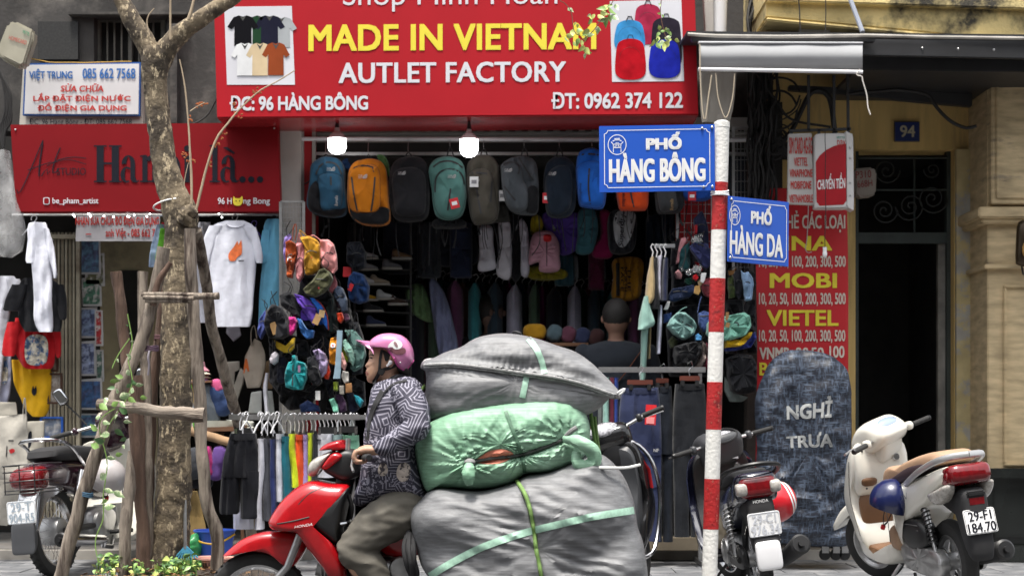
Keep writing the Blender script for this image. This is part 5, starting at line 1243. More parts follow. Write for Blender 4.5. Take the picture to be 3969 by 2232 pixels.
gbag(zF,[(845,300),(880,260),(1050,220),(1250,178),(1310,220),(1330,330),(1260,440),(1100,490),(900,500),(840,420)],12.3,'74ad9b','mint green belt bag with two brown card tags behind the post',T=.1,zips=[[(1080,280),(1120,275)],[(1150,290),(1190,295),(1190,330)]],tags=[(1065,220,40,100,2,'8f6b42'),(1070,320,50,60,20,'8f6b42')])
gbag(zF,[(1040,500),(1200,480),(1300,400),(1345,400),(1300,500),(1200,565),(1040,575)],12.34,'cba418','yellow belt bag under the mint one',T=.09,piping=False)
gbag(zF,[(1040,570),(1200,570),(1330,480),(1370,390),(1385,470),(1330,570),(1150,610),(1040,610)],12.38,'22307c','deep blue belt bag under the yellow one',T=.09,piping=False)
gbag(zF,[(470,560),(600,520),(780,500),(770,620),(700,740),(600,790),(490,760),(465,650)],12.4,'14151a','black half moon bag above the trouser rack',T=.1)
gbag(zF,[(780,490),(820,540),(820,700),(780,790),(710,790),(770,680)],12.44,'a2938e','pale taupe half moon bag behind the black one',T=.07)
gbag(zF,[(820,510),(862,540),(860,760),(820,830),(790,790),(830,660)],12.47,'6c1e34','burgundy half moon bag behind the taupe one',T=.07)
gbag(zF,[(1060,690),(1180,640),(1340,660),(1385,760),(1390,1000),(1370,1080),(1200,1100),(1110,1060),(1075,900)],12.4,'15161b','large black laptop bag between the post and the red banner',T=.1,zips=[[(1090,700),(1200,670),(1350,690)]])
gbag(zF,[(1040,900),(1080,1000),(1120,1100),(1200,1150),(1300,1130),(1230,1180),(1100,1180),(1040,1060)],12.5,'7d8784','grey green bag bottom under the laptop bag',piping=False)
gbag(zF,[(705,440),(740,410),(780,450),(775,490),(710,495)],12.35,'3f78a8','blue plush keyring under the steel blue bag',piping=False)
gbag(zF,[(400,500),(450,440),(520,500),(500,560),(430,580)],12.45,'3a3f2a','dark olive keyring cluster under the sage bag',piping=False)
gbag(zF,[(350,200),(440,180),(430,280),(350,300)],12.5,'1d3566','blue pouch left of the sage bag',piping=False)
gbag(zG,[(1350,1000),(1400,980),(1440,1100),(1440,1280),(1360,1300),(1340,1150)],12.5,'3f4a26','olive green bag right of the striped post')
gbag(zG,[(1420,950),(1500,870),(1550,960),(1560,1200),(1500,1310),(1430,1200)],12.48,'1c1c24','black nylon bag between the olive and pale blue ones')
gbag(zG,[(1525,900),(1560,940),(1620,920),(1690,1010),(1700,1100),(1670,1320),(1590,1330),(1560,1120)],12.42,'8ba9cc','pale blue bag with a black strap right of the post',straps=[[(1580,1050),(1640,990)]],strapcol='1a1a1a')
gbag(zG,[(1350,910),(1430,890),(1460,860),(1420,960),(1360,970)],12.5,'9a6f44','brown card price tag above the olive bag',piping=False,T=.01)
gbag(zG,[(1620,870),(1720,950),(1740,1100),(1700,1200),(1690,1000)],12.55,'16181c','black bag right of the pale blue one',piping=False)
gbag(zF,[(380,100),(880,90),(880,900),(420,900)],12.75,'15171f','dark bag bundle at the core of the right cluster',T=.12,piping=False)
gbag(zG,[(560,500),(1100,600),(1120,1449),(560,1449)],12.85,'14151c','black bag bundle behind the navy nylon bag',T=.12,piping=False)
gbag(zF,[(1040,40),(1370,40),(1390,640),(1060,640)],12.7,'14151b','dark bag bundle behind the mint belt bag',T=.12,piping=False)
km=MB()
for i in range(26):
 x,y=zG(random.gauss(870,60),random.choice((450,470,880,900))+random.gauss(0,18));km.ball(P(x,y,12.45),random.uniform(.004,.009),6)
 km.tube([P(x+5*cos(a),y+5*sin(a),12.44) for a in[pi*2*j/10 for j in range(10)]],.0018,4,closed=True)
solo('keyrings',km,chrome,'shiny metal clips and keyrings in the right bag cluster','keyrings',kind='stuff')
rl=thing('clothes_rail','short silver rail with four white hooks in front of the right bag cluster','rail',tuple(P(1665,620,12.6)))
part('rail',MB().box(P(1672,619,12.55),(.16,.03,.03)),steel,rl,bevel=.003)
for i,(a,b,c_,lab,rows) in enumerate(((zG,0,'b09a72','khaki T-shirt edge on the short rail',[(720,260,300),(850,240,300),(1000,210,320),(1200,190,325),(1290,185,320),(1370,190,260)]),(zG,0,'14151a','black T-shirt edge on the short rail',[(740,300,350),(1000,285,345),(1300,270,380),(1440,240,380)]),(zG,0,'d2d2e2','white shirt edge on the short rail',[(705,355,420),(900,345,400),(1010,335,400),(1200,350,395),(1320,375,390)]),(zG,0,'181f3c','navy T-shirt edge on the short rail',[(740,440,500),(1000,410,500),(1330,400,490)]))):
 rw=[(zG(0,r[0])[1],zG(r[1],0)[0],zG(r[2],0)[0]) for r in rows];D=12.5-.03*(i%2)-.05*(i==0)
 t=thing('t_shirt',lab,'T-shirt',tuple(P(rw[-1][1],rw[-1][0],D)))
 part('fabric',MB().loft(rw,.1,fpx(D),n=24,m=16,fold=fold(.01,14,seed=i)),cloth(c_),t)
 x=(271,330,390,450)[i];u=zG(x+8,0)[0]
 part('hook',MB().tube([P(u,zG(0,715)[1],D),P(u+3,zG(0,640)[1],D),P(u-3,zG(0,570)[1],D),P(u+1,zG(0,530)[1],D),P(u+5,zG(0,545)[1],D)],.005,6),whitep,t)
def narrow(z,rows,D,c_,lab,nm='t_shirt',cat='T-shirt',T=.08,k=1):
 rw=[(z(0,r[0])[1],z(r[1],0)[0],z(r[2],0)[0]) for r in rows]
 t=thing(nm,lab,cat,tuple(P(rw[-1][1],rw[-1][0],D)))
 part('fabric',MB().loft(rw,T,fpx(D),n=24,m=16,fold=fold(.012,14,seed=D*3+rw[0][0])),cloth(c_,k),t);return t
narrow(zF,[(0,135,175),(100,110,200),(220,80,235),(310,70,252),(370,66,160)],12.42,'8fb5aa','pale mint T-shirt sleeve on the short rail')
narrow(zF,[(300,110,190),(500,100,170),(700,95,160),(900,90,150),(940,92,140)],12.5,'8fb5aa','pale mint trousers hanging behind the rack','trousers','trousers')
narrow(zF,[(100,300,335),(400,280,330),(640,275,315)],12.52,'c9cbe0','white trousers seen edge on behind the rack','trousers','trousers')
narrow(zF,[(350,180,212),(500,175,208),(695,168,205)],12.55,'a8946e','khaki trousers seen edge on behind the rack','trousers','trousers')
def rowrack(label,x0,x1,y,D,dep,yl,col=steel,post=None,knobs=0,back=True):
 t=thing('clothes_rack',label,'clothes rack',tuple(P((x0+x1)/2,YH+H*F/D,D)))
 z_=P(0,y,D).z;z2=P(0,yl,D+dep).z
 part('rail',MB().box((((x0+x1)/2-1288)/F*D,D,z_),((x1-x0)/F*D,.02,.042)),col,t,bevel=.003)
 if back:part('rail',MB().box((((x0+x1)/2-1288)/F*D+.02,D+dep,z_),((x1-x0)/F*D,.02,.036)),col,t,bevel=.003)
 for x in(post or(x0+6,x1-6)):
  X=(x-1288)/F*D
  part('post',MB().box((X,D+dep/2,z_/2),(.028,.02,z_-.04)),col,t,bevel=.003)
  part('foot',MB().box((X,D+dep/2,.02),(.03,dep+.35,.03)),col,t,bevel=.003)
  if back:part('cross_arm',MB().box((X,D+dep/2,z_-.003),(.026,dep-.02,.03)),col,t)
 for i in range(knobs):
  x=x0+8+(x1-x0-16)*i/(knobs-1)
  part('knob',MB().ball(P(x,y-8,D),.008,8),chrome,t);part('knob',MB().ball(P(x,y-8,D)+Vector((.02,dep,0)),.008,8),chrome,t)
 return t
rowrack('steel rack of trousers with long grey top rail',1505,1775,930,12.25,.35,930,back=False,post=(1512,1768))
def trousers(x0,x1,yt,yb,D,c_,lab,k=1,gap=None,pocket=True):
 t=thing('trousers',lab,'trousers',tuple(P((x0+x1)/2,yb,D)))
 w_=x1-x0;cx=(x0+x1)/2
 top=MB().loft([(yt,x0+w_*.06,x1-w_*.06),(yt+60,x0,x1),(yt+150,x0-2,x1+2),(yt+170,x0-2,x1+2)],.06,fpx(D),n=36,m=12,e=.55,fold=fold(.014,22,seed=cx))
 m=[top]
 for sx in(-1,1):
  a,b_=(x0-2,cx+1) if sx<0 else(cx-1,x1+2)
  m.append(MB().loft([(yt+130,a,b_),(yt+240,a+2,b_-1),(yb-60,a+w_*.04,b_-w_*.04),(yb,a+w_*.05,b_-w_*.03)],.05,fpx(D+.004*sx),n=28,m=18,e=.6,fold=fold(.012,18,seed=cx+sx)))
 part('fabric',mbjoin(*m),cloth(c_,k),t);bv=mbjoin(*m).bvh()
 part('waistband',ribbon(bv,[(x0+w_*.06,yt+6),(cx,yt+9),(x1-w_*.06,yt+5)],14,D,.004),cloth(c_,k*.6),t)
 if pocket:
  part('cargo_pocket',patch([(x1-w_*.42,yt+150),(x1-w_*.05,yt+150),(x1-w_*.03,yt+240),(x1-w_*.4,yt+240)],bv,D,.012,28),cloth(c_,k*1.05),t)
  part('pocket_flap',patch([(x1-w_*.43,yt+146),(x1-w_*.03,yt+146),(x1-w_*.03,yt+168),(x1-w_*.43,yt+164)],bv,D,.018,28),cloth(c_,k*.85),t)
  part('logo',text('NF',(x1-w_*.18,yt+152,x1-w_*.05,yt+160),D,.05,.024,bv=bv),logoW,t,smooth=False)
 hx=cx
 for dx in(-w_*.22,w_*.22):part('clip',MB().box(P(hx+dx,yt-2,D-.05),(.03,.03,.045)),black,t,bevel=.004)
 part('hanger_bar',MB().box(P(hx,yt-14,D-.02),(w_*.62/F*D,.02,.04)),mat('brown_hanger_bar',hexc('5a2618')),t,bevel=.004)
 part('hanger_hook',MB().tube([P(hx,yt-20,D),P(hx-2,yt-36,D),P(hx+8,yt-46,D),P(hx+4,yt-58,D-.02),P(hx-6,yt-50,D-.03)],.0035,6),chrome,t)
 return t,bv
t,bv=trousers(1558,1662,976,1360,12.2,'2b3352','navy cargo trousers with a red tag')
part('price_tag',MB().box(P(1637,1043,12.08),(.08,.004,.15),Matrix.Rotation(.06,3,'Y')),paint('cf2028',.5),t);part('tag_print',MB().box(P(1636,1057,12.074),(.06,.003,.05),Matrix.Rotation(.06,3,'Y')),paint('e08a8a',.5),t)
trousers(1640,1692,972,1362,12.32,'1b212c','dark slate trousers tucked behind the navy cargo pair',pocket=False)
trousers(1694,1776,966,1350,12.22,'15181e','black trousers beside the striped post with a black tag',pocket=False)
for i,(x,c_,lab) in enumerate(((1524,'8fb8ad','mint'),(1538,'5c1c30','burgundy'),(1548,'2f4a9c','royal blue'),(1532,'a3bfb8','pale sage'))):
 narrow(lambda x,y:(x,y),[(950,x-7,x+7),(1100,x-8,x+8),(1250,x-9,x+9)],12.3+.02*i,c_,lab+' trousers seen edge on at the left of the trouser rack','trousers','trousers')
solo('cardboard_box',MB().box(P(1690,1385,12.75)+Vector((0,0,.06)),(.9,.2,.1)),mat('pale_box',(.3,.25,.18),rough=.8),'long low pale box on the floor under the trousers','box',bevel=.004)
rk=rowrack('steel rack of sports shorts with round chrome knobs',576,906,1049,11.75,.45,1035,knobs=9,post=(694,880))
def shorts(x0,x1,yt,yb,D,c_,lab,k=1,hk_=True,T=.1,split=False,seed=0,low=0):
 t=thing('shorts',lab,'shorts',tuple(P((x0+x1)/2,yb,D)))
 if split:
  cx=(x0+x1)/2;w_=x1-x0
  m=mbjoin(MB().loft([(yt,x0+w_*.28,x1-w_*.1),(yt+14,x0+w_*.24,x1-w_*.08),(yt+60,x0+w_*.12,x1-w_*.03),(yt+110,x0+w_*.06,x1)],.07,fpx(D),n=36,m=14,e=.55,fold=fold(.016,20,seed=3)),MB().loft([(yt+95,x0+w_*.08,cx+w_*.04),(yt+150,x0+w_*.02,cx+w_*.0),(yb-14,x0,cx-w_*.02),(yb-6,x0+w_*.04,cx-w_*.06)],.06,fpx(D),n=28,m=14,e=.6,fold=fold(.014,16,seed=5)),MB().loft([(yt+95,cx-w_*.02,x1),(yt+150,cx,x1+w_*.03),(yb,cx+w_*.02,x1-w_*.02),(yb+6,cx+w_*.04,x1-w_*.1)],.06,fpx(D-.01),n=28,m=14,e=.6,fold=fold(.014,16,seed=6)))
  part('fabric',m,cloth(c_,k),t);bv=m.bvh()
  part('waistband',ribbon(bv,[(x0+w_*.28,yt+8),(cx,yt+12),(x1-w_*.1,yt+8)],14,D,.005),cloth(c_,k*.7),t)
 else :
  m=MB().loft([(yt,x0,x1),(yt+(yb-yt)*.3,x0-1,x1+1),(yt+(yb-yt)*.7,x0+low*.5,x1+3+low),(yb,x0+low,x1+4+low)],T,fpx(D),n=24,m=18,e=.7,fold=fold(.014,9,seed=seed))
  part('fabric',m,cloth(c_,k),t)
  part('waistband',MB().loft([(yt-1,x0-1,x1+1),(yt+12,x0-1,x1+1)],T*1.04,fpx(D),n=20,m=4),cloth(c_,k*.7),t)
 cx=(x0+x1)/2
 part('clip',MB().box(P(cx,yt-2,D-.04),(.022,.03,.04)),black,t,bevel=.003)
 part('hanger_hook',MB().tube([P(cx,yt-4,D),P(cx,1062,D),P(cx+3,1052,D),P(cx+6,1044,D-.01),P(cx+1,1038,D-.02),P(cx-5,1044,D-.03)],.0042 if hk_ else .003,6),whitep if hk_ else chrome,t)
 return t
shorts(552,655,1090,1298,11.6,'17181f','large black sports shorts in front on the rack',split=True)
shorts(588,634,1100,1330,11.85,'d5d5de','white shorts hanging behind the large black ones',T=.06)
shorts(650,668,1104,1330,11.65,'d9d9e2','white shorts right of the large black ones',low=-8,seed=1)
shorts(664,682,1104,1308,11.68,'4b4d55','grey shorts on the rack',seed=2)
shorts(680,694,1106,1300,11.7,'2b376a','navy shorts on the rack',seed=3,low=3)
shorts(697,712,1092,1260,11.7,'dcdde6','white shorts beside the rack post',seed=4,hk_=False)
shorts(708,732,1098,1285,11.72,'186878','petrol blue shorts on the rack',seed=5,low=4,hk_=False)
shorts(728,746,1092,1225,11.74,'cfdd22','neon yellow shorts left of the orange pair',seed=6,low=8,hk_=False)
shorts(744,766,1094,1235,11.76,'e8541e','bright orange shorts on the rack',seed=7,low=2,hk_=False)
shorts(764,778,1094,1220,11.78,'a58fc4','lilac shorts on the rack',seed=8,low=-2,hk_=False)
shorts(776,790,1090,1210,11.8,'c8d820','neon yellow shorts right of the lilac pair',seed=9,low=-6,hk_=False)
shorts(788,800,1092,1210,11.82,'20222c','black shorts on the right of the rack',seed=10,low=-4,hk_=False)
shorts(798,838,1092,1200,11.84,'d3d4dd','white shorts wide on the right of the rack',seed=11,hk_=False)
shorts(838,862,1094,1180,11.86,'9fb8b8','pale blue shorts near the rider',seed=12,hk_=True)
shorts(862,902,1096,1150,11.88,'7fb79a','sea green shorts near the rider',seed=13,hk_=True)
shorts(716,726,1110,1290,11.95,'1a4f5c','dark petrol shorts at the back of the rack',seed=14,hk_=False)
for i,(x,l) in enumerate(((620,'first'),(655,'second'),(674,'third'),(698,'fourth'))):
 hanger(x,1036,46,11.66+.02*i,l+' bright white hanger from the left end of the shorts rack',drop=14,yaw=.9)
for i in range(16):
 x=730+i*10.5;c_=MB().tube([P(x,1088,11.8),P(x+2,1068,11.8),P(x-3,1052,11.8),P(x+3,1040,11.78),P(x+8,1046,11.78)],.004,6)
 solo('clothes_hanger',c_,whitep,'white hanger hook on the right half of the shorts rack','hanger',group='white hooks crowded on the right half of the shorts rack')
def clipbar(x0,x1,y,D,label):
 t=thing('clip_hanger',label,'hanger',tuple(P((x0+x1)/2,y,D)))
 part('bar',MB().box(P((x0+x1)/2,y,D),((x1-x0)/F*D,.012,.05)),black,t,bevel=.003)
 for x in(x0+4,x1-4):part('clip',MB().box(P(x,y+3,D-.01),(.02,.03,.05)),chrome,t,bevel=.002)
clipbar(800,848,1082,11.62,'black clip hanger above the wide white shorts');clipbar(852,900,1080,11.64,'black clip hanger above the sea green shorts');clipbar(590,640,1084,11.9,'black clip hanger behind the large black shorts')
def humanoid(label,x,y,D,hh,shirt,hair='0d0b0a',face=0,skin=(.28,.15,.1),strap=None,wide=1):
 """x,y: head centre in photo units; hh: head height; face: -1 left, 1 right, 0 away"""
 s=D/F;c=P(x,y,D);t=thing('person',label,'person',(c.x,c.y,.06))
 R=hh*s/2;m=MB();cz=c.z
 m.ball(c,(R*.8,R*.92,R*1.05),16)
 m.tube([c+Vector((0,0,-R*.6)),c+Vector((0,.01,-R*1.7))],R*.48,12)
 sh_=cz-R*1.75;hip=sh_-R*4.4
 sw=R*1.75*wide
 m.ball((c.x,c.y,sh_-R*.7),(sw*.95,R*1.0,R*1.1),16);m.ball((c.x,c.y,sh_-R*2.2),(sw*.86,R*.95,R*1.8),16);m.ball((c.x,c.y,hip),(sw*.8,R*.95,R*1.3),16)
 for sx in(-1,1):
  chain(m,[(c.x+sx*sw*.86,c.y,sh_-R*.3),(c.x+sx*sw*1.12,c.y+.02,sh_-R*2.4),(c.x+sx*sw*1.0,c.y-R*.9,sh_-R*4.2)],[R*.44,R*.34,R*.26],10)
  chain(m,[(c.x+sx*R*.75,c.y,hip-R*.5),(c.x+sx*R*.75,c.y-.02,max(.55,hip-R*3.6)*.6+.15),(c.x+sx*R*.8,c.y+.02,.12)],[R*.72,R*.5,R*.34],10)
  m.ball((c.x+sx*R*.8,c.y-.05,.11),(.05,.12,.05),10)
  hd=Vector((c.x+sx*sw*1.0,c.y-R*.95,sh_-R*4.5));m.ball(hd,(R*.22,R*.18,R*.34),8)
  for q in range(4):m.tube([hd+Vector(((q-1.5)*.018,0,-.02)),hd+Vector(((q-1.5)*.02,-.02,-.09+.008*abs(q-1.5)))],.009,6)
  m.tube([hd+Vector((-sx*.02,0,0)),hd+Vector((-sx*.05,-.03,-.04))],.01,6)
 body=remeshed(m,.016,3)
 sk=mat('skin_dim_%d'%int(skin[0]*100),skin,rough=.6,var=.08)
 part('body',body,sk,t)
 if face:part('nose',MB().ball(c+Vector((face*R*.78,-.0,-R*.05)),(R*.2,R*.14,R*.2),8),sk,t)
 for sy in((-1,1)):part('ear',MB().ball(c+(Vector((0,sy*R*.9,-R*.05)) if face else Vector((sy*R*.8,0,-R*.08))),(R*.12,R*.12,R*.24),8),sk,t)
 hm=MB().ball(c+Vector((-face*R*.12,0.0 if face else -R*.08,R*.22)),(R*.86,R*.98,R*.98),18)
 for i,v in enumerate(hm.v):hm.v[i]=v+noise.noise_vector(v*30)*.006
 part('hair',hm,mat('black_hair',(.012,.01,.009),rough=.7),t)
 cm=MB()
 cm.ball((c.x,c.y,sh_-R*.7),(sw*1.03,R*1.12,R*1.15),18);cm.ball((c.x,c.y,sh_-R*2.4),(sw*.93,R*1.08,R*2.0),18);cm.ball((c.x,c.y,hip+R*.3),(sw*.9,R*1.08,R*1.2),18)
 cm.tube([(c.x,c.y,sh_+R*.2),(c.x,c.y,sh_-R*.5)],[R*.6,R*.9],14)
 for sx in(-1,1):chain(cm,[(c.x+sx*sw*.86,c.y,sh_-R*.3),(c.x+sx*sw*1.08,c.y+.02,sh_-R*2.0)],[R*.55,R*.48],10)
 part('shirt',remeshed(cm,.016,3),cloth(shirt),t)
 pm=MB()
 for sx in(-1,1):chain(pm,[(c.x+sx*R*.75,c.y,hip),(c.x+sx*R*.75,c.y-.02,max(.55,hip-R*3.6)*.6+.15),(c.x+sx*R*.8,c.y+.02,.2)],[R*.84,R*.6,R*.46],10)
 part('trousers',remeshed(pm,.018,3),cloth('1c2030'),t)
 if strap:part('strap',MB().tube([(c.x+sw*.7,c.y-R*1.05,sh_),(c.x+sw*.2,c.y-R*1.2,sh_-R*1.6),(c.x-sw*.5,c.y-R*1.15,sh_-R*3.4)],[(.014,.004)]*3,6),mat('brown_leather',hexc('6b3a22')),t)
 return t
humanoid('person seen from behind in a slate T-shirt with a brown bag strap',1550,800,12.98,84,'2b3038',strap=True,wide=1.3,skin=(.24,.13,.09))
humanoid('person in a dark top looking right inside the shop',1236,786,14.2,78,'15151a',face=1,skin=(.14,.08,.06))
humanoid('person in grey standing second from left inside the shop',1296,796,14.7,74,'5a5a62',face=-1,skin=(.15,.09,.07))
humanoid('person with rounded black hair turned away in the middle of the shop',1404,794,14.5,72,'20242e',skin=(.1,.06,.05))
humanoid('person facing out deepest in the shop',1476,760,15.6,70,'1a2230',face=-1,skin=(.16,.09,.07))
for a in((1345,835,60,40,0,'b98a20','mustard knitted cap stacked at the front of the hat row'),(1395,838,40,44,20,'5a6f78','striped grey cap beside the mustard one'),(1430,842,40,44,20,'6a3f50','dull plum cap in the hat row'),(1465,846,40,46,20,'343c5a','dark blue cap in the hat row'),(1500,850,40,48,24,'4a3030','brown cap at the right end of the hat row')):
 smallbag(*a[:5],13.3,a[5],a[6],cat='hat',name='cap',T=.08,zipp=False,strap=False,rad=.45)
ct_=thing('counter','low dark counter carrying the caps inside the shop','counter',tuple(P(1420,1380,13.3)))
part('counter_top',plate(rect(1300,862,1480,870),13.1,.5),wd,ct_);part('panel',plate(rect(1304,870,1476,1390),13.15,.4),dark_in,ct_)
for i,(x,y0,y1,w_,c_,lab) in enumerate(((905,560,700,60,'16181f','black jacket behind the teal backpack'),(1000,560,690,70,'1a1d28','ink jacket hanging under the black backpack'),(1080,560,700,60,'20242a','charcoal padded jacket left of the sage backpack'),(1160,560,700,56,'151c30','midnight blue jacket under the sage backpack'),(1660,540,700,70,'1b2634','slate blue jacket right of the grey sling bag'),(1720,560,720,50,'17181f','black jacket left of the red panel'),(1420,640,720,50,'22404a','deep teal jacket under the purple one'),(1500,600,730,40,'4a1530','wine red jacket under the bright blue backpack'))):
 jacket(lambda a,b:(a,b),rr(x,(y0+y1)/2,w_,y1-y0,0,.2),13.75+.05*(i%3),c_,lab,quilt=15 if i%2 else 0,k=1.4)
#  motorbikes (local axes: x forward, y left, z up)
def lf(y0=0):return lambda a,b,t:Vector((a,t+y0,b))
def xf(mb,M):
 mb.v=[M@v for v in mb.v];return mb
def Lp(root,nm,mb,m,parent=None,label=None,bevel=0,smooth=True,ang=38,M=None):
 if M is not None:mb=xf(MB().add(mb.v,mb.f),M)
 return part(nm,mb,m,parent or root,label,local=True,bevel=bevel,smooth=smooth,ang=ang)
def RY(x,y,z):return Matrix.Translation((x,y,z))@Matrix.Rotation(pi/2,4,'X')
tyre_wall=rubber
def wheel(root,x,z,R,w_,style,M=None,m=None,y=0):
 m=m or alum;q=w_/2;A=RY(x,y,z);rim=R-w_*1.05
 prof=[(rim,-q*.7),(R-w_*.55,-q),(R-w_*.2,-q*.86),(R-.004,-q*.35),(R,0),(R-.004,q*.35),(R-w_*.2,q*.86),(R-w_*.55,q),(rim,q*.7)]
 ty=Lp(root,'tyre',MB().lathe(prof,56,A),rubber,M=M)
 tr=MB();nk=40 if style=='wire' else 0
 for k in range(nk):
  a=2*pi*k/nk
  for sy in(-1,1):
   c=Vector(((R-.001)*cos(a+sy*.03),sy*q*.42,(R-.001)*sin(a+sy*.03)))
   tr.box(Vector((x,y,z))+c,(.014,q*.62,.003),Matrix.Rotation(-a+pi/2,3,'Y')@Matrix.Rotation(.5*sy,3,'Z'))
 if nk:Lp(root,'tread',tr,mat('tread_black',(.012,.012,.012),rough=.9),parent=ty,M=M)
 Lp(root,'rim',MB().lathe([(rim-.004,-q*.75),(rim+.008,-q*.75),(rim+.006,-q*.6),(rim-.014,-q*.3),(rim-.014,q*.3),(rim+.006,q*.6),(rim+.008,q*.75),(rim-.004,q*.75),(rim-.02,q*.35),(rim-.02,-q*.35),(rim-.004,-q*.75)],44,A),m if style!='wire' else chrome,M=M)
 Lp(root,'hub',MB().lathe([(0,-.06),(.05,-.06),(.055,-.03),(.055,.03),(.05,.06),(0,.06)],20,A),alum,M=M)
 if style=='wire':
  sp=MB()
  for k in range(36):
   a=2*pi*k/36;a2=a+(.35 if k%2 else -.35);s_=(-1)**(k//2)
   sp.tube([(x+.05*cos(a2),y+.035*s_,z+.05*sin(a2)),(x+rim*cos(a),y,z+rim*sin(a))],.0018,4)
  Lp(root,'spokes',sp,chrome,M=M)['kind']='stuff'
 else :
  for k in range(5):
   a=2*pi*k/5+.3
   for da in(-.13,.13):
    c0=Vector((x+.05*cos(a),y,z+.05*sin(a)));c1=Vector((x+(rim-.008)*cos(a+da),y,z+(rim-.008)*sin(a+da)))
    Lp(root,'spoke',MB().tube([c0,c1],[(.012,.016),(.009,.012)],6),m,M=M)
  Lp(root,'brake_disc',MB().lathe([(.045,.045),(.1,.045),(.1,.049),(.045,.049)],28,A),steel,M=M)
def shock(root,p0,p1,r=.024,M=None,body=black):
 p0,p1=Vector(p0),Vector(p1);d=p1-p0
 Lp(root,'shock_absorber',MB().tube([p0,p0+d*.45],r*.75,12).tube([p0+d*.4,p1],r*.45,10),chrome if body is chrome else steel,M=M)
 u=d.normalized();a=u.orthogonal().normalized();b=u.cross(a);pts=[]
 for i in range(90):
  t=i/89;an=t*9*2*pi;pts.append(p0+d*(.08+.72*t)+(a*cos(an)+b*sin(an))*r)
 Lp(root,'spring',MB().tube(pts,.0045,5),body,M=M)
platem=mat('licence_plate_white',(.85,.85,.85),rough=.35,var=.03)
def licence(root,x,z,w_,h,l1,l2,tilt=.02,ink=None,y=0):
 a=Vector((x,y+w_/2,z));o=rr(0,0,w_,h,0,.09)
 pl=Lp(root,'licence_plate',MB().prism([(x+tilt*(b+h/2)/h,y-a_,z+h/2-b*0+b) for a_,b in[(p[0],-p[1]) for p in o]],(.006,0,0)),platem)
 ink=ink or hk
 fr_=MB().tube([(x-.001+tilt*(b+h/2)/h,y-a_*.95,z+h/2+b*.93) for a_,b in[(p[0],-p[1]) for p in o]],.0014,4,closed=True)
 Lp(root,'plate_border',fr_,ink,parent=pl)
 for s_,z0,z1,k in((l1,.54,.92,.36),(l2,.08,.46,.44)):
  e=text3(s_,(x-.003+tilt*z0,y+w_*k,z+h*z0),(0,-2*w_*k,0),(tilt*(z1-z0),0,h*(z1-z0)),0)
  e2=text3(s_,(x-.0035+tilt*z0,y+w_*k-.0032,z+h*z0),(0,-2*w_*k,0),(tilt*(z1-z0),0,h*(z1-z0)),0)
  Lp(root,'lettering',mbjoin(e,e2),ink,parent=pl,smooth=False)
def grips(root,x,z,M,m=None,wy=.34,back=.05,lever=chrome,up=0,mirrors=(),yin=.05):
 for sy in(-1,1):
  Lp(root,'handlebar',MB().tube([(x,sy*yin,z),(x-.01,sy*.16,z+up*.4),(x-.03,sy*(wy-.12),z+up*.8)],.012,8),steel,M=M)
  g=MB().tube([(x-.03,sy*(wy-.13),z+up*.8),(x-back,sy*wy,z+up)],.017,12)
  Lp(root,'grip',g,rubber,M=M)
  Lp(root,'grip_end',MB().tube([(x-back,sy*wy,z+up),(x-back-.002,sy*(wy+.012),z+up)],[.02,.016],10),black,M=M)
  Lp(root,'brake_lever',MB().tube([(x+.03,sy*(wy-.14),z+up*.7),(x+.05,sy*(wy-.06),z+up*.8-.006),(x+.03,sy*(wy+.01),z+up-.012)],[.007,.006,.008],8),lever,M=M)
  Lp(root,'switch_box',MB().puff(rr(0,0,.06,.055,0,.3),.022,lambda a,b,t,sy=sy:Vector((x-.015+a,sy*(wy-.155)+t,z+up*.7-b)),n=20,K=4),m or black,M=M)
 for sy in mirrors:
  Lp(root,'mirror_stalk',MB().tube([(x,sy*.16,z+.02),(x+.02,sy*.2,z+.1),(x+.0,sy*.26,z+.2)],.006,6),black,M=M)
  mr=Lp(root,'mirror',MB().puff(rr(0,0,.075,.12,-20*sy,.3),.014,lambda a,b,t,sy=sy:Vector((x+t,sy*.28-a,z+.25-b)),n=24,K=4),black,M=M)
  Lp(root,'mirror_glass',MB().puff(rr(0,0,.064,.106,-20*sy,.3),.003,lambda a,b,t,sy=sy:Vector((x-.0125+t,sy*.28-a,z+.25-b)),n=24,K=3),mat('mirror_glass',(.85,.87,.9),rough=.05,metal=1,var=0),parent=mr,M=M)
redlens=mat('red_lens',(.15,.003,.006),rough=.12,var=.25,scale=40,coat=.6)
clearlens=mat('clear_lens',(.4,.38,.35),rough=.12,var=.3,scale=50,coat=.6)
def pf(root,nm,out,T,m,y0=0,e=.6,n=44,M=None,parent=None,lab=None,sm=True,flat_=None,K=6,disp=None):
 return Lp(root,nm,MB().puff(out,T,lf(y0),n=n,K=K,e=e,sm=sm,disp=disp),m,M=M,parent=parent,label=lab)
def steer(x,z,ang,rake=.45):
 ax=Vector((-sin(rake),0,cos(rake)));c=Vector((x,0,z))
 return Matrix.Translation(c)@Matrix.Rotation(radians(ang),4,ax)@Matrix.Translation(-c)
def engine(root,x=-.05,z=.3,sc=1,sidec=alum):
 e=Lp(root,'engine',MB().puff([(x+.2,z+.04),(x+.14,z+.1),(x-.05,z+.12),(x-.2,z+.08),(x-.22,z-.04),(x-.1,z-.1),(x+.1,z-.08)],.11,lf(),n=32,K=5,e=.45),sidec)
 for k in range(7):Lp(root,'cooling_fin',MB().box((x+.2+k*.014,0,z+.05),(.004,.17,.15)),sidec,parent=e)
 Lp(root,'engine_cover',MB().lathe([(0,.135),(.06,.135),(.085,.12),(.09,.09)],24,RY(x-.1,0,z)),sidec,parent=e)
 Lp(root,'engine_cover',MB().lathe([(0,-.135),(.06,-.135),(.085,-.12),(.09,-.09)],24,RY(x-.1,0,z)),sidec,parent=e)
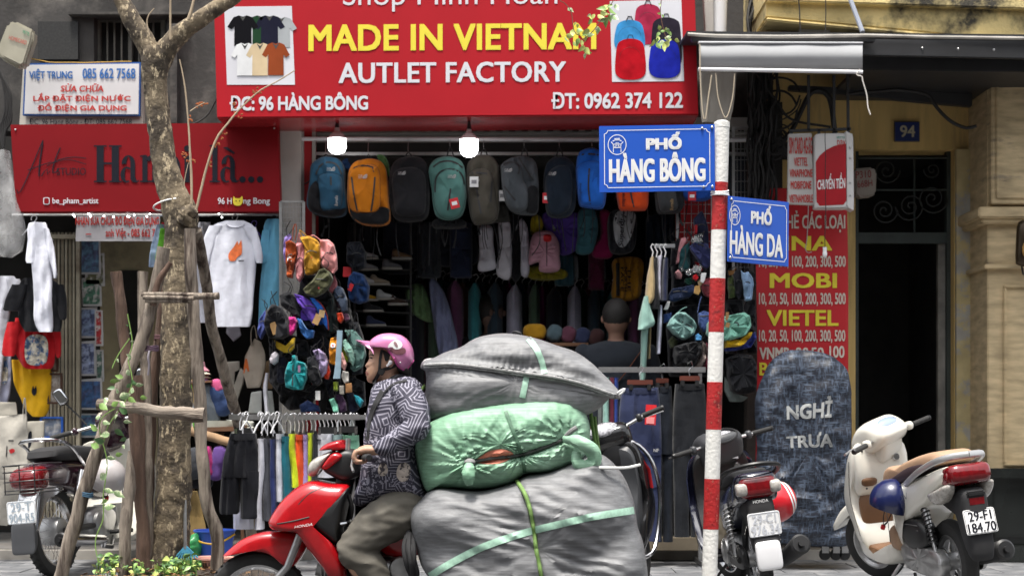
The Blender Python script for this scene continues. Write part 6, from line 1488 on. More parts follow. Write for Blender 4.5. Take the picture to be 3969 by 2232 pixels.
def exhaust(root,pts,r0,r1,ends=black,body=blackm,y=-.14):
 e=Lp(root,'exhaust',MB().tube([(.15,-.05,.22),(0,-.1,.14),(-.2,y,.16)]+[pts[0]],.016,10),chrome)
 p=[Vector(q) for q in pts];
 Lp(root,'silencer',MB().tube([p[0],p[0]+(p[1]-p[0])*.12,p[1]],[r0*.6,r0,r1],20),body)
 d=(p[1]-p[0]).normalized()
 Lp(root,'silencer_tip',MB().tube([p[1],p[1]+d*.012],[r1*1.02,r1*.8],20),ends);Lp(root,'silencer_pipe',MB().tube([p[1]+d*.008,p[1]+d*.04],r1*.32,12),black)
def helmet(label,M0,col,m=None,stripe=None,strapc=True,name='helmet'):
 loc,rot=M0;t=thing(name,label,'helmet',loc,rot)
 R=.135;V=[(R*sin(a)*1.0,R*cos(a)*1.02) for a in[pi*.64*i/14 for i in range(15)]]
 inner=[(r*.86,z*.86) for r,z in reversed(V)]
 Lp(t,'shell',MB().lathe(V+inner,36),m or mat('helmet_'+col,hexc(col),rough=.28,coat=.5,var=.05))
 for st in(stripe or[]):Lp(t,'stripe',MB().lathe([(R*1.012*sin(a),R*1.032*cos(a)) for a in[st[0]+(st[1]-st[0])*k/5 for k in range(6)]],36),inkw)
 Lp(t,'lining',MB().lathe([(R*.9,-.045),(R*.82,-.055),(R*.8,-.03)],30),blackm)
 if strapc:Lp(t,'strap',MB().tube([(0,R*.85,-.04),(0,R*.5,-.13),(.0,0,-.17),(0,-R*.5,-.13),(0,-R*.85,-.04)],[(.009,.002)]*5,6),blackm);Lp(t,'buckle',MB().box((0,0,-.18),(.025,.03,.03)),redlip,bevel=.003)
 return t
ivoryp=mat('pearl_white_paint',(.72,.70,.63),rough=.22,coat=.6,var=.03)
tan_l=mat('tan_seat',hexc('a08269'),rough=.6,var=.06,bump=.2);brownp=mat('brown_plastic',hexc('6a4a30'),rough=.55,var=.12)
greyd=mat('seam_grey',(.08,.08,.08),rough=.6)
sc=thing('parked_scooter','white scooter with tan seat parked before the dark doorway','scooter',(2.62,10.45,0),(radians(-7),0,radians(100)),scale=1.03)
SM=steer(.42,.9,26)
wheel(sc,.64,.25,.25,.085,'cast',M=SM)
for sy in(-1,1):Lp(sc,'fork',MB().tube([(.5,sy*.07,.62),(.64,sy*.075,.25)],.019,10),steel,M=SM)
wheel(sc,-.62,.25,.25,.095,'cast')
pf(sc,'front_fender',[(.42,.56),(.5,.6),(.66,.585),(.82,.51),(.95,.39),(.93,.365),(.82,.43),(.68,.5),(.55,.52),(.44,.48)],.085,ivoryp,e=.5,M=SM)
pf(sc,'leg_shield',[(.30,.96),(.40,.94),(.5,.8),(.58,.62),(.56,.5),(.46,.38),(.4,.26),(.30,.24),(.3,.34),(.38,.5),(.38,.66),(.31,.8)],.2,ivoryp,e=.42,n=56)
pf(sc,'glove_panel',[(.30,.93),(.36,.93),(.4,.7),(.38,.6),(.30,.68),(.28,.8)],.18,ivoryp,e=.35)
for sy in(-1,1):pf(sc,'cubby',[(.28,.71),(.30,.74),(.33,.71),(.3,.67)],.055,brownp,y0=sy*.1,e=.7)
Lp(sc,'ignition_lock',MB().lathe([(0,.012),(.02,.012),(.026,0)],18,Matrix.Translation((.275,-.09,.84))@Matrix.Rotation(-pi/2,4,'Y')),chrome)
cw=pf(sc,'handlebar_cowl',[(.17,.99),(.2,1.05),(.3,1.1),(.42,1.06),(.5,.96),(.47,.9),(.36,.88),(.22,.93)],.15,ivoryp,e=.5,M=SM)
pf(sc,'neck_cover',[(.22,.97),(.4,.95),(.42,.84),(.28,.82)],.1,ivoryp,e=.4,M=SM)
Lp(sc,'meter_glass',MB().ball((.235,0,1.055),(.05,.1,.028),18,Matrix.Rotation(-.75,3,'Y')),mat('meter_glass_dark',hexc('8d9cc0'),rough=.08,coat=1),parent=cw,M=SM)
pf(sc,'headlight',[(.44,1.02),(.5,.97),(.49,.92),(.44,.93)],.11,clearlens,M=SM)
grips(sc,.27,.98,SM,m=ivoryp,wy=.36,lever=steel)
pf(sc,'front_panel',[(.40,.27),(.36,.3),(.34,.5),(.36,.62),(.40,.6)],.155,brownp,e=.35)
pf(sc,'floor',[(.38,.24),(.38,.3),(.1,.28),(-.06,.28),(-.08,.22),(.1,.2)],.155,brownp,e=.3)
pf(sc,'floor_edge',[(.42,.3),(.46,.38),(.4,.25),(.2,.2),(0,.19),(-.12,.24),(-.12,.34),(-.06,.26),(.1,.235),(.34,.25)],.185,ivoryp,e=.3,n=60)
pf(sc,'body_side',[(-.02,.68),(-.06,.5),(-.1,.33),(-.2,.3),(-.22,.42),(-.42,.52),(-.66,.62),(-.9,.76),(-.88,.83),(-.6,.78),(-.3,.74),(-.1,.74)],.165,ivoryp,e=.42,n=60)
pf(sc,'body_trim',[(-.05,.4),(-.09,.3),(-.2,.3),(-.21,.42),(-.12,.46)],.17,tan_l,e=.4)
pf(sc,'seat',[(.05,.56),(.07,.68),(.03,.77),(-.06,.81),(-.2,.81),(-.34,.85),(-.6,.9),(-.78,.91),(-.82,.85),(-.5,.78),(-.25,.7),(-.08,.64)],.15,tan_l,e=.45,n=52)
pf(sc,'seat_side',[(.0,.64),(-.02,.71),(-.2,.76),(-.45,.83),(-.7,.86),(-.74,.82),(-.45,.75),(-.2,.68)],.162,mat('seat_dark',hexc('33252a'),rough=.6),e=.4)
for sy in(-1,1):Lp(sc,'grab_rail',MB().tube(catmull([(-.42,sy*.165,.72),(-.6,sy*.17,.79),(-.8,sy*.15,.855),(-.92,sy*.1,.885),(-.96,0,.89)],16),[(.013,.02)]*16,8),mat('silver_rail',(.55,.55,.55),rough=.35,metal=.7))
tl=pf(sc,'tail_light',[(-.74,.78),(-.93,.84),(-.985,.80),(-.97,.73),(-.85,.71),(-.76,.73)],.13,redlens,e=.4)
for sy in(-1,1):pf(sc,'turn_signal',[(-.66,.66),(-.8,.70),(-.93,.73),(-.92,.68),(-.84,.62),(-.74,.61)],.045,clearlens,y0=sy*.12,e=.6)
pf(sc,'rear_fender',[(-.6,.64),(-.86,.7),(-.98,.68),(-1.0,.6),(-1.02,.36),(-1.0,.28),(-.96,.33),(-.92,.52),(-.8,.6)],.08,blackm,e=.35)
Lp(sc,'reflector',MB().box((-.99,0,.625),(.02,.09,.04)),redlens);Lp(sc,'plate_lamp',MB().box((-.985,0,.665),(.04,.11,.03)),black,bevel=.008)
licence(sc,-1.03,.44,.19,.14,'29-F1','184.70',tilt=.03)
pf(sc,'air_box',[(-.22,.42),(-.3,.5),(-.5,.49),(-.56,.4),(-.5,.33),(-.3,.32)],.06,black,y0=.1,e=.5)
for z_ in(.44,.47):Lp(sc,'air_box_rib',MB().tube([(-.26,.155,z_),(-.5,.155,z_)],.004,5),greyd)
for q in([(-.1,.172,.34),(-.1,.172,.5),(-.06,.172,.62)],[(-.3,.172,.7),(-.6,.165,.76),(-.86,.12,.8)],[(.3,.203,.36),(.4,.203,.6),(.36,.2,.84)]):
 Lp(sc,'panel_seam',MB().tube(catmull(q,10),.0022,5),greyd)
for q in((.3,.66),(.31,.9)):
 for sy in(-1,1):Lp(sc,'screw',MB().ball((q[0]-.02,sy*.13,q[1]),.007,6),black)
pf(sc,'crankcase',[(-.15,.3),(-.2,.36),(-.5,.34),(-.66,.32),(-.72,.24),(-.64,.16),(-.4,.17),(-.2,.2)],.045,alum,y0=.1,e=.4,disp=lambda a,b,tt,sg:.02*tt*noise.noise(Vector((a*30,b*30,0))))
for x,z,r in((-.62,.245,.07),(-.3,.27,.055)):Lp(sc,'cover_boss',MB().lathe([(0,.19),(r*.6,.19),(r,.172),(r,.15)],20,RY(x,0,z)),alum)
shock(sc,(-.52,.11,.6),(-.64,.12,.3));exhaust(sc,[(-.45,-.15,.22),(-.95,-.16,.32)],.05,.06)
Lp(sc,'side_stand',MB().tube([(-.1,.12,.2),(-.06,.26,.02),(-.1,.3,.0)],.011,8),steel)
Lp(sc,'centre_stand',MB().tube([(-.3,.12,.16),(-.42,.15,.05),(-.42,-.15,.05),(-.3,-.12,.16)],.011,8),black)
lg_=text3('VISION',(-.2,.183,.56),(-.26,0,.075),(-.0,0,.04),0,.2);Lp(sc,'lettering',lg_,mat('grey_badge',(.12,.12,.12),rough=.3),smooth=False)
helmet('dark blue helmet hanging between the seat and leg shield of the white scooter',(tuple(P(2242,1258,10.15)),(.2,.25,0)),'141d48')
navyb=mat('black_blue_paint',(.012,.013,.03),rough=.15,coat=.8,var=.1)
bb=thing('parked_motorbike','black motorbike seen from behind between the striped post and the covered sign','motorbike',(1.51,10.38,0),(radians(-8),0,radians(92)))
SB=steer(.42,.85,16)
wheel(bb,.62,.28,.28,.075,'wire',M=SB);wheel(bb,-.6,.28,.285,.085,'wire')
for sy in(-1,1):Lp(bb,'fork',MB().tube([(.45,sy*.08,.75),(.62,sy*.085,.28)],.02,10),steel,M=SB)
pf(bb,'front_fender',[(.4,.56),(.55,.6),(.75,.57),(.86,.46),(.8,.47),(.6,.55),(.45,.5),(.36,.4)],.07,navyb,e=.5,M=SB)
pf(bb,'leg_shield',[(.34,.92),(.46,.86),(.52,.7),(.5,.5),(.38,.3),(.25,.2),(.15,.22),(.28,.4),(.4,.6),(.38,.76)],.23,navyb,e=.4,n=50)
pf(bb,'leg_shield_panel',[(.30,.9),(.36,.9),(.42,.7),(.4,.55),(.26,.34),(.2,.3),(.3,.55),(.33,.7)],.19,black,e=.35)
greyp=mat('dark_grey_plastic',(.045,.047,.052),rough=.45,var=.1)
pf(bb,'handlebar_cowl',[(.2,.98),(.24,1.03),(.38,1.05),(.5,.98),(.54,.88),(.46,.8),(.3,.82),(.24,.88)],.15,greyp,e=.45,M=SB)
Lp(bb,'meter',MB().ball((.245,0,1.0),(.06,.11,.03),20,Matrix.Rotation(-1.0,3,'Y')),mat('meter_glass_grey',(.28,.28,.3),rough=.1,coat=1,var=.6,scale=60),M=SB)
Lp(bb,'meter_ring',MB().tube([(.222+.05*cos(a)*.55,.1*sin(a),1.012+.05*cos(a)*.83) for a in[2*pi*k/20 for k in range(20)]],.008,6,closed=True),black,M=SB)
grips(bb,.30,.97,SB,m=greyp,wy=.36,lever=black)
Lp(bb,'sticker',MB().box((.26,-.06,.86),(.002,.05,.03),Matrix.Rotation(.3,3,'X')),inkw,M=SB)
Lp(bb,'ignition_lock',MB().lathe([(0,.014),(.022,.014),(.028,0)],18,Matrix.Translation((.26,-.1,.8))@Matrix.Rotation(-pi/2,4,'Y')),chrome)
pf(bb,'body_side',[(.2,.5),(.0,.62),(-.3,.7),(-.7,.78),(-.88,.76),(-.86,.68),(-.5,.56),(-.25,.46),(-.05,.4)],.12,navyb,e=.45)
pf(bb,'side_panel',[(.28,.5),(.1,.56),(-.1,.52),(-.12,.4),(.1,.3),(.25,.3)],.14,mat('champagne_paint',hexc('a79a84'),rough=.3,metal=.3),e=.4)
pf(bb,'seat',[(.05,.68),(-.05,.76),(-.3,.77),(-.6,.82),(-.74,.82),(-.7,.76),(-.3,.7)],.125,blackm,e=.45)
Lp(bb,'grab_rail',MB().tube(catmull([(-.45,.15,.74),(-.7,.17,.8),(-.88,.14,.84),(-.96,.05,.86),(-.96,-.05,.86),(-.88,-.14,.84),(-.7,-.17,.8),(-.45,-.15,.74)],26),[(.018,.014)]*26,8),black)
pf(bb,'tail_cowl',[(-.6,.7),(-.8,.8),(-.93,.8),(-.93,.66),(-.8,.62),(-.62,.6)],.125,navyb,e=.4)
pf(bb,'tail_light',[(-.86,.79),(-.945,.78),(-.955,.68),(-.87,.66)],.11,redlens,e=.45)
for sy in(-1,1):pf(bb,'turn_signal',[(-.9,.755),(-.965,.75),(-.965,.69),(-.9,.69)],.035,clearlens,y0=sy*.1,e=.5)
pf(bb,'rear_fender',[(-.62,.6),(-.8,.66),(-.93,.66),(-.96,.5),(-1.0,.36),(-.98,.32),(-.94,.36),(-.9,.5),(-.76,.58)],.085,blackm,e=.35)
pf(bb,'mud_flap',[(-.97,.4),(-.96,.32),(-1.0,.24),(-1.01,.3),(-1.0,.4)],.075,whitep,e=.3)
licence(bb,-.985,.44,.19,.14,'29-C1','976.34',tilt=.0,ink=mat('faded_plate_ink',(.55,.57,.62)))
Lp(bb,'lettering',mbjoin(text3('HONDA',(-.962,.045,.635),(0,-.09,0),(0,0,.018),0)),inkw,smooth=False)
Lp(bb,'lettering',mbjoin(text3('204',(-.978,.03,.405),(0,-.06,.004),(0,0,.022),0)),inkw,smooth=False)
for sy in(-1,1):shock(bb,(-.5,sy*.13,.62),(-.6,sy*.13,.3),.027,body=steel)
for sy in(-1,1):Lp(bb,'swing_arm',MB().tube([(-.1,sy*.1,.3),(-.62,sy*.11,.28)],.02,8),black)
engine(bb);exhaust(bb,[(-.45,-.17,.22),(-.95,-.2,.36)],.045,.06)
pf(bb,'chain_cover',[(-.1,.36),(-.6,.36),(-.68,.28),(-.6,.22),(-.1,.24)],.02,black,y0=.09,e=.4)
Lp(bb,'foot_peg',MB().tube([(-.02,-.24,.26),(-.02,.24,.26)],.012,8),rubber);Lp(bb,'side_stand',MB().tube([(0,.1,.2),(.05,.26,.03)],.01,8),black)
helmet('red helmet with white stripes hanging on the black motorbike by the covered sign',(tuple(P(1950,1262,10.3)),(.1,1.2,.3)),'c8202c',stripe=[(.75,.9),(1.0,1.1)])
s2=thing('parked_scooter','black scooter with chrome leg guard behind the bag bundles','scooter',(.52,10.1,0),(radians(-4),0,radians(62)))
S2=steer(.42,.85,30)
wheel(s2,.64,.25,.25,.09,'cast',M=steer(.42,.85,8),m=greyp);wheel(s2,-.62,.25,.25,.095,'cast',m=greyp)
pf(s2,'front_fender',[(.42,.5),(.55,.58),(.75,.52),(.85,.4),(.78,.42),(.6,.5),(.45,.42)],.08,black,e=.5)
glossb=mat('gloss_black',(.012,.012,.013),rough=.18,coat=.5)
pf(s2,'leg_shield',[(.28,.98),(.42,.9),(.52,.7),(.56,.5),(.44,.3),(.3,.22),(.3,.4),(.38,.6),(.3,.8)],.24,glossb,e=.38,n=50)
pf(s2,'inner_panel',[(.25,.92),(.32,.92),(.38,.7),(.36,.4),(.26,.28),(.25,.5),(.28,.7)],.215,greyp,e=.35)
for sy in(-1,1):
 Lp(s2,'leg_guard',MB().tube(catmull([(.3,sy*.1,.97),(.34,sy*.2,.95),(.4,sy*.28,.82),(.46,sy*.29,.6),(.4,sy*.28,.35),(.3,sy*.27,.24),(.2,sy*.2,.22)],24),.013,8),chrome)
 Lp(s2,'red_trim',MB().tube([(.34,sy*.19,.9),(.4,sy*.25,.78),(.42,sy*.255,.66)],[(.012,.004)]*3,6),redp)
Lp(s2,'ignition_lock',MB().box((.255,.0,.8),(.03,.12,.07)),greyp,bevel=.01);Lp(s2,'key_slot',MB().lathe([(0,.014),(.018,.014),(.024,0)],16,Matrix.Translation((.24,.02,.8))@Matrix.Rotation(-pi/2,4,'Y')),chrome)
pf(s2,'handlebar_cowl',[(.18,1.0),(.22,1.06),(.38,1.08),(.5,.98),(.5,.88),(.36,.86),(.22,.92)],.15,glossb,e=.45,M=S2)
Lp(s2,'meter_glass',MB().ball((.22,0.02,1.045),(.06,.1,.03),18,Matrix.Rotation(-.9,3,'Y')),MATS['meter_glass_grey'],M=S2)
pf(s2,'neck_cover',[(.22,.95),(.38,.95),(.36,.78),(.24,.78)],.07,black,M=S2)
grips(s2,.28,1.02,S2,wy=.38,lever=whitep,up=.06)
pf(s2,'body_side',[(-.02,.7),(-.06,.5),(-.1,.3),(-.3,.3),(-.66,.6),(-.9,.8),(-.6,.8),(-.3,.76)],.17,glossb,e=.42)
pf(s2,'seat',[(.0,.7),(-.05,.78),(-.3,.8),(-.7,.86),(-.75,.82),(-.3,.74)],.13,blackm,e=.45);pf(s2,'floor',[(.4,.22),(.4,.28),(-.06,.28),(-.08,.2)],.17,greyp,e=.3)
pf(s2,'tail_light',[(-.8,.8),(-.95,.82),(-.93,.74),(-.82,.72)],.12,redlens)
mar=mat('maroon_black_paint',hexc('2c1420'),rough=.2,coat=.7,var=.08)
cp=thing('parked_motorbike','old dark maroon motorbike with white leg shield parked at the left','motorbike',(-3.1,12.1,0),(radians(-5),0,radians(78)),scale=1.12)
SC=steer(.42,.85,24)
wheel(cp,.6,.29,.29,.065,'wire',M=SC);wheel(cp,-.6,.29,.295,.075,'wire')
wsh=mat('yellowed_white_shield',(.52,.5,.44),rough=.4,var=.08)
for sy in(-1,1):Lp(cp,'fork',MB().tube([(.42,sy*.07,.75),(.6,sy*.08,.29)],.018,10),steel,M=SC)
pf(cp,'front_fender',[(.36,.5),(.5,.6),(.7,.6),(.86,.48),(.8,.5),(.62,.56),(.46,.5),(.34,.38)],.06,mar,e=.5,M=SC)
pf(cp,'leg_shield',[(.32,.86),(.42,.84),(.48,.66),(.42,.45),(.3,.28),(.18,.16),(.1,.2),(.24,.36),(.36,.56),(.34,.74)],.27,wsh,e=.35,n=50)
pf(cp,'handlebar_cowl',[(.18,.99),(.22,1.04),(.36,1.05),(.52,.98),(.54,.86),(.44,.78),(.3,.8),(.26,.9)],.11,mar,e=.5,M=SC)
Lp(cp,'meter',MB().box((.25,0,1.035),(.12,.15,.02),Matrix.Rotation(-.35,3,'Y')),mat('meter_cream',(.4,.36,.3),rough=.3),bevel=.008,M=SC)
grips(cp,.26,.98,SC,m=mar,wy=.4,lever=chrome,mirrors=(1,-1),up=-.01)
Lp(cp,'lettering',text3('Dream',(.2,.1,.93),(.0,-.09,0),(0,0,.03),0,.2),inkw,smooth=False,M=SC)
pf(cp,'seat',[(.12,.72),(.05,.8),(-.2,.82),(-.5,.83),(-.68,.8),(-.66,.74),(-.3,.73),(0,.72)],.13,blackm,e=.42)
Lp(cp,'grab_rail',MB().tube(catmull([(-.3,.13,.64),(-.42,.16,.7),(-.56,.15,.82),(-.7,.12,.86),(-.76,0,.87),(-.7,-.12,.86),(-.56,-.15,.82),(-.42,-.16,.7),(-.3,-.13,.64)],30),.012,8),chrome)
pf(cp,'body_side',[(.12,.66),(-.2,.72),(-.6,.74),(-.84,.7),(-.84,.6),(-.6,.56),(-.3,.5),(0,.46),(.1,.5)],.1,mar,e=.45)
pf(cp,'tail_light',[(-.76,.7),(-.9,.69),(-.94,.62),(-.9,.57),(-.76,.57)],.105,redlens,e=.5)
for z in(.72,.68,.62,.565,.545):
 Lp(cp,'lamp_guard',MB().tube(catmull([(-.7,.15,z),(-.88,.15,z),(-.96,.08,z),(-.97,0,z),(-.96,-.08,z),(-.88,-.15,z),(-.7,-.15,z)],18),.004,5),black)
for sy in(-.1,0,.1):Lp(cp,'lamp_guard',MB().tube([(-.955,sy,.72),(-.965,sy,.545)],.004,5),black)
pf(cp,'rear_fender',[(-.5,.56),(-.7,.62),(-.86,.56),(-.93,.42),(-.96,.28),(-.92,.28),(-.86,.42),(-.76,.54),(-.6,.56)],.075,chrome,e=.35)
pf(cp,'mud_flap',[(-.94,.36),(-.93,.24),(-.98,.17),(-.98,.24),(-.97,.36)],.08,greyp,e=.3)
licence(cp,-.97,.36,.19,.14,'29-T','904-R5',tilt=-.0,ink=mat('faded_plate_ink2',(.3,.36,.42)))
for sy in(-1,1):
 Lp(cp,'shock_absorber',MB().tube([(-.42,sy*.14,.66),(-.47,sy*.14,.56),(-.47,sy*.14,.555),(-.56,sy*.14,.34)],[.02,.02,.028,.028],14),chrome);Lp(cp,'shock_foot',MB().tube([(-.56,sy*.14,.36),(-.6,sy*.14,.27)],.016,10),steel)
 Lp(cp,'swing_arm',MB().tube([(-.1,sy*.1,.3),(-.62,sy*.1,.29)],.02,8),black)
engine(cp);exhaust(cp,[(-.2,-.16,.2),(-.82,-.17,.24)],.035,.045,body=chrome)
for z in(.52,.55,.58):Lp(cp,'side_rack',MB().tube([(.1,-.12,z),(-.1,-.26,z),(-.1,-.26,z-.1)],.004,5),chrome)
Lp(cp,'foot_peg',MB().tube([(.0,-.26,.24),(.0,.24,.24)],.014,8),rubber)
Lp(cp,'side_stand',MB().tube([(0,.1,.2),(.05,.28,.02)],.01,8),black);Lp(cp,'brake_drum',MB().lathe([(0,-.075),(.08,-.07),(.09,-.04),(.09,.04),(.08,.07),(0,.075)],24,RY(-.6,0,.29)),alum)
helmet('silver grey helmet hanging beside the white leg shield of the maroon motorbike',(tuple(P(272,1200,11.7)),(.5,.2,0)),'a9a4a4')
cs=thing('covered_sign_stand','wheeled stand under a blue grey tarpaulin cover lettered NGHỈ TRƯA','covered stand',tuple(P(2020,1405,12.25)))
denim=mat('denim_pattern_tarp',hexc('2f3a4c'),rough=.55,var=.1,scale=4,bump=.4,bscale=14)
N,L=denim.node_tree.nodes,denim.node_tree.links
b_=N['Principled BSDF'];tc=[n for n in N if n.type=='TEX_COORD'][0]
chk=[]
for sc_,rot in(((15,1,75),0),((75,1,15),0)):
 mp=N.new('ShaderNodeMapping');mp.inputs['Scale'].default_value=sc_;L.new(tc.outputs['Object'],mp.inputs['Vector'])
 n=N.new('ShaderNodeTexNoise');n.inputs['Scale'].default_value=1.4;n.inputs['Detail'].default_value=2;L.new(mp.outputs[0],n.inputs['Vector']);chk.append(n)
mx=N.new('ShaderNodeMath');mx.operation='MAXIMUM';L.new(chk[0].outputs[0],mx.inputs[0]);L.new(chk[1].outputs[0],mx.inputs[1])
rp=N.new('ShaderNodeValToRGB');rp.color_ramp.elements[0].position=.5;rp.color_ramp.elements[1].position=.68
rp.color_ramp.elements[0].color=(.006,.009,.019,1);rp.color_ramp.elements[1].color=(.06,.083,.125,1)
L.new(mx.outputs[0],rp.inputs[0]);L.new(rp.outputs[0],b_.inputs['Base Color'])
zH=zz(2750,1350,1150/700)
o=zl(zH,[(480,20),(540,12),(650,18),(750,45),(840,105),(875,180),(890,320),(888,520),(885,800),(880,1000),(868,1180),(862,1250),(700,1255),(500,1240),(330,1200),(300,1000),(305,800),(310,600),(298,400),(310,280),(350,170),(400,80)])
def wr(a,b,tt,sg):
 y=b-1240
 w1=.011*sin((b+.22*a+14*sin(a*.03))*.15)*max(0,min(1,(b-1130)/80))
 return min(1,tt*2.5)*(w1+.03*noise.noise(Vector((a*.03,b*.018,3)))+.02*noise.noise(Vector((a*.012,b*.06,8)))+.012*noise.noise(Vector((a*.09,b*.05,1))))
m=MB().puff(o,.2,fpx(12.1),n=110,K=26,e=.42,disp=wr,sm=True);bv=m.bvh()
part('cover',m,denim,cs)
for s_,q in(('NGHỈ',[zH(488,338),zH(785,300),zH(775,440),zH(492,455)]),('TRƯA',[zH(485,545),zH(785,525),zH(785,628),zH(490,635)])):
 part('lettering',text(s_,q,12.1,.06,.006,bv=bv),mat('grey_stencil',(.30,.31,.31),rough=.8,var=.15,scale=20),cs,smooth=False)
for x in(735,805,860):
 u,v=zH(x,1310);part('caster',MB().lathe([(0,-.02),(.04,-.02),(.045,0),(.04,.02),(0,.02)],18,Matrix.Translation(P(u,v,12.1)+Vector((0,0,.0)))@Matrix.Rotation(pi/2,4,'X')),rubber,cs)
 part('caster_fork',MB().box(P(u,v-14,12.1),(.05,.05,.06)),steel,cs)
part('base_frame',plate([zH(330,1225),zH(870,1255),zH(868,1275),zH(330,1245)],12.1,.25),black,cs)
#  the laden red motorbike, its rider and the bundles
zR=zz(800,1200,1264/900);z7=zz(1330,1280,1031/370);zU=zz(1550,1250,1.476)
DM=8.75
def Q(z,x,y,t=0):
 u,v=z(x,y);return P(u,v,DM-t)
redm=mat('red_gloss_paint',hexc('a30d16'),rough=.26,coat=.6,var=.14,scale=22)
rm=thing('red_motorbike','red underbone motorbike carrying the rider and three huge bundles','motorbike',(-.77,DM,-.17),(0,0,pi))
wheel(rm,.61,.285,.285,.075,'wire');wheel(rm,-.61,.285,.29,.085,'wire')
def rp_(nm,pts,T,m,t0=0,e=.5,n=52,label=None,disp=None,parent=None):
 mb=MB().puff(zl(zR,pts),T,lambda a,b,t:P(a,b,DM)+Vector((0,-t-t0,0)),n=n,K=7,e=e,disp=disp)
 o=part(nm,mb,m,parent or rm,label);return o,mb.bvh()
rp_('front_fender',[(92,1338),(140,1290),(205,1243),(300,1210),(420,1203),(505,1212),(545,1245),(548,1290),(525,1340),(480,1393),(440,1398),(405,1368),(340,1325),(260,1312),(180,1318),(120,1336)],.085,redm,e=.55)
cwl,bvc=rp_('front_cowl',[(355,1172),(352,1145),(385,1085),(440,1015),(520,950),(595,925),(680,938),(785,945),(778,968),(730,1005),(640,1065),(567,1125),(600,1180),(660,1230),(720,1272),(760,1360),(775,1420),(760,1480),(700,1470),(650,1400),(560,1285),(500,1205),(430,1198),(375,1188)],.2,redm,e=.42,n=80)
rp_('leg_shield',[(567,1125),(640,1065),(740,1000),(790,960),(760,1080),(735,1200),(725,1265),(660,1222),(600,1175)],.2,black,e=.35)
rp_('belly_cover',[(560,1300),(640,1400),(740,1520),(900,1600),(880,1500),(760,1380),(600,1260)],.1,black)
part('lettering',text('HONDA',[zR(480,1176),zR(578,1158),zR(578,1174),zR(480,1188)],DM,.04,.006,shear=.2,bv=bvc),inkw,rm,smooth=False)
part('cowl_groove',cordon(bvc,zl(zR,[(385,1165),(470,1150),(560,1128)]),.004,DM,-.001),black,rm);part('cowl_groove',cordon(bvc,zl(zR,[(500,1060),(560,1000),(640,965)]),.003,DM,-.001),MATS['grout_dark'] if 'grout_dark' in MATS else black,rm)
hl,_=rp_('headlight',[(556,890),(560,850),(585,815),(640,785),(700,765),(680,800),(640,855),(605,900),(570,905)],.13,clearlens,e=.6)
rp_('top_visor',[(620,765),(660,728),(740,707),(762,730),(770,760),(700,768),(680,762)],.12,redm,e=.5)
rp_('handlebar_cover',[(640,860),(700,780),(770,755),(830,775),(850,840),(835,900),(760,930),(690,905)],.12,black,e=.45)
rp_('cowl_strip',[(635,855),(700,775),(760,790),(700,850),(660,870)],.135,redm,e=.4)
part('steering_column',MB().tube([Q(zR,770,880),Q(zR,740,990)],.05,12),black,rm)
for sy in(-1,1):
 part('handlebar',MB().tube([Q(zR,800,810,sy*.05),Q(zR,830,800,sy*.2),Q(zR,862,806,sy*.3)],.012,8),steel,rm)
 part('grip',MB().tube([Q(z7,200,1372,sy*.22),Q(z7,276,1374,sy*.37)],.019,14),rubber,rm)
 part('grip_end',MB().tube([Q(z7,276,1374,sy*.37),Q(z7,280,1375,sy*.385)],[.021,.015],14),black,rm)
 part('fork',MB().tube([Q(zR,520,1200,sy*.09),Q(zR,440,1400,sy*.09),P(640,1518,DM-sy*.09)],[.022,.02,.018],12),alum,rm)
 part('rear_shock',MB().tube([P(1180,1380,DM-sy*.14),P(1205,1510,DM-sy*.14)],.03,12),black,rm)
 part('foot_peg',MB().tube([P(985,1522,DM-sy*.1),P(985,1522,DM-sy*.3)],.014,8),rubber,rm)
part('brake_reservoir',MB().tube([Q(zR,770,760,.16),Q(zR,772,700,.16)],.014,10),steel,rm)
part('brake_lever',MB().tube([Q(zR,800,800,.2),Q(zR,790,850,.3),Q(zR,800,880,.36)],.007,8),steel,rm)
part('hook',MB().tube([Q(zR,705,1185,.1),Q(zR,730,1165,.12),Q(zR,760,1160,.1)],.012,8),chrome,rm);part('ignition_key',MB().ball(Q(zR,785,1150,.1),(.02,.02,.01),8),steel,rm)
part('seat',MB().puff([(935,1268),(960,1255),(1060,1262),(1200,1258),(1240,1270),(1200,1290),(1050,1296),(960,1290)],.13,fpx(DM),n=36,K=6,e=.45),blackm,rm)
part('rear_body',MB().puff([(930,1300),(1040,1290),(1240,1285),(1260,1320),(1150,1370),(1000,1400),(930,1360)],.13,fpx(DM),n=40,K=6,e=.45),redm,rm)
engp=MB().puff([(880,1420),(960,1400),(1040,1420),(1050,1490),(980,1530),(900,1510)],.12,fpx(DM),n=32,K=6,e=.45);part('engine',engp,alum,rm)
part('engine_cover',MB().tube([P(1010,1430,DM-.1),P(1010,1430,DM-.15)],[.07,.06],20),alum,rm);part('cylinder',MB().tube([P(880,1440,DM),P(800,1420,DM)],.06,12),alum,rm)
for k in range(8):part('cooling_fin',MB().box(P(812+k*9,1424+k*2,DM),(.006,.17,.16)),alum,rm)
part('exhaust',MB().tube([P(860,1470,DM+.1),P(900,1560,DM+.12),P(1040,1560,DM+.14),P(1330,1520,DM+.17)],[.016,.018,.045,.055],14),black,rm)
part('wire_loom',MB().tube(wobble([Q(zR,760,980,.1),Q(zR,790,1080,.1),Q(zR,770,1160,.05)],14,.008),.012,8),black,rm)
part('carrier',MB().box(P(1290,1330,DM),(.6,.5,.03)),steel,rm,bevel=.004);part('carrier_stay',MB().tube([P(1150,1335,DM-.2),P(1205,1500,DM-.12)],.012,8),steel,rm);part('carrier_stay',MB().tube([P(1400,1335,DM-.2),P(1230,1500,DM-.12)],.012,8),steel,rm)
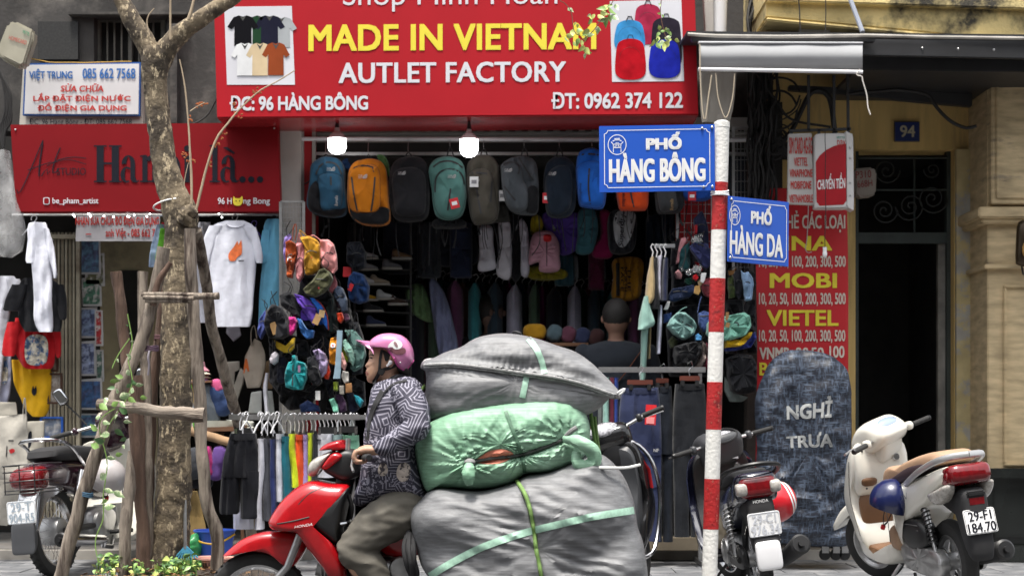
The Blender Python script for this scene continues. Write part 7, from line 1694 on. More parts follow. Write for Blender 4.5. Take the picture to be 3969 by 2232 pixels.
rd=thing('rider','person in a pink helmet and patterned shirt riding the red motorbike','person',tuple(P(1020,1290,DM)))
skin=mat('skin',(.42,.25,.17),rough=.5,var=.06,scale=14,bump=.1,bscale=120,spec=.4)
skin.node_tree.nodes['Principled BSDF'].inputs['Subsurface Weight'].default_value=.1
skin.node_tree.nodes['Principled BSDF'].inputs['Subsurface Radius'].default_value=(.02,.008,.004)
b=MB()
head=[(300,150),(284,200),(280,250),(276,278),(286,292),(280,315),(262,348),(243,372),(237,388),(248,400),(264,404),(262,418),(246,436),(244,450),(258,460),(246,472),(246,486),(260,500),(256,520),(262,548),(290,568),(330,568),(375,545),(440,500),(520,470),(600,430),(660,360),(680,260),(640,160),(540,95),(400,95)]
hp=MB().puff(zl(z7,head),.078,lambda a,b_,t:P(a,b_,DM)+Vector((0,-t,0)),n=110,K=14,e=.78,c=z7(450,330))
part('head_shape',hp,skin,rd) if False else None
b.add(hp.v,hp.f)
b.tube([Q(z7,470,400),Q(z7,510,560),Q(z7,560,700)],[.06,.058,.075],16)
S_L,E_L,W_L=Q(zR,1085,445,.17),Q(zR,1165,640,.29),Q(zR,935,765,.27)
b.ball(Q(zR,1040,560),(.12,.17,.16),16);b.ball(Q(zR,1010,800),(.13,.16,.26),16);b.ball(Q(zR,1050,1050),(.15,.17,.13),16)
for sy in(1,-1):
 f_=lambda p:Vector((p.x,DM-(DM-p.y)*sy,p.z))
 chain(b,[f_(S_L),f_(E_L),f_(W_L),f_(Q(z7,330,1295,.27))],[.055,.042,.029,.028],12)
 pal=[Q(z7,340,1292,.27*sy),Q(z7,250,1290,.265*sy),Q(z7,185,1305,.262*sy)]
 b.tube(pal,[(.036,.026),(.046,.028),(.044,.024)],14);b.ball(pal[0],(.03,.034,.028),10);b.ball(pal[2],(.02,.042,.022),10)
 for k in range(4):
  t=sy*(.226+.024*k);s_=(.92,1,.97,.85)[k]
  pts=[(185,1300),(140,1310-6*(k%2)),(112,1350),(118,1405),(160,1432),(205,1420)]
  chain(b,[Q(z7,200+(x-200)*s_,1330+(y-1330)*s_,t) for x,y in pts],[.0125,.0125,.0115,.0108,.010,.009],9,16)
 chain(b,[Q(z7,310,1310,sy*.235),Q(z7,275,1365,sy*.215),Q(z7,235,1415,sy*.21),Q(z7,195,1432,sy*.215)],[.016,.014,.012,.010],9)
HIP,KNE,ANK=Q(zR,1075,1110,.1),Q(zR,790,1305,.17),P(955,1490,DM-.17)
for sy in(1,-1):
 f_=lambda p:Vector((p.x,DM-(DM-p.y)*sy,p.z))
 chain(b,[f_(HIP),f_(KNE),f_(ANK)],[.09,.058,.038],12)
 b.ball(f_(ANK)+Vector((-.06,0,-.04)),(.13,.045,.035),12)
body=remeshed(b,.0075,2,.4)
part('body',body,skin,rd)
part('ear',MB().puff(zl(z7,[(505,275),(530,275),(556,310),(552,360),(525,395),(500,400),(492,370),(498,330)]),.012,lambda a,b_,t:P(a,b_,DM-.078)+Vector((0,-t,0)),n=28,K=5,e=.7),skin,rd)
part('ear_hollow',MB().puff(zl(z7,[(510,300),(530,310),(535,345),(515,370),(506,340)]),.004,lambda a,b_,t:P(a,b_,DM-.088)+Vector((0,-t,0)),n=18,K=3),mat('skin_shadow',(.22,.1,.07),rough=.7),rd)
part('earbud',MB().tube([Q(z7,512,345,.098),Q(z7,490,372,.1),Q(z7,470,388,.1)],[.012,.007,.005],10).ball(Q(z7,512,345,.1),.012,10),whitep,rd)
hairm=mat('black_hair',(.012,.01,.009),rough=.7)
bvb=body.bvh()
part('eyebrow',ribbon(bvb,zl(z7,[(280,268),(300,262),(330,272)]),3.2,DM,.002),hairm,rd)
part('eye',ribbon(bvb,zl(z7,[(282,300),(298,297),(315,303)]),2.6,DM,.003),hairm,rd)
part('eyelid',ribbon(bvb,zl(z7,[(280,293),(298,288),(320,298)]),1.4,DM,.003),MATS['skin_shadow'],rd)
part('lips',ribbon(bvb,zl(z7,[(243,450),(256,462),(270,462)]),3.5,DM,.002).add(*(lambda m:(m.v,m.f))(ribbon(bvb,zl(z7,[(246,482),(262,476),(272,466)]),3.5,DM,.002))),mat('lips',(.36,.12,.1),rough=.45),rd)
part('nostril',MB().ball(Q(z7,262,396,.014),(.006,.004,.004),8),MATS['skin_shadow'],rd)
part('sideburn',patch(zl(z7,[(430,215),(500,250),(505,290),(480,330),(455,330),(440,270)]),bvb,DM,.004),hairm,rd)
hb=MB().puff(zl(z7,[(560,380),(620,350),(700,400),(710,470),(690,500),(640,480),(590,440)]),.07,fpx(DM),n=30,K=6);part('hair',hb,hairm,rd)
pinkm=mat('pink_helmet',hexc('c679a6'),rough=.3,coat=.5,var=.04)
hm=thing('helmet','pink peaked helmet with a white and brown cartoon print on the rider','helmet',tuple(Q(z7,500,300)))
sh_=[(292,185),(290,130),(330,85),(400,48),(490,34),(580,42),(650,65),(715,125),(752,205),(762,290),(758,335),(720,385),(680,432),(655,436),(620,410),(575,370),(548,300),(500,235),(440,200),(380,182)]
hs_=MB().puff(zl(z7,sh_),.132,lambda a,b_,t:P(a,b_,DM)+Vector((0,-t,0)),n=80,K=12,e=.62);bvh_=hs_.bvh()
part('shell',hs_,pinkm,hm)
part('rim',cordon(bvh_,zl(z7,[(758,325),(720,378),(672,428),(640,418),(590,376),(552,300),(505,238),(445,204),(380,186),(310,184)]),.006,DM,.002,8),mat('pink_rim',hexc('c44f93'),rough=.3),hm)
vz=MB();V=[];nu=16;nv=10
for j in range(nv+1):
 v=j/nv
 for i in range(nu+1):
  u=-1+2*i/nu
  xt=128+(1-sqrt(max(0,1-u*u)))*170;xb=320
  x=xt+(xb-xt)*v;y=104+v*14+(u*u)*(30+105*v**.6)*.95
  V.append(Q(z7,x,y,u*(.07+.045*v)))
Fv=[(j*(nu+1)+i,j*(nu+1)+i+1,(j+1)*(nu+1)+i+1,(j+1)*(nu+1)+i) for j in range(nv) for i in range(nu)]
vz.add(V,Fv);n0=len(V);vz.add([p+Vector((.004,0,-.009)) for p in V],Fv)
part('peak',vz,pinkm,hm)
part('print',patch(zl(z7,[(505,215),(560,255),(640,262),(678,230),(660,190),(600,200),(560,175)]),bvh_,DM,.003),mat('brown_print',hexc('6b4048')),hm,smooth=False)
part('print',patch(zl(z7,[(520,130),(570,105),(620,120),(640,165),(610,200),(560,205),(525,180),(485,190),(490,160)]),bvh_,DM,.004),inkw,hm,smooth=False)
part('print',patch(zl(z7,[(545,130),(570,125),(590,160),(585,185),(560,165)]),bvh_,DM,.006),mat('brown_print2',hexc('8a6a70')),hm,smooth=False)
part('rivet',MB().ball(hitp(bvh_,*z7(618,348),DM)+Vector((0,-.002,0)),.005,8),steel,hm)
bvq=mbjoin(body,hs_).bvh()
for pts,w_ in(([(420,210),(402,300),(395,400),(385,470)],7),([(580,375),(500,410),(430,425),(400,450)],8),([(395,440),(370,500),(330,560)],9),([(330,540),(345,590)],8)):
 part('chin_strap',ribbon(bvq,zl(z7,pts),w_,DM-.07,.006),blackm,hm)
part('buckle',MB().box(Q(z7,415,450,.085),(.03,.015,.035),Matrix.Rotation(.5,3,'Y')),black,hm,bevel=.004)
smat=mat('maze_print_shirt',(.5,.5,.5),rough=.75,var=0,bump=.4,bscale=30)
N,L=smat.node_tree.nodes,smat.node_tree.links;bs_=N['Principled BSDF'];tc=[n for n in N if n.type=='TEX_COORD'][0]
def mth(op,a,b_=None):
 n=N.new('ShaderNodeMath');n.operation=op
 for i,s_ in enumerate((a,b_)):
  if s_ is None:continue
  if isinstance(s_,(int,float)):n.inputs[i].default_value=s_
  else :L.new(s_,n.inputs[i])
 return n.outputs[0]
mp=N.new('ShaderNodeMapping');mp.inputs['Scale'].default_value=(5.6,5.6,5.6);mp.inputs['Rotation'].default_value=(0,.12,0);mp.inputs['Location'].default_value=(.3,0,.25)
nz=N.new('ShaderNodeTexNoise');nz.inputs['Scale'].default_value=3;L.new(tc.outputs['Object'],nz.inputs['Vector'])
vm=N.new('ShaderNodeMixRGB');vm.blend_type='ADD';vm.inputs[0].default_value=.12;L.new(tc.outputs['Object'],vm.inputs[1]);L.new(nz.outputs['Color'],vm.inputs[2])
L.new(vm.outputs[0],mp.inputs['Vector'])
vo=N.new('ShaderNodeTexVoronoi');vo.inputs['Scale'].default_value=4.6;L.new(tc.outputs['Object'],vo.inputs['Vector'])
vr=N.new('ShaderNodeVectorRotate');vr.rotation_type='Y_AXIS';L.new(mp.outputs[0],vr.inputs['Vector'])
L.new(mth('MULTIPLY',vo.outputs['Color'],6.0),vr.inputs['Angle'])
sp=N.new('ShaderNodeSeparateXYZ');L.new(vr.outputs[0],sp.inputs[0])
fx=mth('ABSOLUTE',mth('SUBTRACT',mth('FRACT',sp.outputs['X']),.5));fz=mth('ABSOLUTE',mth('SUBTRACT',mth('FRACT',sp.outputs['Z']),.5))
sq=mth('MAXIMUM',fx,fz);ln_=mth('FRACT',mth('MULTIPLY',sq,11.0));lines=mth('GREATER_THAN',ln_,.66)
wv=N.new('ShaderNodeTexNoise');wv.inputs['Scale'].default_value=9;wv.inputs['Detail'].default_value=3;L.new(tc.outputs['Object'],wv.inputs['Vector'])
bl_=mth('GREATER_THAN',wv.outputs['Fac'],.56);sw=N.new('ShaderNodeTexNoise');sw.inputs['Scale'].default_value=60;L.new(tc.outputs['Object'],sw.inputs['Vector'])
sp2=mth('GREATER_THAN',sw.outputs['Fac'],.53)
mixf=N.new('ShaderNodeMix');L.new(bl_,mixf.inputs[0]);L.new(lines,mixf.inputs[2]);L.new(sp2,mixf.inputs[3])
cr=N.new('ShaderNodeValToRGB');cr.color_ramp.elements[0].color=(.035,.033,.055,1);cr.color_ramp.elements[1].color=(.27,.26,.32,1)
L.new(mixf.outputs[0],cr.inputs[0]);L.new(cr.outputs[0],bs_.inputs['Base Color'])
tor=[(985,372),(930,402),(905,448),(893,510),(880,590),(868,680),(862,770),(850,870),(832,960),(806,1048),(850,1062),(950,1030),(1060,1035),(1180,1042),(1188,1000),(1165,900),(1145,800),(1155,700),(1180,600),(1190,520),(1165,450),(1110,388),(1040,368)]
cm=MB().puff(zl(zR,tor),.2,lambda a,b_,t:P(a,b_,DM)+Vector((0,-t,0)),n=70,K=10,e=.62)
for sy in(1,-1):
 f_=lambda p:Vector((p.x,DM-(DM-p.y)*sy,p.z))
 chain(cm,[f_(Q(zR,1080,445,.15)),f_(Q(zR,1130,545,.23)),f_(E_L+Vector((-.015,0,0)))],[.082,.076,.066],14)
 chain(cm,[f_(E_L+Vector((-.015,0,0))),f_(Q(zR,1060,700,.285)),f_(Q(zR,945,757,.27))],[.066,.056,.043],14)
cm2=remeshed(cm,.009,3)
def crease(mb,amp,sc,seed=0,an=(1,1,1)):
 bm=bmesh.new();vs=[bm.verts.new(v) for v in mb.v]
 for f_ in mb.f:
  try:bm.faces.new([vs[i] for i in f_])
  except ValueError:pass
 bmesh.ops.recalc_face_normals(bm,faces=bm.faces);bm.normal_update()
 for i,v in enumerate(bm.verts):
  p=Vector((v.co.x*an[0],v.co.y*an[1],v.co.z*an[2]))*sc+Vector((seed,0,0))
  r_=1-abs(noise.noise(p))*2.2
  mb.v[i]=v.co+v.normal*amp*(r_*.7+noise.noise(p*2.3)*.5)
 bm.free();return mb
crease(cm2,.011,11,3,(.7,1,1.2))
part('shirt',cm2,smat,rd)
bvs=cm2.bvh()
part('collar',MB().loft([(z7(0,480)[1],z7(560,0)[0],z7(690,0)[0]),(z7(0,530)[1],z7(470,0)[0],z7(660,0)[0]),(z7(0,610)[1],z7(375,0)[0],z7(560,0)[0]),(z7(0,660)[1],z7(345,0)[0],z7(450,0)[0])],.09,fpx(DM),n=28,m=10,e=.7),mat('black_patterned_collar',(.02,.02,.024),rough=.7,c2=(.5,.48,.44),thr=(.6,.62),scale=60,var=0),rd)
part('placket',ribbon(bvs,zl(z7,[(420,650),(360,760),(300,900),(268,1060),(255,1180)]),10,DM,.004),blackm,rd)
part('bag_strap',ribbon(bvs,zl(z7,[(690,540),(560,570),(470,640),(400,740),(340,860),(290,980),(262,1080)]),5,DM,.007),blackm,rd)
for q,w_ in(([(940,850),(960,830),(985,850),(985,890),(955,905),(935,885)],0),([(1045,850),(1075,830),(1110,855),(1100,920),(1060,935),(1035,900)],1)):
 part('medallion_print',patch(zl(zR,q),bvs,DM,.004),mat('beige_medallion',(.5,.43,.38),rough=.8,c2=(.06,.05,.06),thr=(.5,.54),scale=60),rd,smooth=False)
tm=MB()
tm.ball(Q(zR,1080,1090),(.15,.18,.12),18)
for sy in(1,-1):
 f_=lambda p:Vector((p.x,DM-(DM-p.y)*sy,p.z))
 chain(tm,[f_(Q(zR,1075,1100,.1)),f_(Q(zR,940,1170,.15)),f_(Q(zR,800,1305,.18))],[.13,.118,.088],16)
 chain(tm,[f_(Q(zR,800,1310,.18)),f_(Q(zR,900,1410,.18)),f_(P(960,1482,DM-.17))],[.086,.08,.06],16)
tm=crease(remeshed(tm,.01,3),.012,9,8,(.6,1,1.5))
part('trousers',tm,mat('olive_grey_trousers',hexc('5c5850'),rough=.85,var=.08,scale=6,bump=.3,bscale=40),rd)
for sy in(1,-1):part('shoe',MB().puff([(905,1520),(920,1498),(960,1486),(990,1492),(1000,1520),(960,1526)],.05,lambda a,b_,t,sy=sy:P(a,b_,DM-.17*sy)+Vector((0,-t,0)),n=28,K=5,e=.5),blackm,rd)
def sackmat(name,c,c2,sc=1):
 m=mat(name,c,rough=.46,var=.12,scale=3.5,bump=0,spec=.5,c2=c2,thr=(.45,.75))
 N,L=m.node_tree.nodes,m.node_tree.links;b_=N['Principled BSDF'];tc=[n for n in N if n.type=='TEX_COORD'][0]
 w1=N.new('ShaderNodeTexWave');w1.bands_direction='X';w1.inputs['Scale'].default_value=60;w2=N.new('ShaderNodeTexWave');w2.bands_direction='Z';w2.inputs['Scale'].default_value=60
 for w_ in(w1,w2):w_.inputs['Distortion'].default_value=1.5;w_.inputs['Detail'].default_value=2;L.new(tc.outputs['Object'],w_.inputs['Vector'])
 n=N.new('ShaderNodeTexNoise');n.inputs['Scale'].default_value=13;n.inputs['Detail'].default_value=7;n.inputs['Roughness'].default_value=.6
 mp=N.new('ShaderNodeMapping');mp.inputs['Scale'].default_value=(.35,1,1.6);mp.inputs['Rotation'].default_value=(0,.35,0);L.new(tc.outputs['Object'],mp.inputs['Vector']);L.new(mp.outputs[0],n.inputs['Vector'])
 ad=N.new('ShaderNodeMath');ad.operation='ADD';L.new(w1.outputs['Fac'],ad.inputs[0]);L.new(w2.outputs['Fac'],ad.inputs[1])
 b1=N.new('ShaderNodeBump');b1.inputs['Strength'].default_value=.25;b1.inputs['Distance'].default_value=.002;L.new(ad.outputs[0],b1.inputs['Height'])
 b2=N.new('ShaderNodeBump');b2.inputs['Strength'].default_value=.9;b2.inputs['Distance'].default_value=.006;L.new(n.outputs['Fac'],b2.inputs['Height']);L.new(b1.outputs[0],b2.inputs['Normal'])
 L.new(b2.outputs[0],b_.inputs['Normal'])
 m2=N.new('ShaderNodeMapping');m2.inputs['Scale'].default_value=(.12,.6,3);m2.inputs['Rotation'].default_value=(0,.12,0);L.new(tc.outputs['Object'],m2.inputs['Vector'])
 n2=N.new('ShaderNodeTexNoise');n2.inputs['Scale'].default_value=34;n2.inputs['Detail'].default_value=4;L.new(m2.outputs[0],n2.inputs['Vector'])
 mr=N.new('ShaderNodeMapRange');mr.inputs[1].default_value=.3;mr.inputs[2].default_value=.7;mr.inputs[3].default_value=.78;mr.inputs[4].default_value=1.22;L.new(n2.outputs['Fac'],mr.inputs[0])
 mm=N.new('ShaderNodeMix');mm.data_type='RGBA';mm.blend_type='MULTIPLY';mm.inputs[0].default_value=1;L.new(b_.inputs['Base Color'].links[0].from_socket,mm.inputs[6]);L.new(mr.outputs[0],mm.inputs[7]);L.new(mm.outputs[2],b_.inputs['Base Color']);return m
greyS=sackmat('grey_woven_plastic',(.16,.163,.17),(.25,.253,.26));greenS=sackmat('green_woven_plastic',(.2,.38,.25),(.31,.48,.36))
straps_=mat('pale_green_strap',hexc('9fc4b0'),rough=.5,var=.15,scale=60);cordg=mat('green_cord',hexc('6f8f4c'),rough=.7,var=.2,scale=60)
def dist_line(px,py,pts):
 best=1e9;ti=0
 for i in range(len(pts)-1):
  (x0,y0),(x1,y1)=pts[i],pts[i+1];dx,dy=x1-x0,y1-y0
  t=max(0,min(1,((px-x0)*dx+(py-y0)*dy)/(dx*dx+dy*dy)));d=hypot(px-x0-t*dx,py-y0-t*dy)
  if d<best:best=d;ti=i+t
 return best,ti
def bundle(label,pts,T,m,D,disp,n=170,K=44,e=.62,c=None):
 q=zl(zU,pts);t=thing('cargo_bundle',label,'bundle',tuple(P(sum(p[0] for p in q)/len(q),max(p[1] for p in q),D)))
 mb=MB().puff(q,T,fpx(D),n=n,K=K,e=e,disp=disp,c=c);part('sack',mb,m,t);return t,mb.bvh()
seam=zl(zU,[(140,245),(300,240),(500,262),(700,290),(900,318),(1060,358),(1220,415)])
def d1(a,b_,tt,sg):
 d,ti=dist_line(a,b_,seam)
 r_=noise.noise(Vector((a*.008,b_*.02,1)))*.03+noise.noise(Vector((a*.05+b_*.02,b_*.07,4)))*.006*(1 if sg>0 else 0)
 below=-.012*exp(-((d-14)/14)**2) if sg>0 else 0
 fr_w=.006*sin(a*.45+b_*.1)*exp(-d/26) if sg>0 else 0
 return tt*(r_+below+fr_w)+(.013*exp(-(d/7)**2)*min(1,tt*3) if sg>0 else 0)
t1,bv1=bundle('grey sewn woven plastic bundle on top of the load',[(122,262),(140,222),(200,205),(260,175),(350,145),(410,108),(470,84),(580,68),(690,77),(800,103),(900,138),(1000,172),(1080,225),(1150,290),(1215,355),(1255,405),(1252,438),(1205,428),(1150,480),(1085,522),(1000,545),(850,560),(600,570),(350,580),(200,560),(158,500),(150,420),(155,330),(148,280)],.34,greyS,DM+.1,d1,e=.5)
part('seam_cord',cordon(bv1,[(x,y-1) for x,y in seam],.008,DM,.006,7,60),mat('grey_seam',(.3,.3,.3),rough=.7,var=.3,scale=60),t1);part('seam_cord',cordon(bv1,[(x,y+5) for x,y in seam],.006,DM,.006,7,60),MATS['grey_seam'],t1)
part('strap',ribbon(bv1,zl(zU,[(735,90),(780,150),(810,220),(828,290)]),15,DM,.004,20),straps_,t1);part('strap',ribbon(bv1,zl(zU,[(728,292),(715,360),(700,430)]),15,DM,.004,14),straps_,t1)
part('knot',MB().tube(wobble([P(*zU(1225,420),DM-.1),P(*zU(1262,390),DM-.12),P(*zU(1285,382),DM-.12),P(*zU(1262,408),DM-.12),P(*zU(1245,415),DM-.1)],14,.004),.007,6),inkw,t1)
part('torn_corner',MB().puff(zl(zU,[(120,262),(140,215),(200,205),(240,225),(200,250),(150,262)]),.12,lambda a,b_,t:P(a,b_,DM)+Vector((0,-t,0)),n=30,K=6,disp=lambda a,b_,tt,sg:tt*.03*noise.noise(Vector((a*.3,b_*.3,2)))),mat('pale_torn_plastic',(.5,.5,.5),rough=.6),t1)
part('top_knot',MB().tube(wobble([P(*zU(640,70),DM),P(*zU(655,56),DM-.02),P(*zU(690,66),DM-.03),P(*zU(672,72),DM)],12,.006),.007,6),black,t1)
cordl=zl(zU,[(400,797),(520,778),(690,755),(820,715),(948,662)]);pin=[zU(400,797),zU(690,755),zU(948,660)]
def d2(a,b_,tt,sg):
 if sg<0:return 0
 d,ti=dist_line(a,b_,cordl);r_=noise.noise(Vector((a*.012,b_*.02,7)))*.018
 r_-=.05*exp(-(d/8)**1.2)
 for i,(x,y) in enumerate(pin):
  rr_=hypot(a-x,b_-y);th=atan2(b_-y,a-x);amp=(.010,.009,.010)[i]
  r_+=amp*exp(-rr_/70)*(1-exp(-rr_/8))*(sin(th*17+i+2.2*noise.noise(Vector((a*.02,b_*.02,i))))+.6*sin(th*29)+.5*sin(th*47+i))
 sx,sy=zU(660,600);ds,_=dist_line(a,b_,zl(zU,[(605,500),(640,600),(690,740),(712,865)]))
 r_-=.018*exp(-(ds/8)**2)
 r_+=.006*sin(b_*.35+a*.06+3*noise.noise(Vector((a*.02,b_*.02,9))))*max(0,min(1,(a-zU(1000,0)[0])/40))
 return tt*r_
t2,bv2=bundle('pale green bundle tied with cords in the middle of the load',[(88,700),(100,640),(150,590),(210,550),(300,500),(420,465),(560,450),(700,435),(850,427),(930,428),(1000,450),(1052,510),(1080,570),(1086,650),(1076,720),(1045,770),(1000,800),(900,843),(800,858),(725,862),(690,885),(640,915),(540,942),(420,952),(300,945),(200,945),(155,962),(122,890),(95,780)],.32,greenS,DM,d2,e=.6)
part('patch',patch(zl(zU,[(432,797),(470,760),(520,733),(590,724),(650,752),(600,795),(510,808)]),bv2,DM,.006,30,6),mat('orange_inner_cloth',hexc('cf7f68'),rough=.7,var=.2,scale=60),t2)
part('tie_cord',cordon(bv2,cordl,.009,DM,.012,7,50),mat('dark_tie',(.05,.055,.05),rough=.7),t2)
part('tie_strap',ribbon(bv2,zl(zU,[(605,505),(640,600),(672,680),(690,745),(706,800),(714,858)]),9,DM,.006,30),mat('dark_green_strap',hexc('4c6e58'),rough=.6,var=.25,scale=90),t2)
def tail(pts,rad,nm='loose_end'):part(nm,crease(MB().tube([P(*zU(x,y),DM-d_) for x,y,d_ in[tuple(p) for p in catmull(pts,20)]],rad if isinstance(rad,list) else rad,14),.008,30),greenS,t2)
tail([(945,665,.3),(1000,670,.33),(1060,700,.34),(1108,745,.32),(1108,800,.31),(1050,820,.31),(1008,790,.31),(1010,740,.31)],[.02+.016*sin(pi*i/19) for i in range(20)])
tail([(400,798,.29),(395,840,.34),(392,880,.35),(398,925,.34)],[.012+.02*sin(pi*i/19) for i in range(20)])
part('knot',MB().ball(P(*zU(400,797),DM-.31),(.03,.03,.02),12),mat('grey_knot',(.2,.2,.2)),t2);part('knot',MB().tube(wobble([P(*zU(940,665),DM-.3),P(*zU(975,625),DM-.33),P(*zU(1010,602),DM-.33)],8,.003),[.014]*8,8),MATS['grey_knot'],t2)
part('white_rope',MB().tube(wobble([P(*zU(1060,822),DM-.3),P(*zU(1180,830),DM-.34),P(*zU(1290,830),DM-.3),P(*zU(1372,812),DM-.24)],24,.004),.008,7),mat('white_rope',(.7,.7,.68),rough=.8),t2)
def d3(a,b_,tt,sg):
 if sg<0:return 0
 r_=noise.noise(Vector((a*.008,b_*.012,17)))*.05
 u=(b_-.32*(a-900))
 x0,y0=zU(800,1300);g=exp(-((a-x0)/190)**2)
 r_+=.012*g*sin((b_*.9-.28*a)*.22+4*noise.noise(Vector((a*.01,b_*.015,3))))*(.4+.6*noise.noise(Vector((a*.02,b_*.006,5))))
 r_+=.008*noise.noise(Vector((a*.02+b_*.03,b_*.09-a*.02,6)))
 dl,_=dist_line(a,b_,zl(zU,[(670,900),(740,1060),(770,1200),(790,1330),(812,1500)]));r_-=.03*exp(-(dl/7)**2)
 return tt*r_
t3,bv3=bundle('largest grey woven plastic bundle at the bottom of the load',[(65,1100),(82,1045),(130,1000),(170,960),(230,938),(320,945),(450,955),(560,935),(650,905),(720,868),(850,845),(1000,790),(1070,765),(1140,750),(1200,785),(1260,855),(1300,930),(1330,1020),(1342,1090),(1352,1160),(1378,1230),(1395,1320),(1408,1420),(1415,1520),(1395,1620),(1200,1680),(900,1700),(500,1680),(280,1600),(190,1470),(130,1380),(100,1280),(75,1180)],.4,greyS,DM-.02,d3,n=200,K=50,e=.5)
part('strap',ribbon(bv3,zl(zU,[(170,1449),(300,1370),(480,1280),(700,1205),(900,1155),(1100,1110),(1340,1072)]),18,DM,.005,70),straps_,t3)
part('cord',cordon(bv3,zl(zU,[(670,905),(715,980),(745,1070),(765,1180),(780,1300),(800,1400),(812,1480)]),.011,DM,.01,8,50),cordg,t3)
part('bale_cord',MB().tube([P(*zU(1092,520),DM+.2),P(*zU(1110,640),DM+.15),P(*zU(1130,745),DM+.1)],.011,8),cordg,t3);part('bale_cord',MB().tube([P(*zU(1115,540),DM+.2),P(*zU(1140,750),DM+.1)],.009,8),cordg,t3)
part('bale_cord',MB().tube([Q(z7,890,590,-.1),Q(z7,840,660,-.1)],.01,8),cordg,t3)
bk=MB()
for i in range(7):bk2=MB().tube(wobble([P(*zU(50+i*6,1205),DM-.2),P(*zU(30+i*9,1280),DM-.24),P(*zU(45+i*7,1380),DM-.24),P(*zU(60+i*5,1449),DM-.2)],16,.02,i),.012,7);bk.add(bk2.v,bk2.f)
solo('rope_hank',bk,mat('black_rope',(.03,.03,.032),rough=.8),'bunched black rubber rope hanging in front of the lowest bundle','rope')
#  tree, stakes, plants
random.seed(12)
bark=mat('mottled_bark',hexc('6f6351'),rough=.95,var=.35,scale=9,bump=3,bscale=26,c2=hexc('423a31'),thr=(.44,.56))
N,L=bark.node_tree.nodes,bark.node_tree.links;b_=N['Principled BSDF'];tc=[n for n in N if n.type=='TEX_COORD'][0]
mp=N.new('ShaderNodeMapping');mp.inputs['Scale'].default_value=(1,1,.45);L.new(tc.outputs['Object'],mp.inputs[0])
vn=N.new('ShaderNodeTexNoise');vn.inputs['Scale'].default_value=30;vn.inputs['Detail'].default_value=9;vn.inputs['Roughness'].default_value=.7;L.new(mp.outputs[0],vn.inputs['Vector'])
r1=N.new('ShaderNodeValToRGB');r1.color_ramp.elements[0].position=.54;r1.color_ramp.elements[1].position=.6
mx=N.new('ShaderNodeMix');mx.data_type='RGBA';L.new(vn.outputs['Fac'],r1.inputs[0]);L.new(r1.outputs[0],mx.inputs[0])
old=b_.inputs['Base Color'].links[0].from_socket;L.new(old,mx.inputs[6]);mx.inputs[7].default_value=(*hexc('a99a80'),1);L.new(mx.outputs[2],b_.inputs['Base Color'])
DT=10.9;px=DT/F
tree=thing('street_tree','mottled street tree with two cut back limbs in a ring of support poles','tree',tuple(P(428,1410,DT)))
part('trunk',branch([P(424,1430,DT),P(428,1380,DT),P(436,1230,DT),P(441,1060,DT),P(444,860,DT),P(448,700,DT),P(454,590,DT),P(452,535,DT),P(432,480,DT),P(412,400,DT),P(400,310,DT),P(392,220,DT),P(391,150,DT),P(391,120,DT)],[62*px,50*px,44*px,41*px,39*px,37*px,40*px,44*px,36*px,31*px,30*px,30*px,36*px,30*px],m=90,n=26,rough=.1,seed=2),bark,tree)
part('limb',branch([P(394,175,DT),P(372,120,DT),P(338,60,DT),P(308,0,DT),P(285,-70,DT),P(262,-170,DT)],[28*px,27*px,24*px,21*px,20*px,17*px],m=40,n=18,rough=.1,seed=5),bark,tree)
part('limb',branch([P(394,175,DT),P(420,125,DT),P(470,72,DT),P(540,25,DT),P(610,-25,DT),P(690,-110,DT)],[28*px,27*px,23*px,20*px,18*px,15*px],m=40,n=18,rough=.1,seed=7),bark,tree)
part('burl',branch([P(462,560,DT-.08),P(478,535,DT-.1),P(490,545,DT-.1)],[24*px,20*px,12*px],m=14,n=14,rough=.3,seed=3,sc=30),bark,tree)
twig=mat('pale_twig',hexc('a08f78'),rough=.8,var=.2);bud=mat('red_brown_buds',hexc('8a4a22'),rough=.8,var=.3)
tws=[([(482,532),(482,440),(478,380),(472,280),(462,200),(452,150)],3.4,1.6),([(493,528),(505,480),(520,420),(545,350),(575,310),(600,278),(650,232),(700,205),(742,178)],3.6,1.4),([(428,100),(428,60),(430,-40)],3,2.4),([(475,50),(484,20),(496,-40)],5,3),([(376,90),(370,60),(374,40),(388,22)],2,1.2),([(478,280),(496,268),(515,258)],1.5,1),([(466,500),(464,460),(474,410),(480,395)],1.2,.9)]
for i,(q,a,b) in enumerate(tws):
 part('twig',branch([P(x,y,DT-.1) for x,y in q],[(a+(b-a)*k/(len(q)-1))*px for k in range(len(q))],m=24,n=7,rough=.15,amp=.004,seed=i),twig,tree)
bm_=MB()
for cx,cy in((466,388),(478,400),(500,265),(512,260),(525,410),(545,362),(560,340),(600,290),(640,240),(478,300),(590,262),(655,228)):
 for k in range(6):
  c=P(cx+random.gauss(0,5),cy+random.gauss(0,5),DT-.1);bm_.ball(c,(.006,.003,.01),6,Matrix.Rotation(random.uniform(0,3),3,'Y'))
part('buds',bm_,bud,tree,kind='stuff')
part('tie_wire',MB().tube([P(432+46*cos(a),515-14*sin(a)+.16*46*cos(a)*-1,DT-38*px*sin(a)) for a in[2*pi*k/26 for k in range(26)]],.006,6,closed=True),inkw,tree)
wood=mat('weathered_pole_wood',hexc('8b8074'),rough=.9,var=.35,scale=12,bump=2.5,bscale=45,stretch=(2,2,.22),c2=hexc('3e332c'),thr=(.46,.62))
wood2=mat('dark_pole_wood',hexc('5a463b'),rough=.9,var=.4,scale=12,bump=2.5,bscale=45,stretch=(2,2,.22))
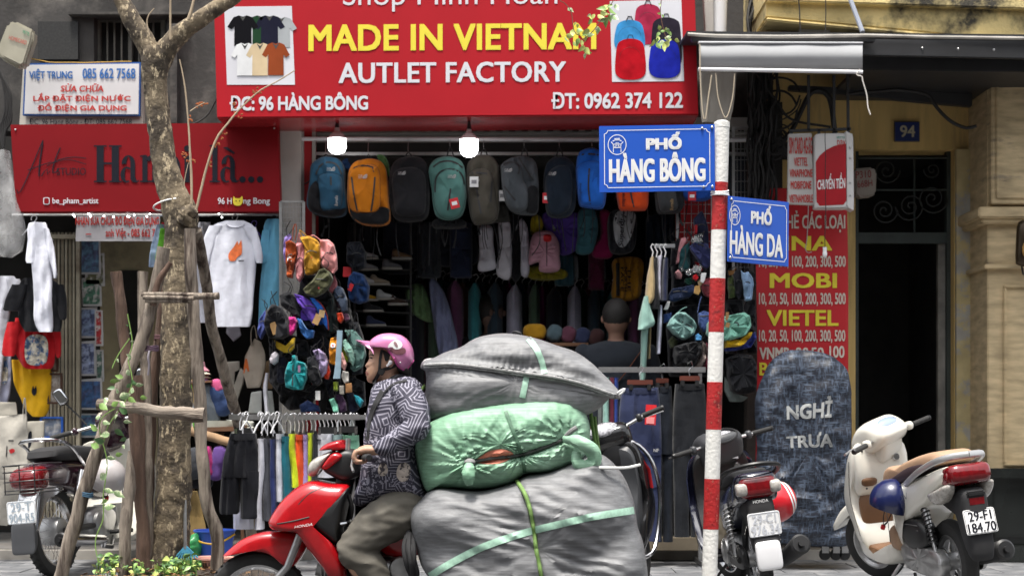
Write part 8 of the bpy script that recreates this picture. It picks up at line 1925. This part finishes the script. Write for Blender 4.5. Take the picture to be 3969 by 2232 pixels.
stakes=[([(291,683),(304,780),(318,900),(336,1040),(347,1186),(368,1440)],14,10.55,wood2,'tall brown pole with a cut round top left of the trunk'),([(357,686),(361,864),(366,950),(371,1151),(368,1440)],13,10.8,wood,'tall pole with a splintered orange top beside the trunk'),([(412,622),(382,755),(347,875),(310,965),(277,1035),(242,1151),(207,1256),(180,1344),(150,1470)],16,10.35,wood,'long pole leaning from the trunk down to the lower left'),([(479,576),(482,739),(498,950),(512,1186),(522,1274),(545,1344),(548,1450)],15,10.45,wood,'crooked upright pole just right of the trunk'),([(493,580),(512,676),(530,801),(552,895),(574,974),(595,1050),(618,1180),(640,1424)],14,10.9,wood,'bent pole leaning outwards to the right of the trunk'),([(327,1135),(325,1221),(315,1344),(309,1470)],14,10.2,wood,'short pointed stake in front of the soil bed'),([(347,945),(352,1040),(356,1200),(352,1440)],10,10.75,wood2,'thin short stake between the tall poles'),([(414,700),(400,850),(385,975),(378,1120),(372,1300),(372,1430)],13,11.05,wood2,'dark pole leaning behind the left side of the trunk'),([(430,660),(404,700),(392,742),(388,770)],8,10.3,wood2,'broken stub tied beside the upper cross bar')]
for i,(q,r,D,m,lab) in enumerate(stakes):
 s_=D/F;q=[(x,y,D+(1.5*k/7 if i==4 else 0)) for k,(x,y) in enumerate(q)]
 rad=[r*s_*(.8 if k==0 and r<14.5 and i in(5,8) else 1)*(1+.1*k/len(q)) for k in range(len(q))]
 if i==5:rad[0]=.008
 solo('support_pole',branch([P(*p) for p in q],rad,m=44,n=14,rough=.13,amp=.012,seed=i*3+1,sc=11),m,lab,'pole')
for i,(a,b,r,D,lab) in enumerate((((357,740),(488,741),6,10.28,'upper cross bar, thin top stick'),((360,748),(489,750),6,10.27,'upper cross bar, thin middle stick'),((366,756),(484,757),5,10.28,'upper cross bar, thin lowest stick'),((488,746),(552,744),9,10.26,'upper cross bar, round stub on the right'))):
 solo('cross_bar',branch([P(*a,D),P((a[0]+b[0])/2,(a[1]+b[1])/2,D),P(*b,D)],[r*D/F]*3,m=20,n=10,rough=.12,seed=i+30),wood,lab,'pole')
wood_h=mat('weathered_bar_wood',hexc('8b8074'),rough=.9,var=.35,scale=12,bump=2.5,bscale=45,stretch=(.22,2,2),c2=hexc('3e332c'),thr=(.46,.62))
solo('cross_bar',branch([P(246,1016,10.22),P(330,1024,10.2),P(420,1037,10.2),P(514,1046,10.2)],[14*10.2/F,15*10.2/F,16*10.2/F,19*10.2/F],m=34,n=14,rough=.2,seed=40),wood_h,'thick split cross bar tied low across the support poles','pole')
def tie(x,y,r,D,c,lab):solo('tie_cord',mbjoin(*[MB().tube([P(x+r*cos(a),y+j*4+2*sin(a*2),D-r*D/F*sin(a)) for a in[2*pi*k/20 for k in range(20)]],.006,6,closed=True) for j in range(3)]),paint(c,.8),lab,'cord')
tie(215,1240,18,10.35,'2f4f66','blue cord wound round the long leaning pole');tie(378,872,20,10.4,'5c4656','purple cloth strip tied round the leaning pole');tie(405,845,16,11.0,'5c3c40','maroon strip tied round the dark pole')
solo('tie_cord',MB().tube(wobble([P(376,882,10.3),P(372,900,10.28),P(374,920,10.28),P(373,945,10.28)],14,.008),.007,6),paint('77717a',.8),'grey cord end dangling from the leaning pole','cord')
soil=mat('soil',(.055,.042,.032),rough=1,var=.4,scale=30,bump=2,bscale=60)
sb=MB();V=[];nu,nv=60,26
for j in range(nv+1):
 for i in range(nu+1):
  u,v=i/nu,j/nv;x=-2.75+1.15*u;y=9.75+1.7*v
  edge=min(u,1-u,v,1-v)*7;z_=-.01+.13*(1-exp(-edge))+.03*noise.noise(Vector((x*6,y*6,0)))+.015*noise.noise(Vector((x*20,y*20,0)))
  V.append(Vector((x,y,max(z_,-.01) if edge>0 else -.02)))
sb.add(V,[(j*(nu+1)+i,j*(nu+1)+i+1,(j+1)*(nu+1)+i+1,(j+1)*(nu+1)+i) for j in range(nv) for i in range(nu)])
struct('soil',sb,soil)
dl=MB()
for i in range(260):
 x,y=random.uniform(-2.7,-1.65),random.uniform(9.8,11.3);c=Vector((x,y,.135+.02*random.random()));R_=Matrix.Rotation(random.uniform(0,6),3,'Z')@Matrix.Rotation(random.uniform(-.6,.6),3,'X');s_=random.uniform(.015,.035)
 dl.add([c+R_@Vector(p) for p in((-s_,0,0),(0,-s_*.45,.004),(s_,0,.002),(0,s_*.45,.004))],[(0,1,2,3)])
solo('dead_leaves',dl,mat('dead_leaf',hexc('7a5a38'),rough=.9,var=.4,scale=8),'dry brown leaf litter scattered on the soil round the trunk','leaves',kind='stuff')
def leafmesh(w_=.45,bend=.25,n=6):
 mb=MB();V=[]
 for i in range(n+1):
  t=i/n;h=w_*sin(pi*min(1,t*1.02)**.8)*(1-t*.25)*.5
  z_=-bend*t*t
  V+=[Vector((t,-h,z_+.25*h)),Vector((t,0,z_)),Vector((t,h,z_+.25*h))]
 mb.add(V,[(i*3+k,i*3+k+1,i*3+k+4,i*3+k+3) for i in range(n) for k in(0,1)]);return mb
g1=mat('leaf_green',hexc('7a9a52'),rough=.45,var=.25,scale=3);g2=mat('leaf_variegated',hexc('8ea878'),rough=.4,var=.1,scale=2,c2=hexc('d2d8b4'),thr=(.5,.56));g3=mat('leaf_dark',hexc('47683e'),rough=.4,var=.2,scale=3);g4=mat('leaf_light',hexc('b4bd6a'),rough=.5,var=.2,scale=3)
for g in(g1,g2,g4):g.node_tree.nodes['Principled BSDF'].inputs['Subsurface Weight'].default_value=.0
LM={}
def leaf(root,p,s_,rot,m,key=0):
 k=(m.name,key)
 if k not in LM:
  LM[k]=part('leaf',leafmesh(.55+.2*key,.2+.2*key),m,root,local=True);o=LM[k]
 else :o=LM[k].copy();COL.objects.link(o);o.parent=root
 o.location=Vector(p)-root.location;o.rotation_euler=rot;o.scale=(s_,)*3
 return o
vine=thing('climbing_vine','green and white variegated vine climbing the leaning support pole','vine',tuple(P(270,1290,10.25)))
vs=[[(322,790),(326,830),(330,870),(322,905),(335,950),(325,990),(300,1030),(270,1070),(262,1110)],[(326,850),(305,880),(292,905),(284,925)],[(300,1020),(258,1050),(250,1080),(262,1130),(270,1180),(262,1230)],[(262,1230),(258,1300),(240,1360),(252,1420)]]
for i,q in enumerate(vs):part('stem',MB().tube(wobble([P(x,y,10.18) for x,y in q],24,.01,i),.004,5),g1,vine)
lp=[(322,905,12),(316,940,18),(330,955,14),(292,905,10),(330,965,14),(338,985,18),(318,975,16),(300,985,16),(276,960,20),(262,1000,18),(240,1050,20),(258,1060,14),(300,1010,20),(322,1000,16),(290,975,16),(280,1020,16),(340,970,18),(352,1000,14),(246,1082,24),(276,1090,18),(288,1080,22),(262,1110,20),(310,1060,16),(320,1040,18),(250,1125,26),(268,1190,22),(262,1230,20),(290,1145,14),(318,1100,16),(306,1120,12),(270,1255,14),(262,1275,20),(285,1235,24),(300,1000,22),(268,1150,18),(330,895,10),(324,820,6),(326,840,7),(328,860,9),(250,1015,20),(310,950,18),(296,1045,20)]
for i,(x,y,s_) in enumerate(lp):
 leaf(vine,P(x,y,10.12+random.uniform(-.06,.06)),s_*1.35*10.2/F,(random.uniform(-1.9,-1.0),random.uniform(-.6,.9),random.choice((0,pi))+random.uniform(-.7,.7)),random.choice((g2,g1,g2,g3)),i%2)
pad=['small leafy seedling patch left of the stakes','dense bright leafy seedlings in front of the trunk','leafy seedlings beside the squeegee','tiny seedlings by the pointed stake']
for k,(cx,cy,nl,sp_) in enumerate(((278,1412,70,48),(425,1420,90,46),(475,1412,50,32),(345,1430,40,30))):
 D=10.25;pl=thing('seedling_plant',pad[k],'plant',tuple(P(cx,1449,D)))
 for j in range(9):
  x=cx+random.uniform(-sp_,sp_)*.7;part('stem',MB().tube([P(x,1475,D),P(x+random.uniform(-5,5),cy-random.uniform(-10,22),D)],.0035,5),g1,pl)
 for j in range(nl):
  a=random.uniform(0,2*pi);r=sqrt(random.random());x=cx+sp_*r*cos(a);y=cy+6+26*r*sin(a)
  leaf(pl,P(x,y,D+random.uniform(-.15,.15)),random.uniform(13,24)*D/F,(random.uniform(-1.2,.3),random.uniform(-.5,.6),random.uniform(0,6.28)),random.choice((g1,g1,g4,g3)),j%2)
for k,(st,lv,lab) in enumerate((([(1405,-10),(1420,8),(1436,30),(1446,80),(1460,90)],[(1428,18,14),(1448,58,10),(1440,78,20),(1452,72,16),(1425,92,18),(1462,100,20),(1468,120,22),(1476,132,16),(1440,105,14)],'thin leafy sprig dangling over the letter A of the sign'),([(1545,-10),(1530,20),(1520,40),(1500,70),(1478,92),(1466,100)],[(1530,22,24),(1520,16,22),(1512,30,22),(1536,36,22),(1500,34,18),(1545,14,18),(1492,48,16),(1484,36,14),(1500,66,18),(1486,80,20),(1474,86,18),(1526,44,26)],'bushy leafy sprig dangling over the last letters of the sign'),([(1664,-10),(1662,30),(1668,70),(1674,92),(1682,104)],[(1660,8,10),(1662,40,10),(1658,62,12),(1676,70,12),(1660,84,14),(1684,78,12),(1668,96,20),(1650,104,22),(1684,104,22),(1672,108,22),(1692,96,16),(1655,94,18)],'small leafy sprig in front of the printed backpacks'))):
 t=thing('leafy_sprig',lab,'branch',tuple(P(st[0][0],-10,10.4)))
 part('stem',MB().tube(wobble([P(x,y,10.4) for x,y in[(st[0][0]-4,-120)]+st],24,.006,k),.003,5),mat('sprig_stem',hexc('6b4a3a')),t)
 for x,y,s_ in lv:
  for q in range(2):leaf(t,P(x+random.uniform(-5,5),y+random.uniform(-5,5),10.4+random.uniform(-.04,.04)),s_*1.05*10.4/F,(random.uniform(-2.0,-1.0),random.uniform(.0,1.6),random.choice((0,pi))+random.uniform(-.8,.8)),random.choice((g4,g1,g2)),q)
#  street name post
DP=9.4
post=thing('street_name_post','red and white banded post carrying the two blue street name plates','post',tuple(P(1784,1530,DP)))
pwhite=mat('chipped_white_paint',(.74,.73,.70),rough=.6,var=.06,scale=14,bump=1,bscale=50,c2=(.4,.38,.33),thr=(.69,.72));pred=mat('chipped_red_paint',hexc('a81d1f'),rough=.55,var=.15,scale=12,bump=1.2,bscale=50,c2=hexc('6e1a1c'),thr=(.56,.66))
ys=[308,460,579,701,836,961,1080,1204,1330,1560]
xc=lambda y:1816-(y-308)*(1816-1785)/(1449-308)
for i in range(9):
 y0,y1=ys[i],ys[i+1];n=6
 part('painted_band',MB().tube([P(xc(y0+(y1-y0)*k/n),y0+(y1-y0)*k/n,DP) for k in range(n+1)],19.5*DP/F*(1 if i%2 else .985),28),pwhite if i%2==0 else pred,post)
part('cap',MB().lathe([(0,.012),(.03,.01),(.046,0),(.046,-.03)],24,Matrix.Translation(P(xc(309),309,DP))),pwhite,post)
ch=MB()
for i in range(70):
 k=random.choice((1,3,5,7));y=random.uniform(ys[k]+4,ys[k+1]-4);a=random.uniform(-2.6,-.5);r=19.8*DP/F;c=P(xc(y),y,DP)
 o=c+Vector((r*cos(a),r*sin(a),0));s_=random.uniform(.003,.009);tn=Vector((-sin(a),cos(a),0))
 ch.add([o+tn*s_,o+Vector((0,0,s_*1.3))+Vector((0,-.003,0)),o-tn*s_*.8+Vector((0,-.002,0)),o-Vector((0,0,s_))],[(0,1,2,3)])
part('paint_flakes',ch,mat('pinkish_flake',hexc('c9675a'),rough=.6),post,kind='stuff')
for j in range(4):part('wire_tie',MB().tube([P(xc(485)+(21+j*.4)*cos(a),480+j*4+3*sin(a+j),DP-21.5*DP/F*sin(a)) for a in[2*pi*k/24 for k in range(24)]],.005,6,closed=True),inkw,post)
signblue=mat('street_sign_blue',hexc('2357bd'),rough=.35,var=.04);
def nameplate(c3,lines,lab,logo,bolts):
 t=thing('street_name_plate',lab,'sign',tuple(c3[3]))
 TL,TR,BR,BL=c3;nrm=(TR-TL).cross(BL-TL).normalized()
 if nrm.y>0:nrm=-nrm
 def S_(u,v,l=.003):return(TL*(1-u)+TR*u)*(1-v)+(BL*(1-u)+BR*u)*v+nrm*l
 part('plate',MB().prism([TL,TR,BR,BL],-nrm*.01),signblue,t,bevel=.002)
 def path(q,wd,nm='border',closed=True):
  V=[];n=len(q)
  for i in range(n):
   a,b,c=Vector(q[i-1] if(closed or i) else q[0]),Vector(q[i]),Vector(q[(i+1)%n] if(closed or i<n-1) else q[-1])
   asp=(TR-TL).length/(BL-TL).length
   d=Vector(((c-a).x*asp,(c-a).y)).normalized() if(c-a).length else Vector((1,0));nx,ny=-d.y/asp,d.x
   V+=[S_(b.x+nx*wd,b.y+ny*wd),S_(b.x-nx*wd,b.y-ny*wd)]
  part(nm,MB().add(V,[(2*i,2*i+1,(2*i+3)%(2*n),(2*i+2)%(2*n)) for i in range(n if closed else n-1)]),inkw,t,smooth=False)
 cr_=[]
 for cx,cy,a0 in((.045,.07,90),(.955,.07,180),(.955,.93,270),(.045,.93,0)):
  for k in range(6):
   a=radians(a0-18*k);cr_.append((cx+.028*cos(a)*1.0,cy+.05*sin(a)))
 path(cr_,.0055)
 for s_,u0,v0,u1,v1,bd in lines:
  Vt,f=textmesh(s_,0,1.02);m=MB();k=.0085 if u1-u0<.5 else .0075
  for q,(dx,dy) in enumerate(((0,0),(k,.01),(-k,.01),(k,-.01),(-k,-.01))):
   m.add([S_(u0+(u1-u0)*a+dx,v0+(v1-v0)*b+dy,.0025+.0004*q) for a,b,_ in Vt],f)
  part('lettering',m,inkw,t,smooth=False)
 u,v,ru,rv=logo
 path([(u+ru*cos(a),v+rv*sin(a)) for a in[2*pi*k/32 for k in range(32)]],.006,'emblem_ring')
 for q in([(-.3,-.62),(.3,-.62)],[(-.5,-.35),(-.25,-.48),(.25,-.48),(.5,-.35)],[(-.66,-.3),(-.45,-.05),(.45,-.05),(.66,-.3)],[(-.42,-.05),(-.42,.18),(-.12,.18),(-.12,-.2),(.12,-.2),(.12,.18),(.42,.18),(.42,-.05)],[(-.42,.75),(-.42,.3),(.42,.3),(.42,.75)]):
  path([(u+ru*a,v+rv*b) for a,b in q],.0065,'emblem',closed=False)
 for(a,b) in bolts:part('bolt',MB().ball(S_(a,b,.004),.009,8),chrome,t)
 return t
nameplate([P(1507,318,DP-.05),P(1798,313,DP-.05),P(1799,480,DP-.05),P(1508,485,DP-.05)],[('PHỐ',.412,.115,.705,.36,.035),('HÀNG BÔNG',.09,.42,.91,.845,.035)],'blue street name plate reading PHỐ HÀNG BÔNG',(.155,.285,.078,.148),[(.89,.06),(.975,.05),(.9,.94),(.975,.94)])
nameplate([P(1833,493,DP-.05),P(1985,509,DP+.16),P(1984,671,DP+.16),P(1831,658,DP-.05)],[('PHỐ',.37,.10,.70,.38,.035),('HÀNG DA',.03,.44,.89,.87,.035)],'angled blue street name plate reading PHỐ HÀNG DA',(.1,.285,.085,.148),[(.04,.05),(.03,.94)])
#  cleaning things by the tree
bk=thing('bucket','blue plastic bucket with a yellow handle behind the crooked pole','bucket',tuple(P(540,1400,11.7)))
s_=11.7/F;c=P(540,1400,11.7);M=Matrix.Translation(c)
bp_=mat('blue_bucket_plastic',hexc('3c62c8'),rough=.4,var=.06)
h_=68*s_;part('body',MB().lathe([(0,0),(40*s_,0),(50*s_,h_*.93),(53*s_,h_*.95),(53*s_,h_),(49*s_,h_),(39*s_,.006),(0,.006)],32,M),bp_,bk)
part('handle',MB().tube(catmull([tuple(c+Vector((-.15,-.02,h_*.85))),tuple(c+Vector((-.08,-.15,h_*.62))),tuple(c+Vector((.05,-.17,h_*.55))),tuple(c+Vector((.15,-.03,h_*.85)))],16),.007,8),mat('yellow_plastic',hexc('d8a820'),rough=.4),bk)
bs=thing('plastic_basket','pink plastic basket with slotted rim in front of the bucket','basket',tuple(P(535,1462,10.9)))
c=P(535,1462,10.9);s_=10.9/F;M=Matrix.Translation(c);pk=mat('pink_basket_plastic',hexc('d9a293'),rough=.5,var=.05)
part('bowl',MB().lathe([(0,0),(32*s_,0),(46*s_,.1),(50*s_,.15),(54*s_,.155),(54*s_,.165),(47*s_,.16),(30*s_,.008),(0,.008)],36,M),pk,bs)
sl=MB()
for k in range(40):
 a=2*pi*k/40;sl.box(c+Vector((48.6*s_*cos(a),48.6*s_*sin(a),.125)),(.008,.008,.03),Matrix.Rotation(a,3,'Z'))
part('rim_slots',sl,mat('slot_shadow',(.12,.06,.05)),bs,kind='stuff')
sq=thing('floor_brush','tall metal handled brush with blue fan head and green bristles','broom',tuple(P(470,1449,10.8)))
part('handle',MB().tube([P(464,1057,10.9),P(466,1380,10.8)],.012,10),steel,sq)
for k in range(9):part('rib',MB().tube([P(467,1372,10.8),P(440+k*7.2,1410+4*abs(k-4)*-.5,10.78)],.006,5),mat('teal_plastic',hexc('4f9ab8'),rough=.4),sq)
br=MB()
for k in range(70):x=436+k*1.0;br.tube([P(x,1408,10.78+random.uniform(-.03,.03)),P(x+random.uniform(-3,6)+(x-470)*.1,1446,10.76)],.0025,4)
part('bristles',br,mat('green_bristle',hexc('3f8a4a'),rough=.6,var=.3),sq,kind='stuff')
gh=thing('long_brush','leaning long brush with a lime green grip and metal shaft','broom',tuple(P(506,1130,11.0)))
part('grip',MB().tube([P(468,928,11.3),P(478,994,11.25)],[.019,.021],12),mat('lime_grip',hexc('7cc84a'),rough=.4),gh)
part('shaft',MB().tube([P(478,990,11.25),P(490,1062,11.2)],.013,10),steel,gh);part('grip',MB().tube([P(490,1062,11.2),P(502,1112,11.15)],.018,12),MATS['lime_grip'],gh);part('shaft',MB().tube([P(502,1110,11.15),P(545,1395,11.0)],.011,10),steel,gh)
sbm=MB()
for k in range(160):
 x=470+random.uniform(0,26);sbm.tube([P(x,1235,12.2+random.uniform(-.05,.05)),P(x+(x-484)*.8+random.uniform(-4,6),1300,12.2),P(x+(x-484)*1.6+8,1352,12.2)],.003,4)
solo('straw_broom',sbm,mat('straw',hexc('9c8455'),rough=.9,var=.3),'straw broom standing upside down behind the trunk','broom',kind=None)
gb=thing('plastic_bag','crumpled translucent green plastic bag left of the blue bucket','bag',tuple(P(478,1395,11.6)))
part('film',crease(MB().puff([(448,1360),(462,1348),(482,1352),(498,1345),(500,1395),(455,1402)],.08,fpx(11.6),n=40,K=9,e=.6),.02,14),mat('green_film',hexc('3f9a5c'),rough=.25,var=.2,bump=1,bscale=20),gb)
bt=thing('plastic_bottle','small clear bottle with a pink label by the red front wheel','bottle',tuple(P(612,1462,11.0)))
part('body',MB().lathe([(0,0),(.035,0),(.036,.16),(.014,.2),(.014,.22),(0,.22)],18,Matrix.Translation(P(612,1462,11.0))),mat('bottle_clear',(.6,.6,.62),rough=.1),bt);part('label',MB().lathe([(.037,.03),(.037,.1)],18,Matrix.Translation(P(612,1462,11.0))),paint('d8489a',.5),bt)
